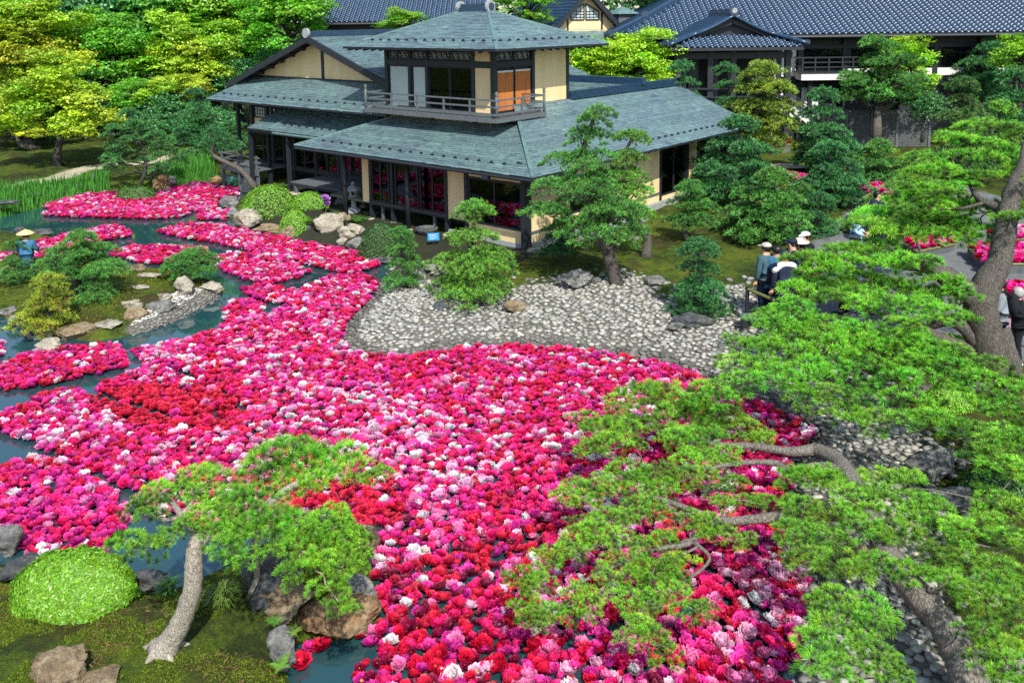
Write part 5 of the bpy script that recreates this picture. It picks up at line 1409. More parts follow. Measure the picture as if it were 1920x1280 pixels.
# ---- lean-to roof over the veranda
roof([(-15.0, .88, 2.80), (-8.9, .88, 2.80), (-8.9, 2.6, 3.50), (-15.0, 2.6, 3.50)], 'lean_to_roof', seed=9, guards=(.45, 1.9, 6, .46))
mb = MB(); mb.bar((-13.55, .92, 2.86), (-13.55, 2.62, 3.56), .2, .06); hmb(mb, 'roof_step', 'copper')
mb = MB(); mb.tube([(-13.2, .8, 2.74), (-8.6, .8, 2.74)], .045, 8); hmb(mb, 'gutter', 'copper')
mb = MB(); mb.tube([(-9.3, -1.02, 2.72), (.98, -1.02, 2.72)], .045, 8); hmb(mb, 'gutter', 'wood')
mb = MB(); mb.box(-.75, -.55, -1.1, -.93, 2.6, 2.74); hmb(mb, 'rain_hopper', 'wood')
# ---- rafters
for u in np.arange(-9.1, .9, .42):
    mb = MB(); mb.bar((u, -.9, 2.70), (u, .05, 3.04), .05, .07); hmb(mb, 'rafter', 'wood')
for v in np.arange(-.4, 12.8, .42):
    mb = MB(); mb.bar((.9, v, 2.70), (-.02, v, 3.04), .05, .07); hmb(mb, 'rafter', 'wood')
# ---- ground floor
def post(u, v, z0, z1, r=.065, name='post', mat='wood', square=True):
    if square: return hb(name, u - r, u + r, v - r, v + r, z0, z1, mat)
    m = MB(); m.tube([(u, v, z0), (u, v, z1)], r, 10); return hmb(m, name, mat, smooth=True)
def foot(u, v, r=.16, h=.14):
    z0 = .36
    m = MB(); m.lathe([(r, 0), (r * 1.05, h * .6), (r * .7, h)], 9, (u, v, z0)); return hmb(m, 'foundation_stone', 'rock_pale', smooth=True)
def window(u0, u1, z0, z1, v, axis='u', n=2, fr=.05, mat='wood', pane='glass', name='window', bars=0):
    """framed opening in the plane v (axis u) or in the plane u (axis v)"""
    def bx(a0, a1, b0, b1, z0, z1):
        return box_v(a0, a1, b0, b1, z0, z1) if axis == 'u' else box_v(b0, b1, a0, a1, z0, z1)
    m = MB()
    m.add(bx(u0, u1, v - .03, v + .05, z0, z0 + fr), [BOXF]); m.add(bx(u0, u1, v - .03, v + .05, z1 - fr, z1), [BOXF])
    m.add(bx(u0, u0 + fr, v - .03, v + .05, z0 + fr, z1 - fr), [BOXF]); m.add(bx(u1 - fr, u1, v - .03, v + .05, z0 + fr, z1 - fr), [BOXF])
    w = hmb(m, name, mat)
    for k in range(n):
        a0 = u0 + fr + (u1 - u0 - 2 * fr) * k / n; a1 = u0 + fr + (u1 - u0 - 2 * fr) * (k + 1) / n
        if k:
            m = MB(); m.add(bx(a0 - .025, a0 + .025, v - .025, v + .045, z0 + fr, z1 - fr), [BOXF]); hmb(m, 'mullion', mat, w)
        m = MB(); m.add(bx(a0 + .026, a1 - .026, v + .005, v + .015, z0 + fr, z1 - fr), [BOXF]); hmb(m, 'pane', pane, w)
        for b in range(bars):
            x = a0 + (a1 - a0) * (b + 1) / (bars + 1)
            m = MB(); m.add(bx(x - .012, x + .012, v - .012, v + .004, z0 + fr, z1 - fr), [BOXF]); hmb(m, 'glazing_bar', mat, w)
        if bars:
            zc = (z0 + z1) / 2
            for zz in (zc - (z1 - z0) * .16, zc + (z1 - z0) * .16):
                m = MB(); m.add(bx(a0 + .03, a1 - .03, v - .010, v + .003, zz - .012, zz + .012), [BOXF]); hmb(m, 'glazing_bar', mat, w)
    return w
hb('corner_post', -.075, .075, -.075, .075, .42, 2.95, 'wood'); hb('corner_board', -.20, -.085, -.05, .06, .42, 2.9, 'wood')
post(.12, -.30, .40, 2.72, .07, 'eave_post'); foot(.12, -.30)
for u, v in ((-7.6, -.32), (-4.5, -.38)): post(u, v, .40, 2.72, .075, 'eave_post', square=False); foot(u, v)
hb('eave_beam', -9.2, .35, -.42, -.28, 2.56, 2.70, 'wood')
# front wall right of the glazing
hb('wall_panel', -3.15, -2.42, .02, .10, .98, 2.95, 'plaster'); hb('post', -2.42, -2.28, -.03, .12, .45, 2.95, 'wood')
hb('wall_panel', -2.28, -.21, .02, .10, 2.36, 2.95, 'plaster'); hb('wall_panel', -2.28, -.21, .02, .10, .60, .96, 'plaster')
window(-2.27, -.21, .97, 2.35, .02, 'u', 2, .06)
hb('blind_panel', -2.15, -1.3, .30, .32, 1.1, 2.3, 'shoji')
hb('plinth', -3.2, -.08, .0, .14, .36, .60, 'plinth')
# glazed front room
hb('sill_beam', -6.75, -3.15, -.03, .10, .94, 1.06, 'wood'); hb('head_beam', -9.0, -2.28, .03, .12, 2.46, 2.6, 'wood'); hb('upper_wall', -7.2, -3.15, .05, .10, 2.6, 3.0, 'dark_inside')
for u0, u1 in ((-6.62, -5.78), (-5.5, -4.42), (-4.36, -3.24)):
    window(u0, u1, 1.06, 2.46, .03, 'u', 2, .045, name='sliding_door')
for u in (-6.68, -5.64, -3.2): hb('post', u - .06, u + .06, -.02, .12, .45, 2.6, 'wood')
hb('wall_panel', -7.12, -6.76, .03, .10, .98, 2.46, 'plaster')
for u in (-6.7, -5.64, -4.4, -3.2): foot(u, .0, .14, .12)
for u in (-6.2, -5.0, -3.8): hb('floor_post', u - .04, u + .04, .05, .13, .40, .94, 'grey_wood')
# interior
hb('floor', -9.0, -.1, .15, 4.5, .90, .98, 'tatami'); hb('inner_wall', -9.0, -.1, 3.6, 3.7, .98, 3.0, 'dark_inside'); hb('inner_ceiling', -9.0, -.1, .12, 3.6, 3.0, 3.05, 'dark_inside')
hb('under_floor', -9.0, -3.2, 1.2, 1.25, .2, .9, 'dark_inside')  # dark sheet stands in for the shade under the floor
m = MB(); m.box(-5.6, -4.2, 1.4, 2.1, 1.28, 1.33)
for u in (-5.5, -4.3):
    for v in (1.5, 2.0): m.box(u - .03, u + .03, v - .03, v + .03, .98, 1.28)
hmb(m, 'low_table', 'wood')
# right wall (lit)
hb('plinth', -.08, .16, .1, 9.9, .36, .66, 'plinth')
hb('wall_panel', -.10, 0, .08, 2.0, .66, 2.98, 'plaster'); hb('wall_panel', -.10, 0, 2.0, 7.3, .66, 1.12, 'plaster'); hb('wall_panel', -.10, 0, 4.6, 7.3, 1.12, 2.98, 'plaster'); hb('wall_panel', -.10, 0, 2.0, 4.6, 2.3, 2.98, 'plaster')
window(2.02, 4.58, 1.12, 2.3, -.05, 'v', 3, .06)
window(7.36, 9.15, .80, 2.55, -.05, 'v', 2, .06); hb('wall_panel', -.10, 0, 7.3, 9.2, 2.56, 2.98, 'plaster'); hb('wall_panel', -.10, 0, 7.3, 9.2, .66, .79, 'plaster')
hb('wall_panel', -.10, 0, 9.28, 9.95, .66, 2.98, 'plaster')
for v in (7.3, 9.22, 10.0, 12.3): hb('post', -.12, .035, v - .06, v + .06, .45, 2.98, 'wood')
hb('rail_board', -.02, .03, .12, 7.2, .90, .97, 'grey_wood')
hb('inner_wall', -3.2, -3.1, 3.7, 12.5, .4, 3.0, 'dark_inside'); hb('inner_wall', -3.1, -.1, 12.3, 12.4, .4, 3.0, 'dark_inside')
hb('step_stone', .18, .75, 1.8, 5.2, .40, .56, 'plinth')
# ---- veranda deck: planks
for k in range(11):
    v = 1.02 + k * .145
    hb('deck_plank', -12.5, -7.25, v, v + .128, .86, .90, 'grey_wood')
hb('deck_beam', -12.5, -7.25, 1.0, 1.08, .76, .86, 'wood'); hb('deck_beam', -12.5, -7.25, 2.5, 2.58, .76, .86, 'wood')
for u in (-12.2, -10.9, -9.6, -8.3): hb('deck_post', u - .05, u + .05, 1.0, 1.1, .42, .76, 'grey_wood'); foot(u, 1.05, .2, .14)
# ---- left wing ground floor
hb('sill_beam', -17.3, -7.2, 2.55, 2.68, .92, 1.06, 'wood'); hb('head_beam', -17.3, -7.2, 2.58, 2.66, 2.52, 2.66, 'wood')
for k in range(7):
    u0 = -17.2 + k * 1.42
    window(u0 + .06, u0 + 1.36, 1.06, 2.52, 2.6, 'u', 2, .045, name='sliding_door')
    hb('post', u0 - .06, u0 + .06, 2.54, 2.68, .45, 3.8, 'wood')
hb('wall_panel', -17.1, -7.3, 2.62, 2.68, 2.66, 2.92, 'plaster')
window(-17.05, -15.5, 2.94, 3.42, 2.6, 'u', 2, .04, pane='shoji', bars=3); window(-15.4, -13.9, 2.94, 3.42, 2.6, 'u', 2, .04, pane='shoji', bars=3)
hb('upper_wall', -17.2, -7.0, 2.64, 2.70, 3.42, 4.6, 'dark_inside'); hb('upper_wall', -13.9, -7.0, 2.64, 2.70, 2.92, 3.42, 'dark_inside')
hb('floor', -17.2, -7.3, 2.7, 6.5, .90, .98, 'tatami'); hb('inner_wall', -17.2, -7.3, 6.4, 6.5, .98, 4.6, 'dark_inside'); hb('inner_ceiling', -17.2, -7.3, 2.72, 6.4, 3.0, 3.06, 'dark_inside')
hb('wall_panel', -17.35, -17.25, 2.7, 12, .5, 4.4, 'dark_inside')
hb('under_floor', -17.2, -7.3, 3.6, 3.65, .0, .9, 'dark_inside')  # same painted shade as a dark sheet beneath the wing
for u in (-15.1, -12.6, -9.4):
    post(u, 1.06, .25, 2.74, .065, 'veranda_post'); foot(u, 1.06, .18, .12)
hb('eave_beam', -15.2, -8.9, 1.0, 1.12, 2.62, 2.74, 'wood')
for u in (-17.2, -15.1): post(u, 1.9, .1, 3.85, .065, 'veranda_post')
for k in range(7):
    v = 1.2 + k * .19
    hb('deck_plank', -17.6, -14.9, v, v + .17, 1.0, 1.05, 'grey_wood')
hb('deck_beam', -17.6, -14.9, 1.16, 1.24, .82, 1.0, 'grey_wood'); hb('deck_beam', -17.6, -17.5, 1.2, 2.5, .82, 1.0, 'grey_wood')
for u in (-17.5, -16.3, -15.0):
    hb('railing_post', u - .035, u + .035, 1.18, 1.25, 1.05, 1.62, 'grey_wood'); hb('deck_post', u - .05, u + .05, 1.2, 1.3, -.2, .82, 'grey_wood')
for z in (1.30, 1.52): hb('rail', -17.75, -14.8, 1.19, 1.24, z, z + .05, 'grey_wood')
for z in (1.30, 1.52): hb('rail', -17.54, -17.48, 1.24, 2.6, z, z + .05, 'grey_wood')
for k in range(9): hb('lattice_slat', -16.2, -15.0, 1.28, 1.31, .02 + k * .09, .07 + k * .09, 'grey_wood')
# ---- tower
TU0, TU1, TV0, TV1 = -7.45, -2.5, 1.5, 5.35
hb('sill_band', TU0, TU1, TV0 + .03, TV0 + .10, 3.62, 4.0, 'plaster')
for u in (-7.4, -5.2, -3.3, -2.55): hb('post', u - .06, u + .06, TV0 - .01, TV0 + .12, 3.6, 4.02, 'wood')
hb('flashing', TU0 - .05, TU1 + .05, TV0 - .05, TV0 + .03, 3.60, 3.70, 'wood')
hb('tower_wall', TU0 + .05, TU1 - .05, TV1 - .1, TV1, 3.6, 6.1, 'plaster'); hb('tower_wall', TU0, TU0 + .1, TV0 + .1, TV1, 3.6, 6.1, 'plaster')
hb('tower_floor', TU0 + .1, TU1 - .1, TV0 + .12, TV1 - .1, 4.0, 4.06, 'tatami'); hb('inner_ceiling', TU0 + .1, TU1 - .1, TV0 + .15, TV1 - .15, 6.0, 6.05, 'dark_inside'); hb('inner_wall', TU0 + .11, TU1 - .11, 4.6, 4.64, 4.06, 6.0, 'dark_inside')
hb('tower_post', TU0 - .02, TU0 + .12, TV0 - .02, TV0 + .12, 3.6, 6.12, 'wood'); hb('tower_post', TU1 - .13, TU1 + .02, TV0 - .02, TV0 + .13, 3.6, 6.12, 'wood')
hb('tower_post', TU1 - .1, TU1 + .03, 3.36, 3.50, 4.0, 6.12, 'wood'); hb('tower_post', TU1 - .1, TU1 + .03, TV1 - .1, TV1 + .03, 3.9, 6.12, 'wood')
hb('lintel', TU0 + .12, TU1 - .13, TV0 - .015, TV0 + .1, 5.47, 5.66, 'wood'); hb('lintel', TU1 - .1, TU1 + .015, TV0 + .13, 3.36, 5.47, 5.66, 'wood')
hb('top_beam', TU0 + .12, TU1 - .13, TV0 - .01, TV0 + .1, 5.99, 6.13, 'wood'); hb('top_beam', TU1 - .1, TU1 + .01, TV0 + .13, TV1 - .1, 6.02, 6.13, 'wood')
for u in (-6.25, -5.43, -3.37): hb('tower_post', u - .06, u + .06, TV0 - .012, TV0 + .1, 4.0, 5.98, 'wood')
hb('wall_panel', -3.30, -2.64, TV0 + .02, TV0 + .09, 4.06, 5.46, 'plaster'); hb('wall_panel', -3.30, -2.64, TV0 + .02, TV0 + .09, 5.67, 5.98, 'plaster')
window(-7.32, -6.32, 4.06, 5.46, TV0 + .05, 'u', 1, .04, pane='shoji', name='paper_screen'); window(-6.18, -5.50, 4.06, 5.46, TV0 + .05, 'u', 1, .04, pane='shoji', name='paper_screen')
window(-5.36, -4.42, 4.06, 5.46, TV0 + .05, 'u', 1, .03, name='sliding_door'); window(-4.40, -3.44, 4.06, 5.46, TV0 + .05, 'u', 1, .03, name='sliding_door')
def ranma(a0, a1, z0, z1, c, axis):
    """carved transom: frame, paper and a lattice of crossing curves"""
    def pt(a, z): return (a, c, z) if axis == 'u' else (c, a, z)
    m = MB()
    for s in ((a0, z0, a1, z0), (a0, z1, a1, z1), (a0, z0, a0, z1), (a1, z0, a1, z1)): m.bar(pt(s[0], s[1]), pt(s[2], s[3]), .03, .03)
    r = hmb(m, 'transom', 'wood'); n = max(2, int((a1 - a0) / .22)); d = (a1 - a0) / n
    m = MB()
    for k in range(n):
        b0 = a0 + k * d; zm = (z0 + z1) / 2
        m.bar(pt(b0, z0), pt(b0 + d, z1), .016, .016); m.bar(pt(b0, z1), pt(b0 + d, z0), .016, .016); m.bar(pt(b0, zm), pt(b0 + d / 2, z1), .014, .014)
        m.bar(pt(b0 + d / 2, z0), pt(b0 + d, zm), .014, .014); m.bar(pt(b0 + d / 2, z0), pt(b0 + d / 2, z1), .014, .014)
    hmb(m, 'lattice', 'wood', r)
    m = MB(); o = .04 if axis == 'u' else -.04
    m.add(box_v(a0, a1, c + o, c + o + .01, z0, z1) if axis == 'u' else box_v(c + o - .01, c + o, a0, a1, z0, z1), [BOXF]); hmb(m, 'pane', 'shoji', r)
for a0, a1 in ((-7.30, -6.86), (-6.84, -6.32), (-6.18, -5.5), (-5.36, -4.42), (-4.40, -3.44)): ranma(a0, a1, 5.69, 5.96, TV0 + .03, 'u')
for a0, a1 in ((1.66, 2.46), (2.52, 3.34)): ranma(a0, a1, 5.69, 5.99, TU1 - .03, 'v')
hb('tower_wall', TU1 - .09, TU1 - .01, 3.50, TV1 - .1, 3.75, 6.02, 'plaster'); hb('wall_trim', TU1 - .02, TU1 + .02, 3.5, TV1 + .02, 4.12, 4.24, 'plinth')
hb('sill_band', TU1 - .09, TU1 - .01, TV0 + .1, 3.5, 3.62, 4.0, 'plaster')
# reed blinds: every reed a thin rod, two blinds
for v0, v1 in ((1.68, 2.44), (2.54, 3.30)):
    fr = MB(); fr.add(box_v(TU1 - .05, TU1, v0 - .03, v0, 4.06, 5.46), [BOXF]); fr.add(box_v(TU1 - .05, TU1, v1, v1 + .03, 4.06, 5.46), [BOXF]); fr.add(box_v(TU1 - .05, TU1, v0, v1, 4.06, 4.12), [BOXF]); fr = hmb(fr, 'blind_frame', 'wood')
    for k in range(15):
        v = v0 + .02 + (v1 - v0 - .04) * k / 14
        hb('reed', TU1 - .035, TU1 - .012, v - .019, v + .019, 4.12, 5.32, 'blind', fr)
    hb('blind_roll', TU1 - .055, TU1 - .005, v0, v1, 5.32, 5.37, 'white', fr)
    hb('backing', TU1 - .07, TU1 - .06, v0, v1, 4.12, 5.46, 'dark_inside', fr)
# furniture seen in the upper room
m = MB(); m.box(-5.3, -3.7, 2.6, 3.4, 4.66, 4.72)
for u in (-5.2, -3.8):
    for v in (2.7, 3.3): m.box(u - .04, u + .04, v - .04, v + .04, 4.06, 4.66)
hmb(m, 'table', 'wood')
for u, v in ((-4.9, 2.3), (-4.1, 2.3)):
    m = MB(); m.box(u - .2, u + .2, v - .2, v + .2, 4.46, 4.5)
    for a in (-.18, .18):
        for b in (-.18, .18): m.box(u + a - .02, u + a + .02, v + b - .02, v + b + .02, 4.06, 4.46 if b > 0 else 4.46)
        m.box(u + a - .02, u + a + .02, v - .2, v - .16, 4.5, 4.95)
    m.box(u - .16, u + .16, v - .195, v - .165, 4.8, 4.95); hmb(m, 'chair', 'grey_wood')
# balcony
BV, BU = .60, -1.62
for k in range(6):
    v = BV + k * .15; hb('balcony_plank', TU0, BU, v, v + .135, 4.0, 4.05, 'grey_wood')
for k in range(6):
    u = BU - .14 - k * .145; hb('balcony_plank', u, u + .13, 1.52, 2.9, 4.0, 4.05, 'grey_wood')
hb('balcony_edge', TU0 - .05, BU + .05, BV - .07, BV - .01, 3.92, 4.06, 'grey_wood'); hb('balcony_edge', BU, BU + .06, BV - .01, 2.92, 3.92, 4.06, 'grey_wood')
for u in (-7.2, -5.8, -4.4, -3.0, -1.8): hb('bracket', u - .05, u + .05, BV + .02, TV0, 3.88, 3.99, 'wood')
for z, w in ((4.16, .035), (4.38, .03), (4.58, .03)):
    m = MB(); m.bar((TU0 - .10, BV, z), (BU + .12, BV, z), w * 1.5, w * 1.6); hmb(m, 'rail', 'grey_wood')
    m = MB(); m.bar((BU, BV - .12, z + .002), (BU, 2.9, z + .002), w * 1.5, w * 1.6); hmb(m, 'rail', 'grey_wood')
    m = MB(); m.bar((TU0 - .02, BV, z + .003), (TU0 - .02, TV0, z + .003), w * 1.5, w * 1.6); hmb(m, 'rail', 'grey_wood')
    m = MB(); m.bar((BU, 2.88, z + .003), (TU1, 2.88, z + .003), w * 1.5, w * 1.6); hmb(m, 'rail', 'grey_wood')
for u in (-6.2, -5.0, -3.8, -2.7): hb('baluster', u - .025, u + .025, BV - .025, BV + .025, 4.05, 4.57, 'grey_wood')
hb('baluster', BU - .025, BU + .025, 1.75, 1.80, 4.05, 4.57, 'grey_wood')
for u, v in ((TU0 - .02, BV), (BU, BV), (BU, 2.88)):
    m = MB(); m.tube([(u, v, 4.0), (u, v, 4.70)], .045, 10); m.lathe([(.05, .70), (.03, .74), (.055, .79), (.02, .85)], 10, (u, v, 4.0)); hmb(m, 'newel_post', 'grey_wood', smooth=True)
# tower roof
EZ = 6.10; e0, e1, f0, f1 = -8.45, -1.5, .5, 6.35; rz, ra, rb, rv = 7.27, -5.55, -4.4, 3.42
def sag(a, b): return a
roof([(e0, f0, EZ), (e1, f0, EZ), (rb, rv, rz), (ra, rv, rz)], 'tower_roof', seed=20, guards=(.50, 1.0, 6.6, .42), tone=1.15)
roof([(e1, f0, EZ), (e1, f1, EZ), (rb, rv, rz)], 'tower_roof', seed=21, guards=(.50, .7, 5.4, .42), tone=1.2)
roof([(e1, f1, EZ), (e0, f1, EZ), (ra, rv, rz), (rb, rv, rz)], 'tower_roof', seed=22)
roof([(e0, f1, EZ), (e0, f0, EZ), (ra, rv, rz)], 'tower_roof', seed=23)
for a, b in (((e0, f0, EZ), (ra, rv, rz)), ((e1, f0, EZ), (rb, rv, rz)), ((e1, f1, EZ), (rb, rv, rz))): cap(a, b, .09, .045)
hb('roof_beam', e0 + .4, e1 - .4, TV0 - .5, TV0 - .4, EZ - .09, EZ + .0, 'wood')
for u in np.arange(e0 + .2, e1, .40):
    m = MB(); m.bar((u, f0 + .05, EZ - .10), (u, TV0, EZ + .10), .05, .07); hmb(m, 'rafter', 'wood')
for v in np.arange(f0 + .3, f1, .40):
    m = MB(); m.bar((e1 - .05, v, EZ - .10), (TU1, v, EZ + .10), .05, .07); hmb(m, 'rafter', 'wood')
    m = MB(); m.bar((e0 + .05, v, EZ - .10), (TU0, v, EZ + .10), .05, .07); hmb(m, 'rafter', 'wood')
m = MB(); m.box(ra - .05, rb + .05, rv - .16, rv + .16, rz - .04, rz + .10); m.box(ra, rb, rv - .11, rv + .11, rz + .10, rz + .22); hmb(m, 'ridge_box', 'kawara')
disc('ridge_end_tile', (ra - .1, rv, rz + .12), (1, 0, 0), .2, .1, 'plinth'); disc('ridge_end_tile', (rb + .1, rv, rz + .12), (1, 0, 0), .21, .1, 'plinth'); disc('ridge_boss', (rb + .16, rv, rz + .12), (1, 0, 0), .13, .04, 'kawara')
# ================================================================== BUILDINGS BEHIND
def tile_t(n=6):
    """one glazed pantile: S-shaped section, front lip; x across (0..1), y up the slope (0..1)"""
    x = np.linspace(0, 1.04, n + 1); z = .30 * np.sin((x - .12) * 2 * np.pi) * np.where(x < .62, 1.0, .55) + .1
    V = np.concatenate([np.column_stack([x, np.zeros(n + 1), z + .16]), np.column_stack([x, np.full(n + 1, 1.1), z]), np.column_stack([x, np.full(n + 1, .01), z - .10])])
    k = np.arange(n)
    return V, [np.concatenate([np.column_stack([k, k + 1, k + n + 2, k + n + 1]), np.column_stack([k + 2 * n + 2, k + 2 * n + 3, k + 1, k])])]
TT = tile_t()
_tilemesh = {}
def tiled_roof(poly, parent, name='roof', dx=.33, dy=.28, singles=0, seed=1, th=.14, tone=1.0):
    g = np.random.default_rng(seed)
    P, n = fitpoly(poly); k = len(P); i = np.arange(k)
    V = np.concatenate([P, P - np.array([0, 0, th])])
    mb = MB(); mb.add(V, [i[None], (i[::-1] + k)[None]] + [np.array([[a, a + k, (a + 1) % k + k, (a + 1) % k]]) for a in range(k)])
    ro = mb.build(name, M['wood'], parent)
    e = P[1] - P[0]; e[2] = 0; e /= np.linalg.norm(e); up = np.cross(n, e); up = up if up[2] > 0 else -up
    a2 = np.column_stack([(P - P[0]) @ e, (P - P[0]) @ up]); top = a2[:, 1].max()
    T = []
    for r in range(int(top / dy) + 1):
        y = min(r * dy + dy * .4, top - .001); xs = []
        for q in range(k):
            (x1, y1), (x2, y2) = a2[q], a2[(q + 1) % k]
            if (y1 > y) != (y2 > y): xs.append(x1 + (y - y1) * (x2 - x1) / (y2 - y1))
        if len(xs) < 2: continue
        c0 = math.ceil(min(xs) / dx)
        while (c0 + 1) * dx <= max(xs) + dx * .3:
            T.append(P[0] + e * c0 * dx + up * (r * dy) + n * .02); c0 += 1
    T = np.array(T)
    B = np.column_stack([e * dx, up * dy, n * dx * .75])
    W = T + np.array(parent.location) if parent.rotation_euler.z == 0 else np.array([parent.matrix_basis @ Vector(t) for t in T])
    pxs = np.array([proj(w) for w in W]); one = np.zeros(len(T), bool)
    if singles:
        inv = np.nonzero((pxs[:, 0] > 0) & (pxs[:, 0] < 1916) & (pxs[:, 1] > 2))[0]
        inv = inv[np.argsort([depth(W[q]) for q in inv])][:singles]; one[inv] = True
        me = mesh_np('roof_tile', TT[0] @ B.T, TT[1], M['kawara'], None, True)
        for q in inv: link('roof_tile', me, ro, tuple(T[q]))
    if (~one).any():
        m = int((~one).sum())
        me = mass('roof_tiles', [TT], np.zeros(m, int), np.tile(B, (m, 1, 1)) * g.uniform(.97, 1.03, (m, 1, 1)), T[~one], M['kawara'], None, None, True)
        tag(link('roof_tiles', me, ro), kind='stuff')
    return ro
def wbox(parent, name, x0, x1, y0, y1, z0, z1, mat):
    l = parent.location
    return link(name, mesh_np(name, box_v(x0 - l.x, x1 - l.x, y0 - l.y, y1 - l.y, z0 - l.z, z1 - l.z), [BOXF], M[mat]), parent)
def ridge_of(parent, a, b, w=.5, h=.45, n=3):
    for k in range(n):
        mb = MB(); o = np.array([0, 0, h * k / n]); mb.bar(np.array(a) + o, np.array(b) + o, w * (1 - .22 * k), h / n * .92); mb.build('ridge_course', M['kawara'], parent)
# ---- great hall at the back right
hall = thing('temple_style_hall', 'long dark timber hall under a wide blue grey tiled roof at the back right', 'building', (0, 0, 0))
tiled_roof([(5.3, 45, 5.98), (40, 45, 5.98), (40, 53, 9.7), (13.3, 53, 9.7)], hall, 'main_roof', singles=300, seed=1)
tiled_roof([(5.3, 60, 5.98), (5.3, 45, 5.98), (13.3, 53, 9.7), (13.3, 55, 9.7)], hall, 'end_roof', seed=2)
for a, b in (((5.2, 44.9, 6.12), (7.2, 46.9, 6.95)), ((7.2, 46.9, 6.95), (13.3, 53, 9.85))):
    mb = MB(); mb.bar(a, b, .30, .26); mb.build('hip_ridge', M['kawara'], hall)
for p_, r_ in (((5.15, 44.85, 6.2), .16), ((7.15, 46.8, 7.1), .2)):
    mb = MB(); mb.tube([(p_[0], p_[1] - .08, p_[2]), (p_[0], p_[1] + .08, p_[2])], r_, 12); mb.build('ridge_end_tile', M['kawara'], hall)
wbox(hall, 'wall', 6.4, 40, 46.4, 46.6, .3, 6.3, 'wood')
wbox(hall, 'side_wall', 6.3, 6.5, 46.6, 58, .3, 6.3, 'wood')
mb = MB(); mb.tube([(5.4, 44.9, 5.86), (40, 44.9, 5.86)], .07, 8); mb.build('gutter', M['wood'], hall)
for x in np.arange(5.8, 34, .55):
    mb = MB(); mb.bar((x, 45.05, 5.80), (x, 46.4, 6.35), .09, .12); mb.build('rafter', M['wood'], hall)
wbox(hall, 'white_panel', 14.3, 15.05, 46.30, 46.40, 3.75, 5.15, 'white'); wbox(hall, 'white_panel', 14.2, 16.3, 46.30, 46.40, 1.6, 3.15, 'white')
wbox(hall, 'white_panel', 7.2, 9.6, 46.30, 46.40, 3.0, 3.5, 'white'); wbox(hall, 'white_panel', 17.8, 26.5, 46.30, 46.40, 3.72, 4.12, 'white'); wbox(hall, 'white_panel', 13.1, 14.1, 46.3, 46.4, 3.2, 4.7, 'white')
for x in (6.6, 8.6, 12.9, 14.15, 15.25, 17.6, 20, 22.4, 24.8, 27.2): wbox(hall, 'post', x - .11, x + .11, 46.2, 46.42, .3, 6.2, 'wood')
wbox(hall, 'tie_beam', 6.4, 40, 46.22, 46.30, 5.2, 5.4, 'wood'); wbox(hall, 'tie_beam', 12.8, 40, 46.24, 46.30, 3.2, 3.4, 'wood')
for x0 in (15.5, 18.0, 20.4, 22.8, 25.2):
    for k in range(2):
        wbox(hall, 'sliding_door', x0 + k * 1.0, x0 + k * 1.0 + .95, 46.34, 46.40, 4.1, 5.2, 'glass')
# its balcony
wbox(hall, 'balcony_base', 15.0, 17.7, 45.2, 46.3, 3.62, 3.98, 'white'); wbox(hall, 'balcony_floor', 14.95, 17.75, 45.15, 46.3, 3.98, 4.06, 'wood')
for z in (4.25, 4.5, 4.75): wbox(hall, 'rail', 14.6 if z > 4.6 else 15.0, 17.9, 45.2, 45.27, z, z + .07, 'wood')
for x in (15.05, 15.7, 16.4, 17.1, 17.65): wbox(hall, 'baluster', x - .04, x + .04, 45.18, 45.28, 4.06, 4.82, 'wood')
for z in (4.25, 4.5, 4.75): wbox(hall, 'rail', 15.0, 15.06, 45.2, 46.3, z, z + .07, 'wood')
for x in (15.6, 17.6): wbox(hall, 'post', x - .1, x + .1, 45.5, 45.7, .3, 3.62, 'wood')
# stairs down from the hall
st = thing('outdoor_staircase', 'dark outdoor stairs coming down from the hall behind the pines', 'stairs', (14.2, 45.0, .4))
for k in range(11):
    mb = MB(); mb.box(-.4 + k * .26, -.14 + k * .26, -.7, .2, 2.35 - k * .21, 2.41 - k * .21); mb.build('tread', M['grey_wood'], st)
for y in (-.75, .2):
    mb = MB(); mb.bar((-.5, y, 2.3), (2.6, y, -.2), .06, .22); mb.build('stringer', M['white'], st); mb = MB(); mb.bar((-.5, y, 3.1), (2.6, y, .6), .06, .06); mb.build('handrail', M['wood'], st)
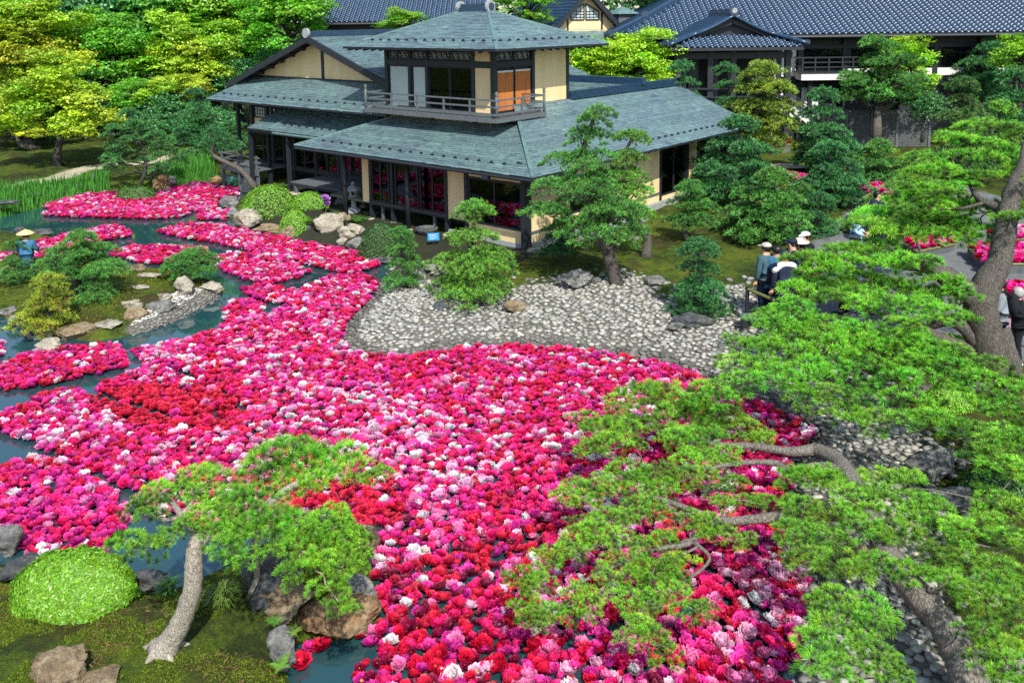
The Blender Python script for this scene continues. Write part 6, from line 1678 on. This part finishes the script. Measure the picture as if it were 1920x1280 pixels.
# ---- entrance porch of the hall
por = thing('entrance_porch', 'dark tiled porch with a curved gable standing before the hall', 'porch', (10.6, 42.2, 0))
def loc(*ps): return [(x - 10.6, y - 42.2, z) for x, y, z in ps]
PK = 6.95
tiled_roof(loc((7.5, 41.0, 5.50), (13.7, 41.0, 5.50), (12.5, 42.3, 6.02), (8.7, 42.3, 6.02)), por, 'skirt_roof', .28, .24, seed=3)
tiled_roof(loc((13.7, 41.0, 5.50), (13.7, 46.4, 5.50), (10.6, 46.4, PK), (10.6, 42.0, PK), (12.45, 42.3, 6.08)), por, 'gable_roof_slope', .28, .24, seed=4)
tiled_roof(loc((7.5, 46.4, 5.50), (7.5, 41.0, 5.50), (8.75, 42.3, 6.08), (10.6, 42.0, PK), (10.6, 46.4, PK)), por, 'gable_roof_slope', .28, .24, seed=5)
for sg in (-1, 1):
    rows = [(0, -.25, PK + .05), (sg * .75, -.25, PK - .36), (sg * 1.5, -.25, PK - .70), (sg * 2.05, -.3, PK - .88), (sg * 3.2, -1.25, 5.68)]
    rows = spline(rows, 4)
    for k in range(3):
        V, F = tube_geo(rows + np.array([0, -.12 + .16 * k, .02 * k]), .085, 7); link('verge_tile', mesh_np('verge_tile', V, F, M['kawara'], None, True), por)
    mb = MB(); mb.bar((0, -.12, PK - .22), (sg * 1.9, -.12, 6.0), .08, .25); mb.build('bargeboard', M['wood'], por)
    mb = MB(); mb.tube([(sg * 3.22, -1.33, 5.72), (sg * 3.22, -1.2, 5.72)], .12, 10); mb.build('ridge_end_tile', M['kawara'], por)
ridge_of(por, (0, -.35, PK + .06), (0, 4.2, PK + .06), .42, .36)
mb = MB(); mb.tube([(0, -.46, PK + .26), (0, -.34, PK + .26)], .24, 14); mb.build('ridge_end_tile', M['kawara'], por)
mb = MB(); mb.tube([(0, -.49, PK + .27), (0, -.46, PK + .27)], .13, 12); mb.build('ridge_boss', M['plinth'], por)
V = np.array(loc((8.9, 42.34, 5.9), (12.3, 42.34, 5.9), (10.6, 42.34, PK - .15))); mb = MB(); mb.add(np.concatenate([V, V + [0, .1, 0]]), [np.array([[0, 1, 2]]), np.array([[5, 4, 3]]), np.array([[0, 3, 4, 1], [1, 4, 5, 2], [2, 5, 3, 0]])]); mb.build('gable_wall', M['wood'], por)
for x in (8.0, 9.5, 10.6, 11.8, 13.2): wbox(por, 'pillar', x - .13, x + .13, 41.7, 41.96, .3, 5.5, 'wood' if x != 8.0 else 'wood')
wbox(por, 'tie_beam', 7.8, 13.4, 41.74, 41.9, 4.95, 5.25, 'wood'); wbox(por, 'back_wall', 7.9, 13.4, 44.6, 44.7, .3, 5.5, 'dark_inside'); wbox(por, 'floor', 7.8, 13.5, 41.6, 45, 2.6, 2.75, 'wood')
for z in (3.1, 3.5): wbox(por, 'rail', 7.8, 13.4, 41.6, 41.68, z, z + .08, 'wood')
for x in (8.4, 9.0, 10.0): wbox(por, 'screen', x, x + .5, 44.4, 44.45, 2.8, 4.9, 'grey_wood')
# ---- tiled house at the top, left of the tower
tl = thing('tiled_roof_house', 'house with a plain blue grey tiled roof behind the villa, left of its tower', 'building', (-8, 54, 0))
def loc2(*ps): return [(x + 8, y - 54, z) for x, y, z in ps]
tiled_roof(loc2((-12.0, 52, 6.86), (-1.5, 52, 6.86), (-1.5, 58, 9.6), (-10.5, 58, 9.6)), tl, 'main_roof', .30, .26, seed=6)
wbox(tl, 'wall', -11.2, -1.8, 52.8, 53.0, .3, 7.1, 'wood'); wbox(tl, 'white_panel', -11.0, -2.0, 52.7, 52.8, 5.9, 6.3, 'plinth')
mb = MB(); mb.tube(loc2((-12, 51.9, 6.76), (-1.5, 51.9, 6.76)), .06, 8); mb.build('gutter', M['wood'], tl)
# ---- gabled house between the tower and the hall
gb = thing('gabled_house', 'ochre gabled house with a latticed attic window between the tower and the hall', 'building', (4.2, 50, 0)); gb.rotation_euler.z = R(24)
V = np.array([(-2.1, 0, 6.3), (2.1, 0, 6.3), (0, 0, 8.35)]); mb = MB(); mb.add(np.concatenate([V, V + [0, .15, 0]]), [np.array([[0, 1, 2]]), np.array([[5, 4, 3]]), np.array([[0, 3, 4, 1], [1, 4, 5, 2], [2, 5, 3, 0]])]); mb.build('gable_wall', M['plaster'], gb)
bpy.context.view_layer.update()
tiled_roof([(-2.7, 7, 5.85), (-2.7, -.5, 5.85), (0, -.5, 8.5), (0, 7, 8.5)], gb, 'roof_slope', .30, .26, seed=7)
tiled_roof([(2.7, -.5, 5.85), (2.7, 7, 5.85), (0, 7, 8.5), (0, -.5, 8.5)], gb, 'roof_slope', .30, .26, seed=8)
for sg in (-1, 1):
    mb = MB(); mb.bar((0, -.5, 8.4), (sg * 2.7, -.5, 5.75), .08, .24); mb.build('bargeboard', M['wood'], gb)
    w = MB()
    for s in (((.06, 6.85), (.06, 7.75)), ((.9, 6.85), (.9, 7.3)), ((.06, 6.85), (.9, 6.85)), ((.06, 7.75), (.9, 7.3))): w.bar((sg * s[0][0], -.03, s[0][1]), (sg * s[1][0], -.03, s[1][1]), .06, .06)
    w = w.build('window', M['wood'], gb)
    mb = MB(); p_ = np.array([(sg * .06, -.01, 6.85), (sg * .9, -.01, 6.85), (sg * .9, -.01, 7.3), (sg * .06, -.01, 7.75)]); mb.add(p_, [np.array([[0, 1, 2, 3]]) if sg > 0 else np.array([[3, 2, 1, 0]])]); mb.build('pane', M['shoji'], w)
    for z in (7.0, 7.16, 7.32): 
        mb = MB(); mb.bar((sg * .08, -.04, z), (sg * (.88 if z < 7.25 else .8), -.04, z), .02, .025); mb.build('glazing_bar', M['wood'], w)
    for x in (.3, .55): 
        mb = MB(); mb.bar((sg * x, -.045, 6.87), (sg * x, -.045, 7.72 - .54 * (x - .06)), .02, .025); mb.build('glazing_bar', M['wood'], w)
for x in (-1.1, 1.1):
    mb = MB(); mb.box(x - .05, x + .05, -.05, 0, 6.3, 8.3 - abs(x) * .98); mb.build('post', M['wood'], gb)
mb = MB(); mb.box(-2.1, 2.1, 0, 6, .3, 6.28); mb.build('wall', M['plaster'], gb)
pent = roof([(-2.8, -2.2, 5.5), (4.0, -2.2, 5.5), (4.0, -.05, 6.2), (-2.8, -.05, 6.2)], 'pent_roof', .16, .35, seed=30, tone=1.25, parent=gb)
mb = MB(); mb.box(2.6, 3.8, .6, 1.8, 6.0, 7.15); mb.build('vent_box', M['grey_wood'], gb)
mb = MB(); mb.add(np.array([(2.4, .4, 7.15), (4.0, .4, 7.15), (4.0, 2.0, 7.15), (2.4, 2.0, 7.15), (3.2, 1.2, 7.6)]), [np.array([[0, 3, 2, 1]]), np.array([[0, 1, 4], [1, 2, 4], [2, 3, 4], [3, 0, 4]])]); mb.build('vent_cap', M['copper'], gb)
# ---- slat fence
fe = thing('slat_fence', 'tall grey fence of horizontal slats behind the crooked pine', 'fence', (17.3, 42.6, .45))
for k in range(22):
    mb = MB(); z = .05 + k * .083; mb.box(-2.3, 3.2, -.02, .02, z, z + .066); mb.build('slat', M['fence_wood'], fe)
for x in (-2.3, -.9, .35, 1.6, 3.2):
    mb = MB(); mb.box(x - .06, x + .06, -.07, -.025, -.1, 1.92); mb.build('post', M['grey_wood'], fe)

# ================================================================== SMALL THINGS
# stone lantern before the house
p = G(664, 398, .42); lan = thing('stone_lantern', 'small grey stone lantern standing before the veranda post', 'lantern', tuple(p))
s = 1 / scale_at(p)
def lm(name, prof, n=6, mat='plinth'):
    m = MB(); m.lathe(prof, n); return m.build(name, M[mat], lan)
lm('base', [(.26, 0), (.24, .12), (.15, .16)], 12); lm('shaft', [(.10, .16), (.09, .30), (.10, .44)], 12); lm('platform', [(.10, .44), (.20, .52), (.19, .57)], 6)
fbx = lm('light_box', [(.14, .57), (.14, .78)], 6); m = MB(); m.box(-.05, .05, -.135, -.11, .61, .74); m.build('opening', M['dark_inside'], fbx)
lm('cap', [(.30, .78), (.27, .83), (.10, .93), (.05, .95)], 6); lm('finial', [(.05, .95), (.075, 1.0), (.02, 1.09)], 10)
# blue notice
p = G(813, 462, .42); sg = thing('notice_board', 'small bright blue notice on a stake between the dark azalea and the beach pine', 'sign', tuple(p), R(8))
m = MB(); m.box(-.17, .17, -.012, .012, .18, .40); m.build('board', plain('blue_paint', (.02, .28, .62), .5), sg)
m = MB(); m.box(-.015, .015, .0125, .03, -.05, .36); m.build('stake', M['wood'], sg)
# soft white lines of (unreadable) print
for k, (w, o) in enumerate(((.26, 0), (.20, -.02), (.24, .01), (.14, -.04))):
    m = MB(); m.box(o - w / 2, o + w / 2, -.0145, -.0125, .355 - k * .045, .367 - k * .045); m.build('print_line', M['white'], sg)
# lilac peony in a pot
p = G(611, 402, .42); po = thing('potted_peony', 'single lilac peony on a tall stem beside the cycads before the deck', 'plant', tuple(p))
V, F = tube_geo([(0, 0, 0), (.02, 0, .3), (0, 0, .52)], .012, 6); link('stem', mesh_np('stem', V, F, M['bamboo']), po)
lil = mesh_np('bloom', PH[1][0], PH[1][1], M['petal'], PH[1][2] * np.array([.62, .30, .80]), True)
for z, sc_ in ((.55, 1.5), (.42, 1.1), (.34, .9)): link('bloom', lil, po, (.04 if z < .5 else 0, -.04, z), (.5, .2, z), (sc_,) * 3)
# stone basin and bamboo dish near the house corner
p = G(800, 440, .42); m = MB(); m.lathe([(.24, 0), (.34, .16), (.36, .22), (.30, .22), (.24, .14)], 14)
tag(m.build('water_basin', M['rock_dark'], None, True, tuple(p)), 'low dark stone basin behind the blue notice under the house window', 'basin')
# ---- bamboo railings along the path
def railing(label, pxs, h=.75, z=.45, rails=(.70,), r=.035):
    P = [G(x, y, z) for x, y in pxs]; t = thing('bamboo_railing', label, 'railing', tuple(P[0]), 0, 'bamboo railings along the path')
    for q in P:
        m = MB(); a = q - P[0]; m.tube([a + [0, 0, -.1], a + [0, 0, h]], r * 1.25, 8); m.build('post', M['wood'], t)
    for a, b in zip(P[:-1], P[1:]):
        for k in rails:
            d = (b - a); m = MB(); m.tube([a - P[0] - d * .06 + [0, 0, k], b - P[0] + d * .06 + [0, 0, k]], r, 8); m.build('rail', M['bamboo'], t)
railing('bamboo railing at the edge of the pebbles beside the man in the pale cap', [(1400, 600), (1447, 622)])
railing('bamboo railing behind the walkers, up the path', [(1612, 415), (1640, 395), (1662, 380)], rails=(.70, .40))
railing('green bamboo railing at the right edge before the woman in dark clothes', [(1868, 660), (1960, 672)])
b = thing('low_bench', 'low dark plank bench at the edge of the pebble beach', 'bench', tuple(G(1410, 612, .42)))
m = MB(); m.box(-.25, .45, -.15, .15, .20, .25); m.build('seat', M['grey_wood'], b)
for x in (-.18, .38):
    m = MB(); m.box(x - .04, x + .04, -.12, .12, 0, .20); m.build('leg', M['wood'], b)
# ---- flower stands on the right
def bed(label, pxs, z, seed, pal=('magenta', 'pink', 'red', 'light'), n=.17, frame=True):
    g = np.random.default_rng(seed); Q = poly_w(pxs, z); P = scatter(Q, n, .4, seed); c = Q.mean(0)
    t = thing('flower_stand', label, 'flower bed', (c[0], c[1], .45), 0, 'peony stands beside the path')
    if len(P) == 0: return
    k = len(P); cols = np.array([PAL[q] for q in pal])[g.integers(0, len(pal), k)] * g.uniform(.8, 1.15, (k, 1))
    A = frame_from(np.column_stack([g.normal(0, .3, (k, 2)), np.ones(k)]), g.uniform(0, 6.28, k)) * g.uniform(.95, 1.25, (k, 1, 1))
    T = np.column_stack([P - c, np.full(k, z - .45) + g.uniform(0, .05, k)])
    me = mass('peonies', [(v, f) for v, f, _, _ in PL], g.integers(0, 5, k), A, T, M['petal'], np.clip(cols, 0, .95), [x[2] for x in PL], True)
    tag(link('peonies', me, t), kind='stuff')
    q = np.arange(len(Q)); V = np.concatenate([np.column_stack([Q - c, np.full(len(Q), z - .46)]), np.column_stack([Q - c, np.full(len(Q), -.1)])]); L_ = len(Q)
    m = MB(); m.add(V, [q[None], np.array([[a, a + L_, (a + 1) % L_ + L_, (a + 1) % L_] for a in q])]); m.build('box', M['fence_wood'], t)
    if frame:
        for a in range(L_):
            m = MB(); m.tube([V[a] + [0, 0, -.02], V[(a + 1) % L_] + [0, 0, -.02]], .03, 6); m.build('rail', M['bamboo'], t)
bed('long pink flower stand at the right edge, nearest the camera', [(1880, 532), (1960, 524), (1960, 585), (1895, 575)], .75, 1)
bed('deep pink tiered flower stand behind the big trunk, lower tier', [(1815, 462), (1960, 446), (1960, 492), (1850, 494)], .75, 2)
bed('bright pink tiered flower stand behind the big trunk, upper tier', [(1850, 434), (1960, 418), (1960, 442), (1880, 450)], .95, 3, ('pink', 'light', 'magenta', 'pale'))
bed('small red and pink flower stand behind the bent visitors', [(1500, 512), (1540, 506), (1552, 516), (1512, 524)], .75, 4)
bed('pink flower bed up the path behind the woman in the dark cardigan', [(1610, 352), (1650, 344), (1668, 356), (1640, 366)], .7, 5)
bed('narrow pink bed just right of the woman in the dark cardigan', [(1655, 366), (1672, 362), (1682, 378), (1662, 380)], .7, 6, ('magenta', 'pink', 'light', 'pink'))
bed('pink bed between the dark pines on the far moss', [(1470, 324), (1505, 330), (1530, 334), (1512, 342), (1476, 336)], .6, 7, frame=False)
bed('small red stand behind the dark pines before the hall stairs', [(1448, 262), (1482, 262), (1482, 270), (1448, 270)], .9, 8, ('red', 'magenta', 'pink', 'red'))
bed('red stand in the shade behind the great pine trunk', [(1690, 450), (1770, 436), (1790, 456), (1720, 470)], .7, 9, ('red', 'pink', 'light', 'magenta'))
g = np.random.default_rng(3); a = np.linspace(0, 6.28, 28)[:-1]; c = G(1470, 310, .62)
V = np.column_stack([1.0 * np.cos(a) * (1 + .06 * np.sin(a * 9)), .55 * np.sin(a) * (1 + .06 * np.sin(a * 9)), np.full(27, -.05)]); V = np.concatenate([V, V * [.8, .8, 1] + [0, 0, .06], [[0, 0, .05]]]); q = np.arange(27)
tag(link('sand_patch', mesh_np('sand_patch', V, [np.column_stack([q, (q + 1) % 27, (q + 1) % 27 + 27, q + 27]), np.column_stack([q + 27, (q + 1) % 27 + 27, np.full(27, 54)])], M['sand'], None, True), None, tuple(c)), kind='structure')

# ================================================================== PEOPLE
def skinned(name, verts, edges, radii, mat, parent, sub=1, root=0):
    me = bpy.data.meshes.new(name); me.from_pydata([tuple(v) for v in verts], edges, [])
    o = bpy.data.objects.new(name, me); COL.objects.link(o)
    md = o.modifiers.new('skin', 'SKIN'); md.use_smooth_shade = True
    for i, r in enumerate(radii):
        d = me.skin_vertices[0].data[i]; d.radius = (r, r) if isinstance(r, (int, float)) else r; d.use_root = (i == root)
    ss = o.modifiers.new('sub', 'SUBSURF'); ss.levels = sub; ss.render_levels = sub
    dg = bpy.context.evaluated_depsgraph_get()
    nm = bpy.data.meshes.new_from_object(o.evaluated_get(dg))
    bpy.data.objects.remove(o); nm.name = name
    nm.materials.clear(); nm.materials.append(mat)
    for pl in nm.polygons: pl.use_smooth = True
    return link(name, nm, parent)
SKIN = plain('skin', (.50, .30, .19), .55); HAIR = plain('black_hair', (.012, .010, .010), .45); GHAIR = plain('grey_hair', (.35, .35, .35), .6)
SHOE = plain('dark_shoe', (.02, .02, .022), .5); WSHOE = plain('white_shoe', (.7, .7, .7), .5)
_cl = {}
def cloth(n, c):
    if n not in _cl: _cl[n] = plain(n, c, .85, .2)
    return _cl[n]
def person(label, px, py, h, face, top, bottom, hair=HAIR, hat=None, bend=0.0, arms='down', head=0.0, shoes=SHOE, z=.45, female=False, long=False, shoulder=None):
    """px,py: pixel of the crown of the head; face: heading in radians (0 = towards +x)"""
    P = G(px, py, z + h * (1 - .38 * min(1, bend))); pos = (P[0], P[1], z)
    t = thing('person', label, 'person', pos, face - math.pi / 2); k = h / 1.72
    w = .92 if female else 1.0
    # joints: x right, y forward, z up; bend tips the trunk over the hips
    def up(x, y, zz):
        dz = zz - .93; return (x * k, (y + math.sin(bend) * dz + (-.10 * bend)) * k, (.93 + math.cos(bend) * dz) * k)
    J = {'pel': (0, -.10 * bend * k, .93 * k), 'waist': up(0, 0, 1.08), 'chest': up(0, .01, 1.30), 'neck': up(0, .0, 1.47), 'head0': up(0, .015, 1.555), 'head1': up(0, .02, 1.64)}
    body_v, body_e, body_r = [], [], []
    def ch(pts, rad, start=None):
        i0 = start
        for p_, r_ in zip(pts, rad):
            body_v.append(p_); body_r.append(r_ * k); i = len(body_v) - 1
            if i0 is not None: body_e.append((i0, i))
            i0 = i
        return i0
    ch([J['pel']], [.125]); wi = ch([J['waist']], [.115 * w], 0); ci_ = ch([J['chest']], [.135 * w], wi); ni = ch([J['neck'], J['head0'], J['head1']], [.055, .088, .092], ci_)
    ni2 = ch([up(0, .105, 1.60)], [.016], len(body_v) - 2)
    hands = []
    for s in (-1, 1):
        sh = up(s * .185 * w, 0, 1.40)
        if arms == 'down': el, wr = up(s * .235, -.02, 1.12), up(s * .235, .06, .88)
        elif arms == 'front': el, wr = up(s * .24, .06, 1.14), up(s * .10, .28, 1.22)
        elif arms == 'reach': el, wr = up(s * .2, .25, 1.22), up(s * .14, .45, 1.12)
        else: el, wr = up(s * .25, -.02, 1.13), up(s * .17, .22, 1.02)
        ch([sh, el, wr], [.062 * w, .046, .032], ci_); hands.append((np.array(wr), np.array(wr) - np.array(el)))
        hp = (s * .095 * k, -.10 * bend * k, .86 * k); kn = (s * .10 * k, .03 * k + (-.06 * bend) * k, .49 * k); an = (s * .105 * k, -.01 * k + s * .04 * k, .085 * k); to = (s * .115 * k, .14 * k + s * .04 * k, .035 * k)
        ch([hp, kn, an, to], [.088, .060, .042, .034], 0)
    bd = skinned('body', body_v, body_e, body_r, SKIN, t)
    # clothes follow the same joints, a little wider
    sv, se, sr = [], [], []
    def c2(pts, rad, start=None):
        i0 = start
        for p_, r_ in zip(pts, rad):
            sv.append(p_); sr.append(r_ * k); i = len(sv) - 1
            if i0 is not None: se.append((i0, i))
            i0 = i
        return i0
    hem = up(0, -.0, .80 if not long else .62)
    c2([J['pel']], [.155 if not long else .165]); c2([hem], [.165 if not long else .19], 0); a_ = c2([J['waist']], [.142 * w], 0); b_ = c2([J['chest']], [.160 * w], a_); c2([up(0, 0, 1.455)], [.075], b_)
    for (s, (wr, d)) in zip((-1, 1), hands):
        sh = up(s * .185 * w, 0, 1.40)
        el = np.array(wr) - d
        c2([sh, el, wr - d * .12], [.082 * w, .062, .052], b_)
    skinned('jacket', sv, se, sr, top, t)
    if shoulder is not None:
        skinned('shoulder_yoke', [up(-.20, -.012, 1.40), up(-.1, -.03, 1.425), up(0, -.035, 1.43), up(.1, -.03, 1.425), up(.20, -.012, 1.40), up(.235, -.02, 1.25), up(-.235, -.02, 1.25)],
                [(0, 1), (1, 2), (2, 3), (3, 4), (4, 5), (0, 6)], [.087 * k, .070 * k, .060 * k, .070 * k, .087 * k, .050 * k, .050 * k], shoulder, t)
    sv, se, sr = [], [], []
    c2([J['pel']], [.145])
    for s in (-1, 1):
        c2([(s * .095 * k, -.10 * bend * k, .84 * k), (s * .10 * k, .03 * k - .06 * bend * k, .49 * k), (s * .105 * k, s * .04 * k, .11 * k)], [.108, .082, .070], 0)
    skinned('trousers', sv, se, sr, bottom, t)
    for s in (-1, 1):
        m = MB(); m.tube(spline([(s * .105 * k, (-.07 + s * .04) * k, .05 * k), (s * .108 * k, (.03 + s * .04) * k, .055 * k), (s * .115 * k, (.13 + s * .04) * k, .04 * k), (s * .118 * k, (.185 + s * .04) * k, .03 * k)], 3), np.array([.040, .044, .046, .048, .048, .047, .045, .040, .035, .02])[:10] * k, 8)
        m.build('shoe', shoes, t, True)
    for s, (wr, d) in zip((-1, 1), hands):
        d = d / np.linalg.norm(d); side = np.array([1.0, 0, 0]) * -s; nrm = np.cross(d, side); nrm /= np.linalg.norm(nrm); side = np.cross(nrm, d)
        m = MB(); m.tube([wr - d * .01, wr + d * .04 * k, wr + d * .085 * k], [.026 * k, .038 * k, .036 * k], 8)
        for q, L in enumerate((.062, .075, .07, .055)):
            b0 = wr + d * .08 * k + side * (q - 1.5) * .018 * k; m.tube([b0, b0 + d * L * .55 * k, b0 + d * L * k * .9 - nrm * .018 * k], [.0095 * k, .009 * k, .007 * k], 5)
        b0 = wr + d * .03 * k - side * .03 * k; m.tube([b0, b0 + d * .03 * k - side * .022 * k, b0 + d * .06 * k - side * .024 * k], [.011 * k, .010 * k, .008 * k], 5)
        m.build('hand', SKIN, t, True)
    # head: eyes, ears, mouth, hair, hat
    ax = np.array(up(0, 0, 2.0)) - np.array(up(0, 0, 1.0)); ax /= np.linalg.norm(ax); fy = np.array([0, ax[2], -ax[1]])
    C = np.array(J['head0']) + ax * .035 * k
    ch_, sh_ = math.cos(head), math.sin(head); X = np.array([1.0, 0, 0]) * ch_ + fy * sh_; Y = fy * ch_ - np.array([1.0, 0, 0]) * sh_
    def hp_(x, y, zz): return C + (X * x + Y * y + ax * zz) * k
    for nm, mat_, lst in (('eye', HAIR, [(-.034, .088, .022), (.034, .088, .022)]), ('ear', SKIN, [(-.092, 0, .005), (.092, 0, .005)])):
        for x, y, zz in lst:
            m = MB(); m.lathe([(.001, -1), (.7, -.7), (1, 0), (.7, .7), (.001, 1)], 8); V = np.concatenate(m.V) * np.array([.011, .007, .009] if nm == 'eye' else [.012, .02, .03]) * k
            V = hp_(x, y, zz) + V[:, :1] * X + V[:, 1:2] * Y + V[:, 2:] * ax; link(nm, mesh_np(nm, V, m.F, mat_, None, True), t)
    m = MB(); m.bar(hp_(-.022, .088, -.045), hp_(.022, .088, -.045), .008 * k, .007 * k); m.build('mouth', cloth('lips', (.35, .12, .10)), t)
    th = np.linspace(0, math.pi / 2, 6)
    def cap_(name, r, z0, hgt, mat_, back=.0, n=14, brim=None, low=0):
        prof = [(r * math.cos(a), z0 + hgt * math.sin(a)) for a in th]; prof[-1] = (.004, prof[-1][1])
        if brim: prof = [(r, z0 - .012), (brim, z0 - .02), (brim, z0 - .012)] + prof
        elif low: prof = [(r * .86, z0 - low), (r * 1.0, z0 - low * .4)] + prof
        m = MB(); m.lathe(prof, n); V = np.concatenate(m.V) * k
        V = C + V[:, :1] * X * 1.0 + (V[:, 1:2] - back * k) * Y + V[:, 2:] * ax
        return link(name, mesh_np(name, V, m.F, mat_, None, True), t)
    if hair is not None: cap_('hair', .108, .035, .088, hair, .016, low=.07 if not female else .13)
    if hat:
        kind, mt = hat
        if kind == 'cap':
            cap_('cap', .116, .055, .082, mt, .004)
            m = MB(); q = np.array([hp_(-.075, .085, .055), hp_(.075, .085, .055), hp_(.055, .185, .04), hp_(-.055, .185, .04)]); m.add(np.concatenate([q, q + ax * .008 * k]), [BOXF]); m.build('cap_peak', mt, t)
        elif kind == 'sun': cap_('sun_hat', .118, .05, .10, mt, .0, brim=.23)
        elif kind == 'straw':
            m = MB(); m.lathe([(.24, .0), (.24, .01), (.12, .075), (.004, .13)], 18); V = np.concatenate(m.V) * k; V = C + ax * .05 * k + V[:, :1] * X + V[:, 1:2] * Y + V[:, 2:] * ax
            link('straw_hat', mesh_np('straw_hat', V, m.F, mt, None, True), t)
    return t
def pack(label, who, mat, h, name='backpack'):
    k = h / 1.72; t = thing(name, label, 'bag', tuple(who.location), who.rotation_euler.z)
    m = MB(); m.lathe([(.05, 0), (.15, .03), (.17, .2), (.15, .38), (.05, .44)], 10); V = np.concatenate(m.V) * np.array([1, .62, 1]); V = (V + [0, -.235, 1.0]) * k
    link('bag_body', mesh_np('bag_body', V, m.F, mat, None, True), t)
    m = MB(); m.lathe([(.04, 0), (.11, .02), (.12, .12), (.04, .2)], 8); V = np.concatenate(m.V) * np.array([1, .5, 1]); V = (V + [0, -.34, 1.05]) * k; link('pocket', mesh_np('pocket', V, m.F, mat, None, True), t)
    for s in (-1, 1):
        V, F = tube_geo(np.array(spline([(s * .11, -.19, 1.40), (s * .12, -.05, 1.50), (s * .13, .13, 1.42), (s * .14, .14, 1.25), (s * .15, -.02, 1.08), (s * .12, -.18, 1.03)], 3)) * k, .018 * k, 6); link('strap', mesh_np('strap', V, F, mat, None, True), t)
BLK = cloth('black_cloth', (.012, .014, .018)); NVY = cloth('navy_cloth', (.015, .022, .05)); TEAL = cloth('slate_teal_cloth', (.05, .11, .14)); BLU = cloth('blue_cloth', (.04, .14, .26)); LBL = cloth('light_blue_cloth', (.32, .50, .68))
WHT = cloth('white_cloth', (.72, .73, .74)); CRM = cloth('cream_cloth', (.66, .60, .45)); KHA = cloth('pale_khaki_cloth', (.42, .42, .36)); GRY = cloth('grey_cloth', (.22, .25, .29)); DEN = cloth('dark_denim', (.02, .035, .07)); STRAW = cloth('straw', (.62, .48, .24))
A_L = math.pi * .92
person('man in a pale cap and slate jacket standing by the pebbles, seen from behind', 1438, 455, 1.72, R(120), TEAL, DEN, hat=('cap', KHA), head=.3)
pack('dark shoulder bag of the man in the pale cap', bpy.data.objects['person'], BLK, 1.45, 'shoulder_bag')
person('bare headed man in a blue shirt between the two men in caps', 1458, 459, 1.70, R(60), BLU, BLK, head=-.3)
person('man in a navy cap and navy jacket with white shoulders', 1472, 470, 1.72, R(100), NVY, DEN, hat=('cap', NVY), shoulder=WHT)
person('woman in a cream sun hat and dark blouse in the middle of the group', 1501, 446, 1.60, R(200), BLK, BLK, hat=('sun', CRM), arms='front', female=True)
person('person in a dark cap half hidden behind the woman in the sun hat', 1487, 447, 1.66, R(190), NVY, BLK, hat=('cap', NVY), arms='mid')
person('person in a white hat and dark jacket at the back of the group', 1511, 434, 1.66, R(215), BLK, DEN, hat=('cap', WHT), arms='front')
boy = person('young man in a light blue shirt walking with a black backpack', 1607, 388, 1.70, R(-25), LBL, BLK, arms='mid', head=-.4)
pack('bulging black backpack of the young man in light blue', boy, BLK, 1.70)
person('woman in a dark cardigan over a white shirt coming down the path', 1645, 357, 1.62, R(-70), NVY, BLK, female=True, arms='mid')
person('visitor in a light blue shirt bending over the flowers under the pine', 1584, 508, 1.65, R(170), LBL, BLK, bend=1.15, arms='reach')
person('visitor in a dark striped shirt beside the bending visitor', 1645, 492, 1.60, R(160), GRY, BLK, bend=.7, arms='reach')
mr = person('man in a grey shirt with a backpack behind the great pine trunk', 1876, 521, 1.70, R(165), GRY, DEN, arms='front')
pack('black backpack of the man behind the great pine trunk', mr, BLK, 1.70)
el = person('elderly grey haired woman in dark clothes at the right edge', 1910, 537, 1.52, R(185), BLK, BLK, hair=GHAIR, female=True, arms='front', shoes=WSHOE, long=True)
hb_ = thing('handbag', 'mauve grey bag held by the elderly woman at the right edge', 'bag', tuple(el.location), el.rotation_euler.z)
m = MB(); m.box(-.16, .16, .22, .30, .78, .98); m.build('bag_body', cloth('mauve_cloth', (.35, .22, .28)), hb_); m = MB(); m.tube(spline([(-.1, .26, .98), (-.08, .26, 1.1), (.08, .26, 1.1), (.1, .26, .98)], 3), .01, 6); m.build('bag_handle', BLK, hb_)
person('gardener in a conical straw hat and blue jacket on the left islet', 47, 433, 1.60, R(100), BLU, DEN, hat=('straw', STRAW), z=.1, arms='front')
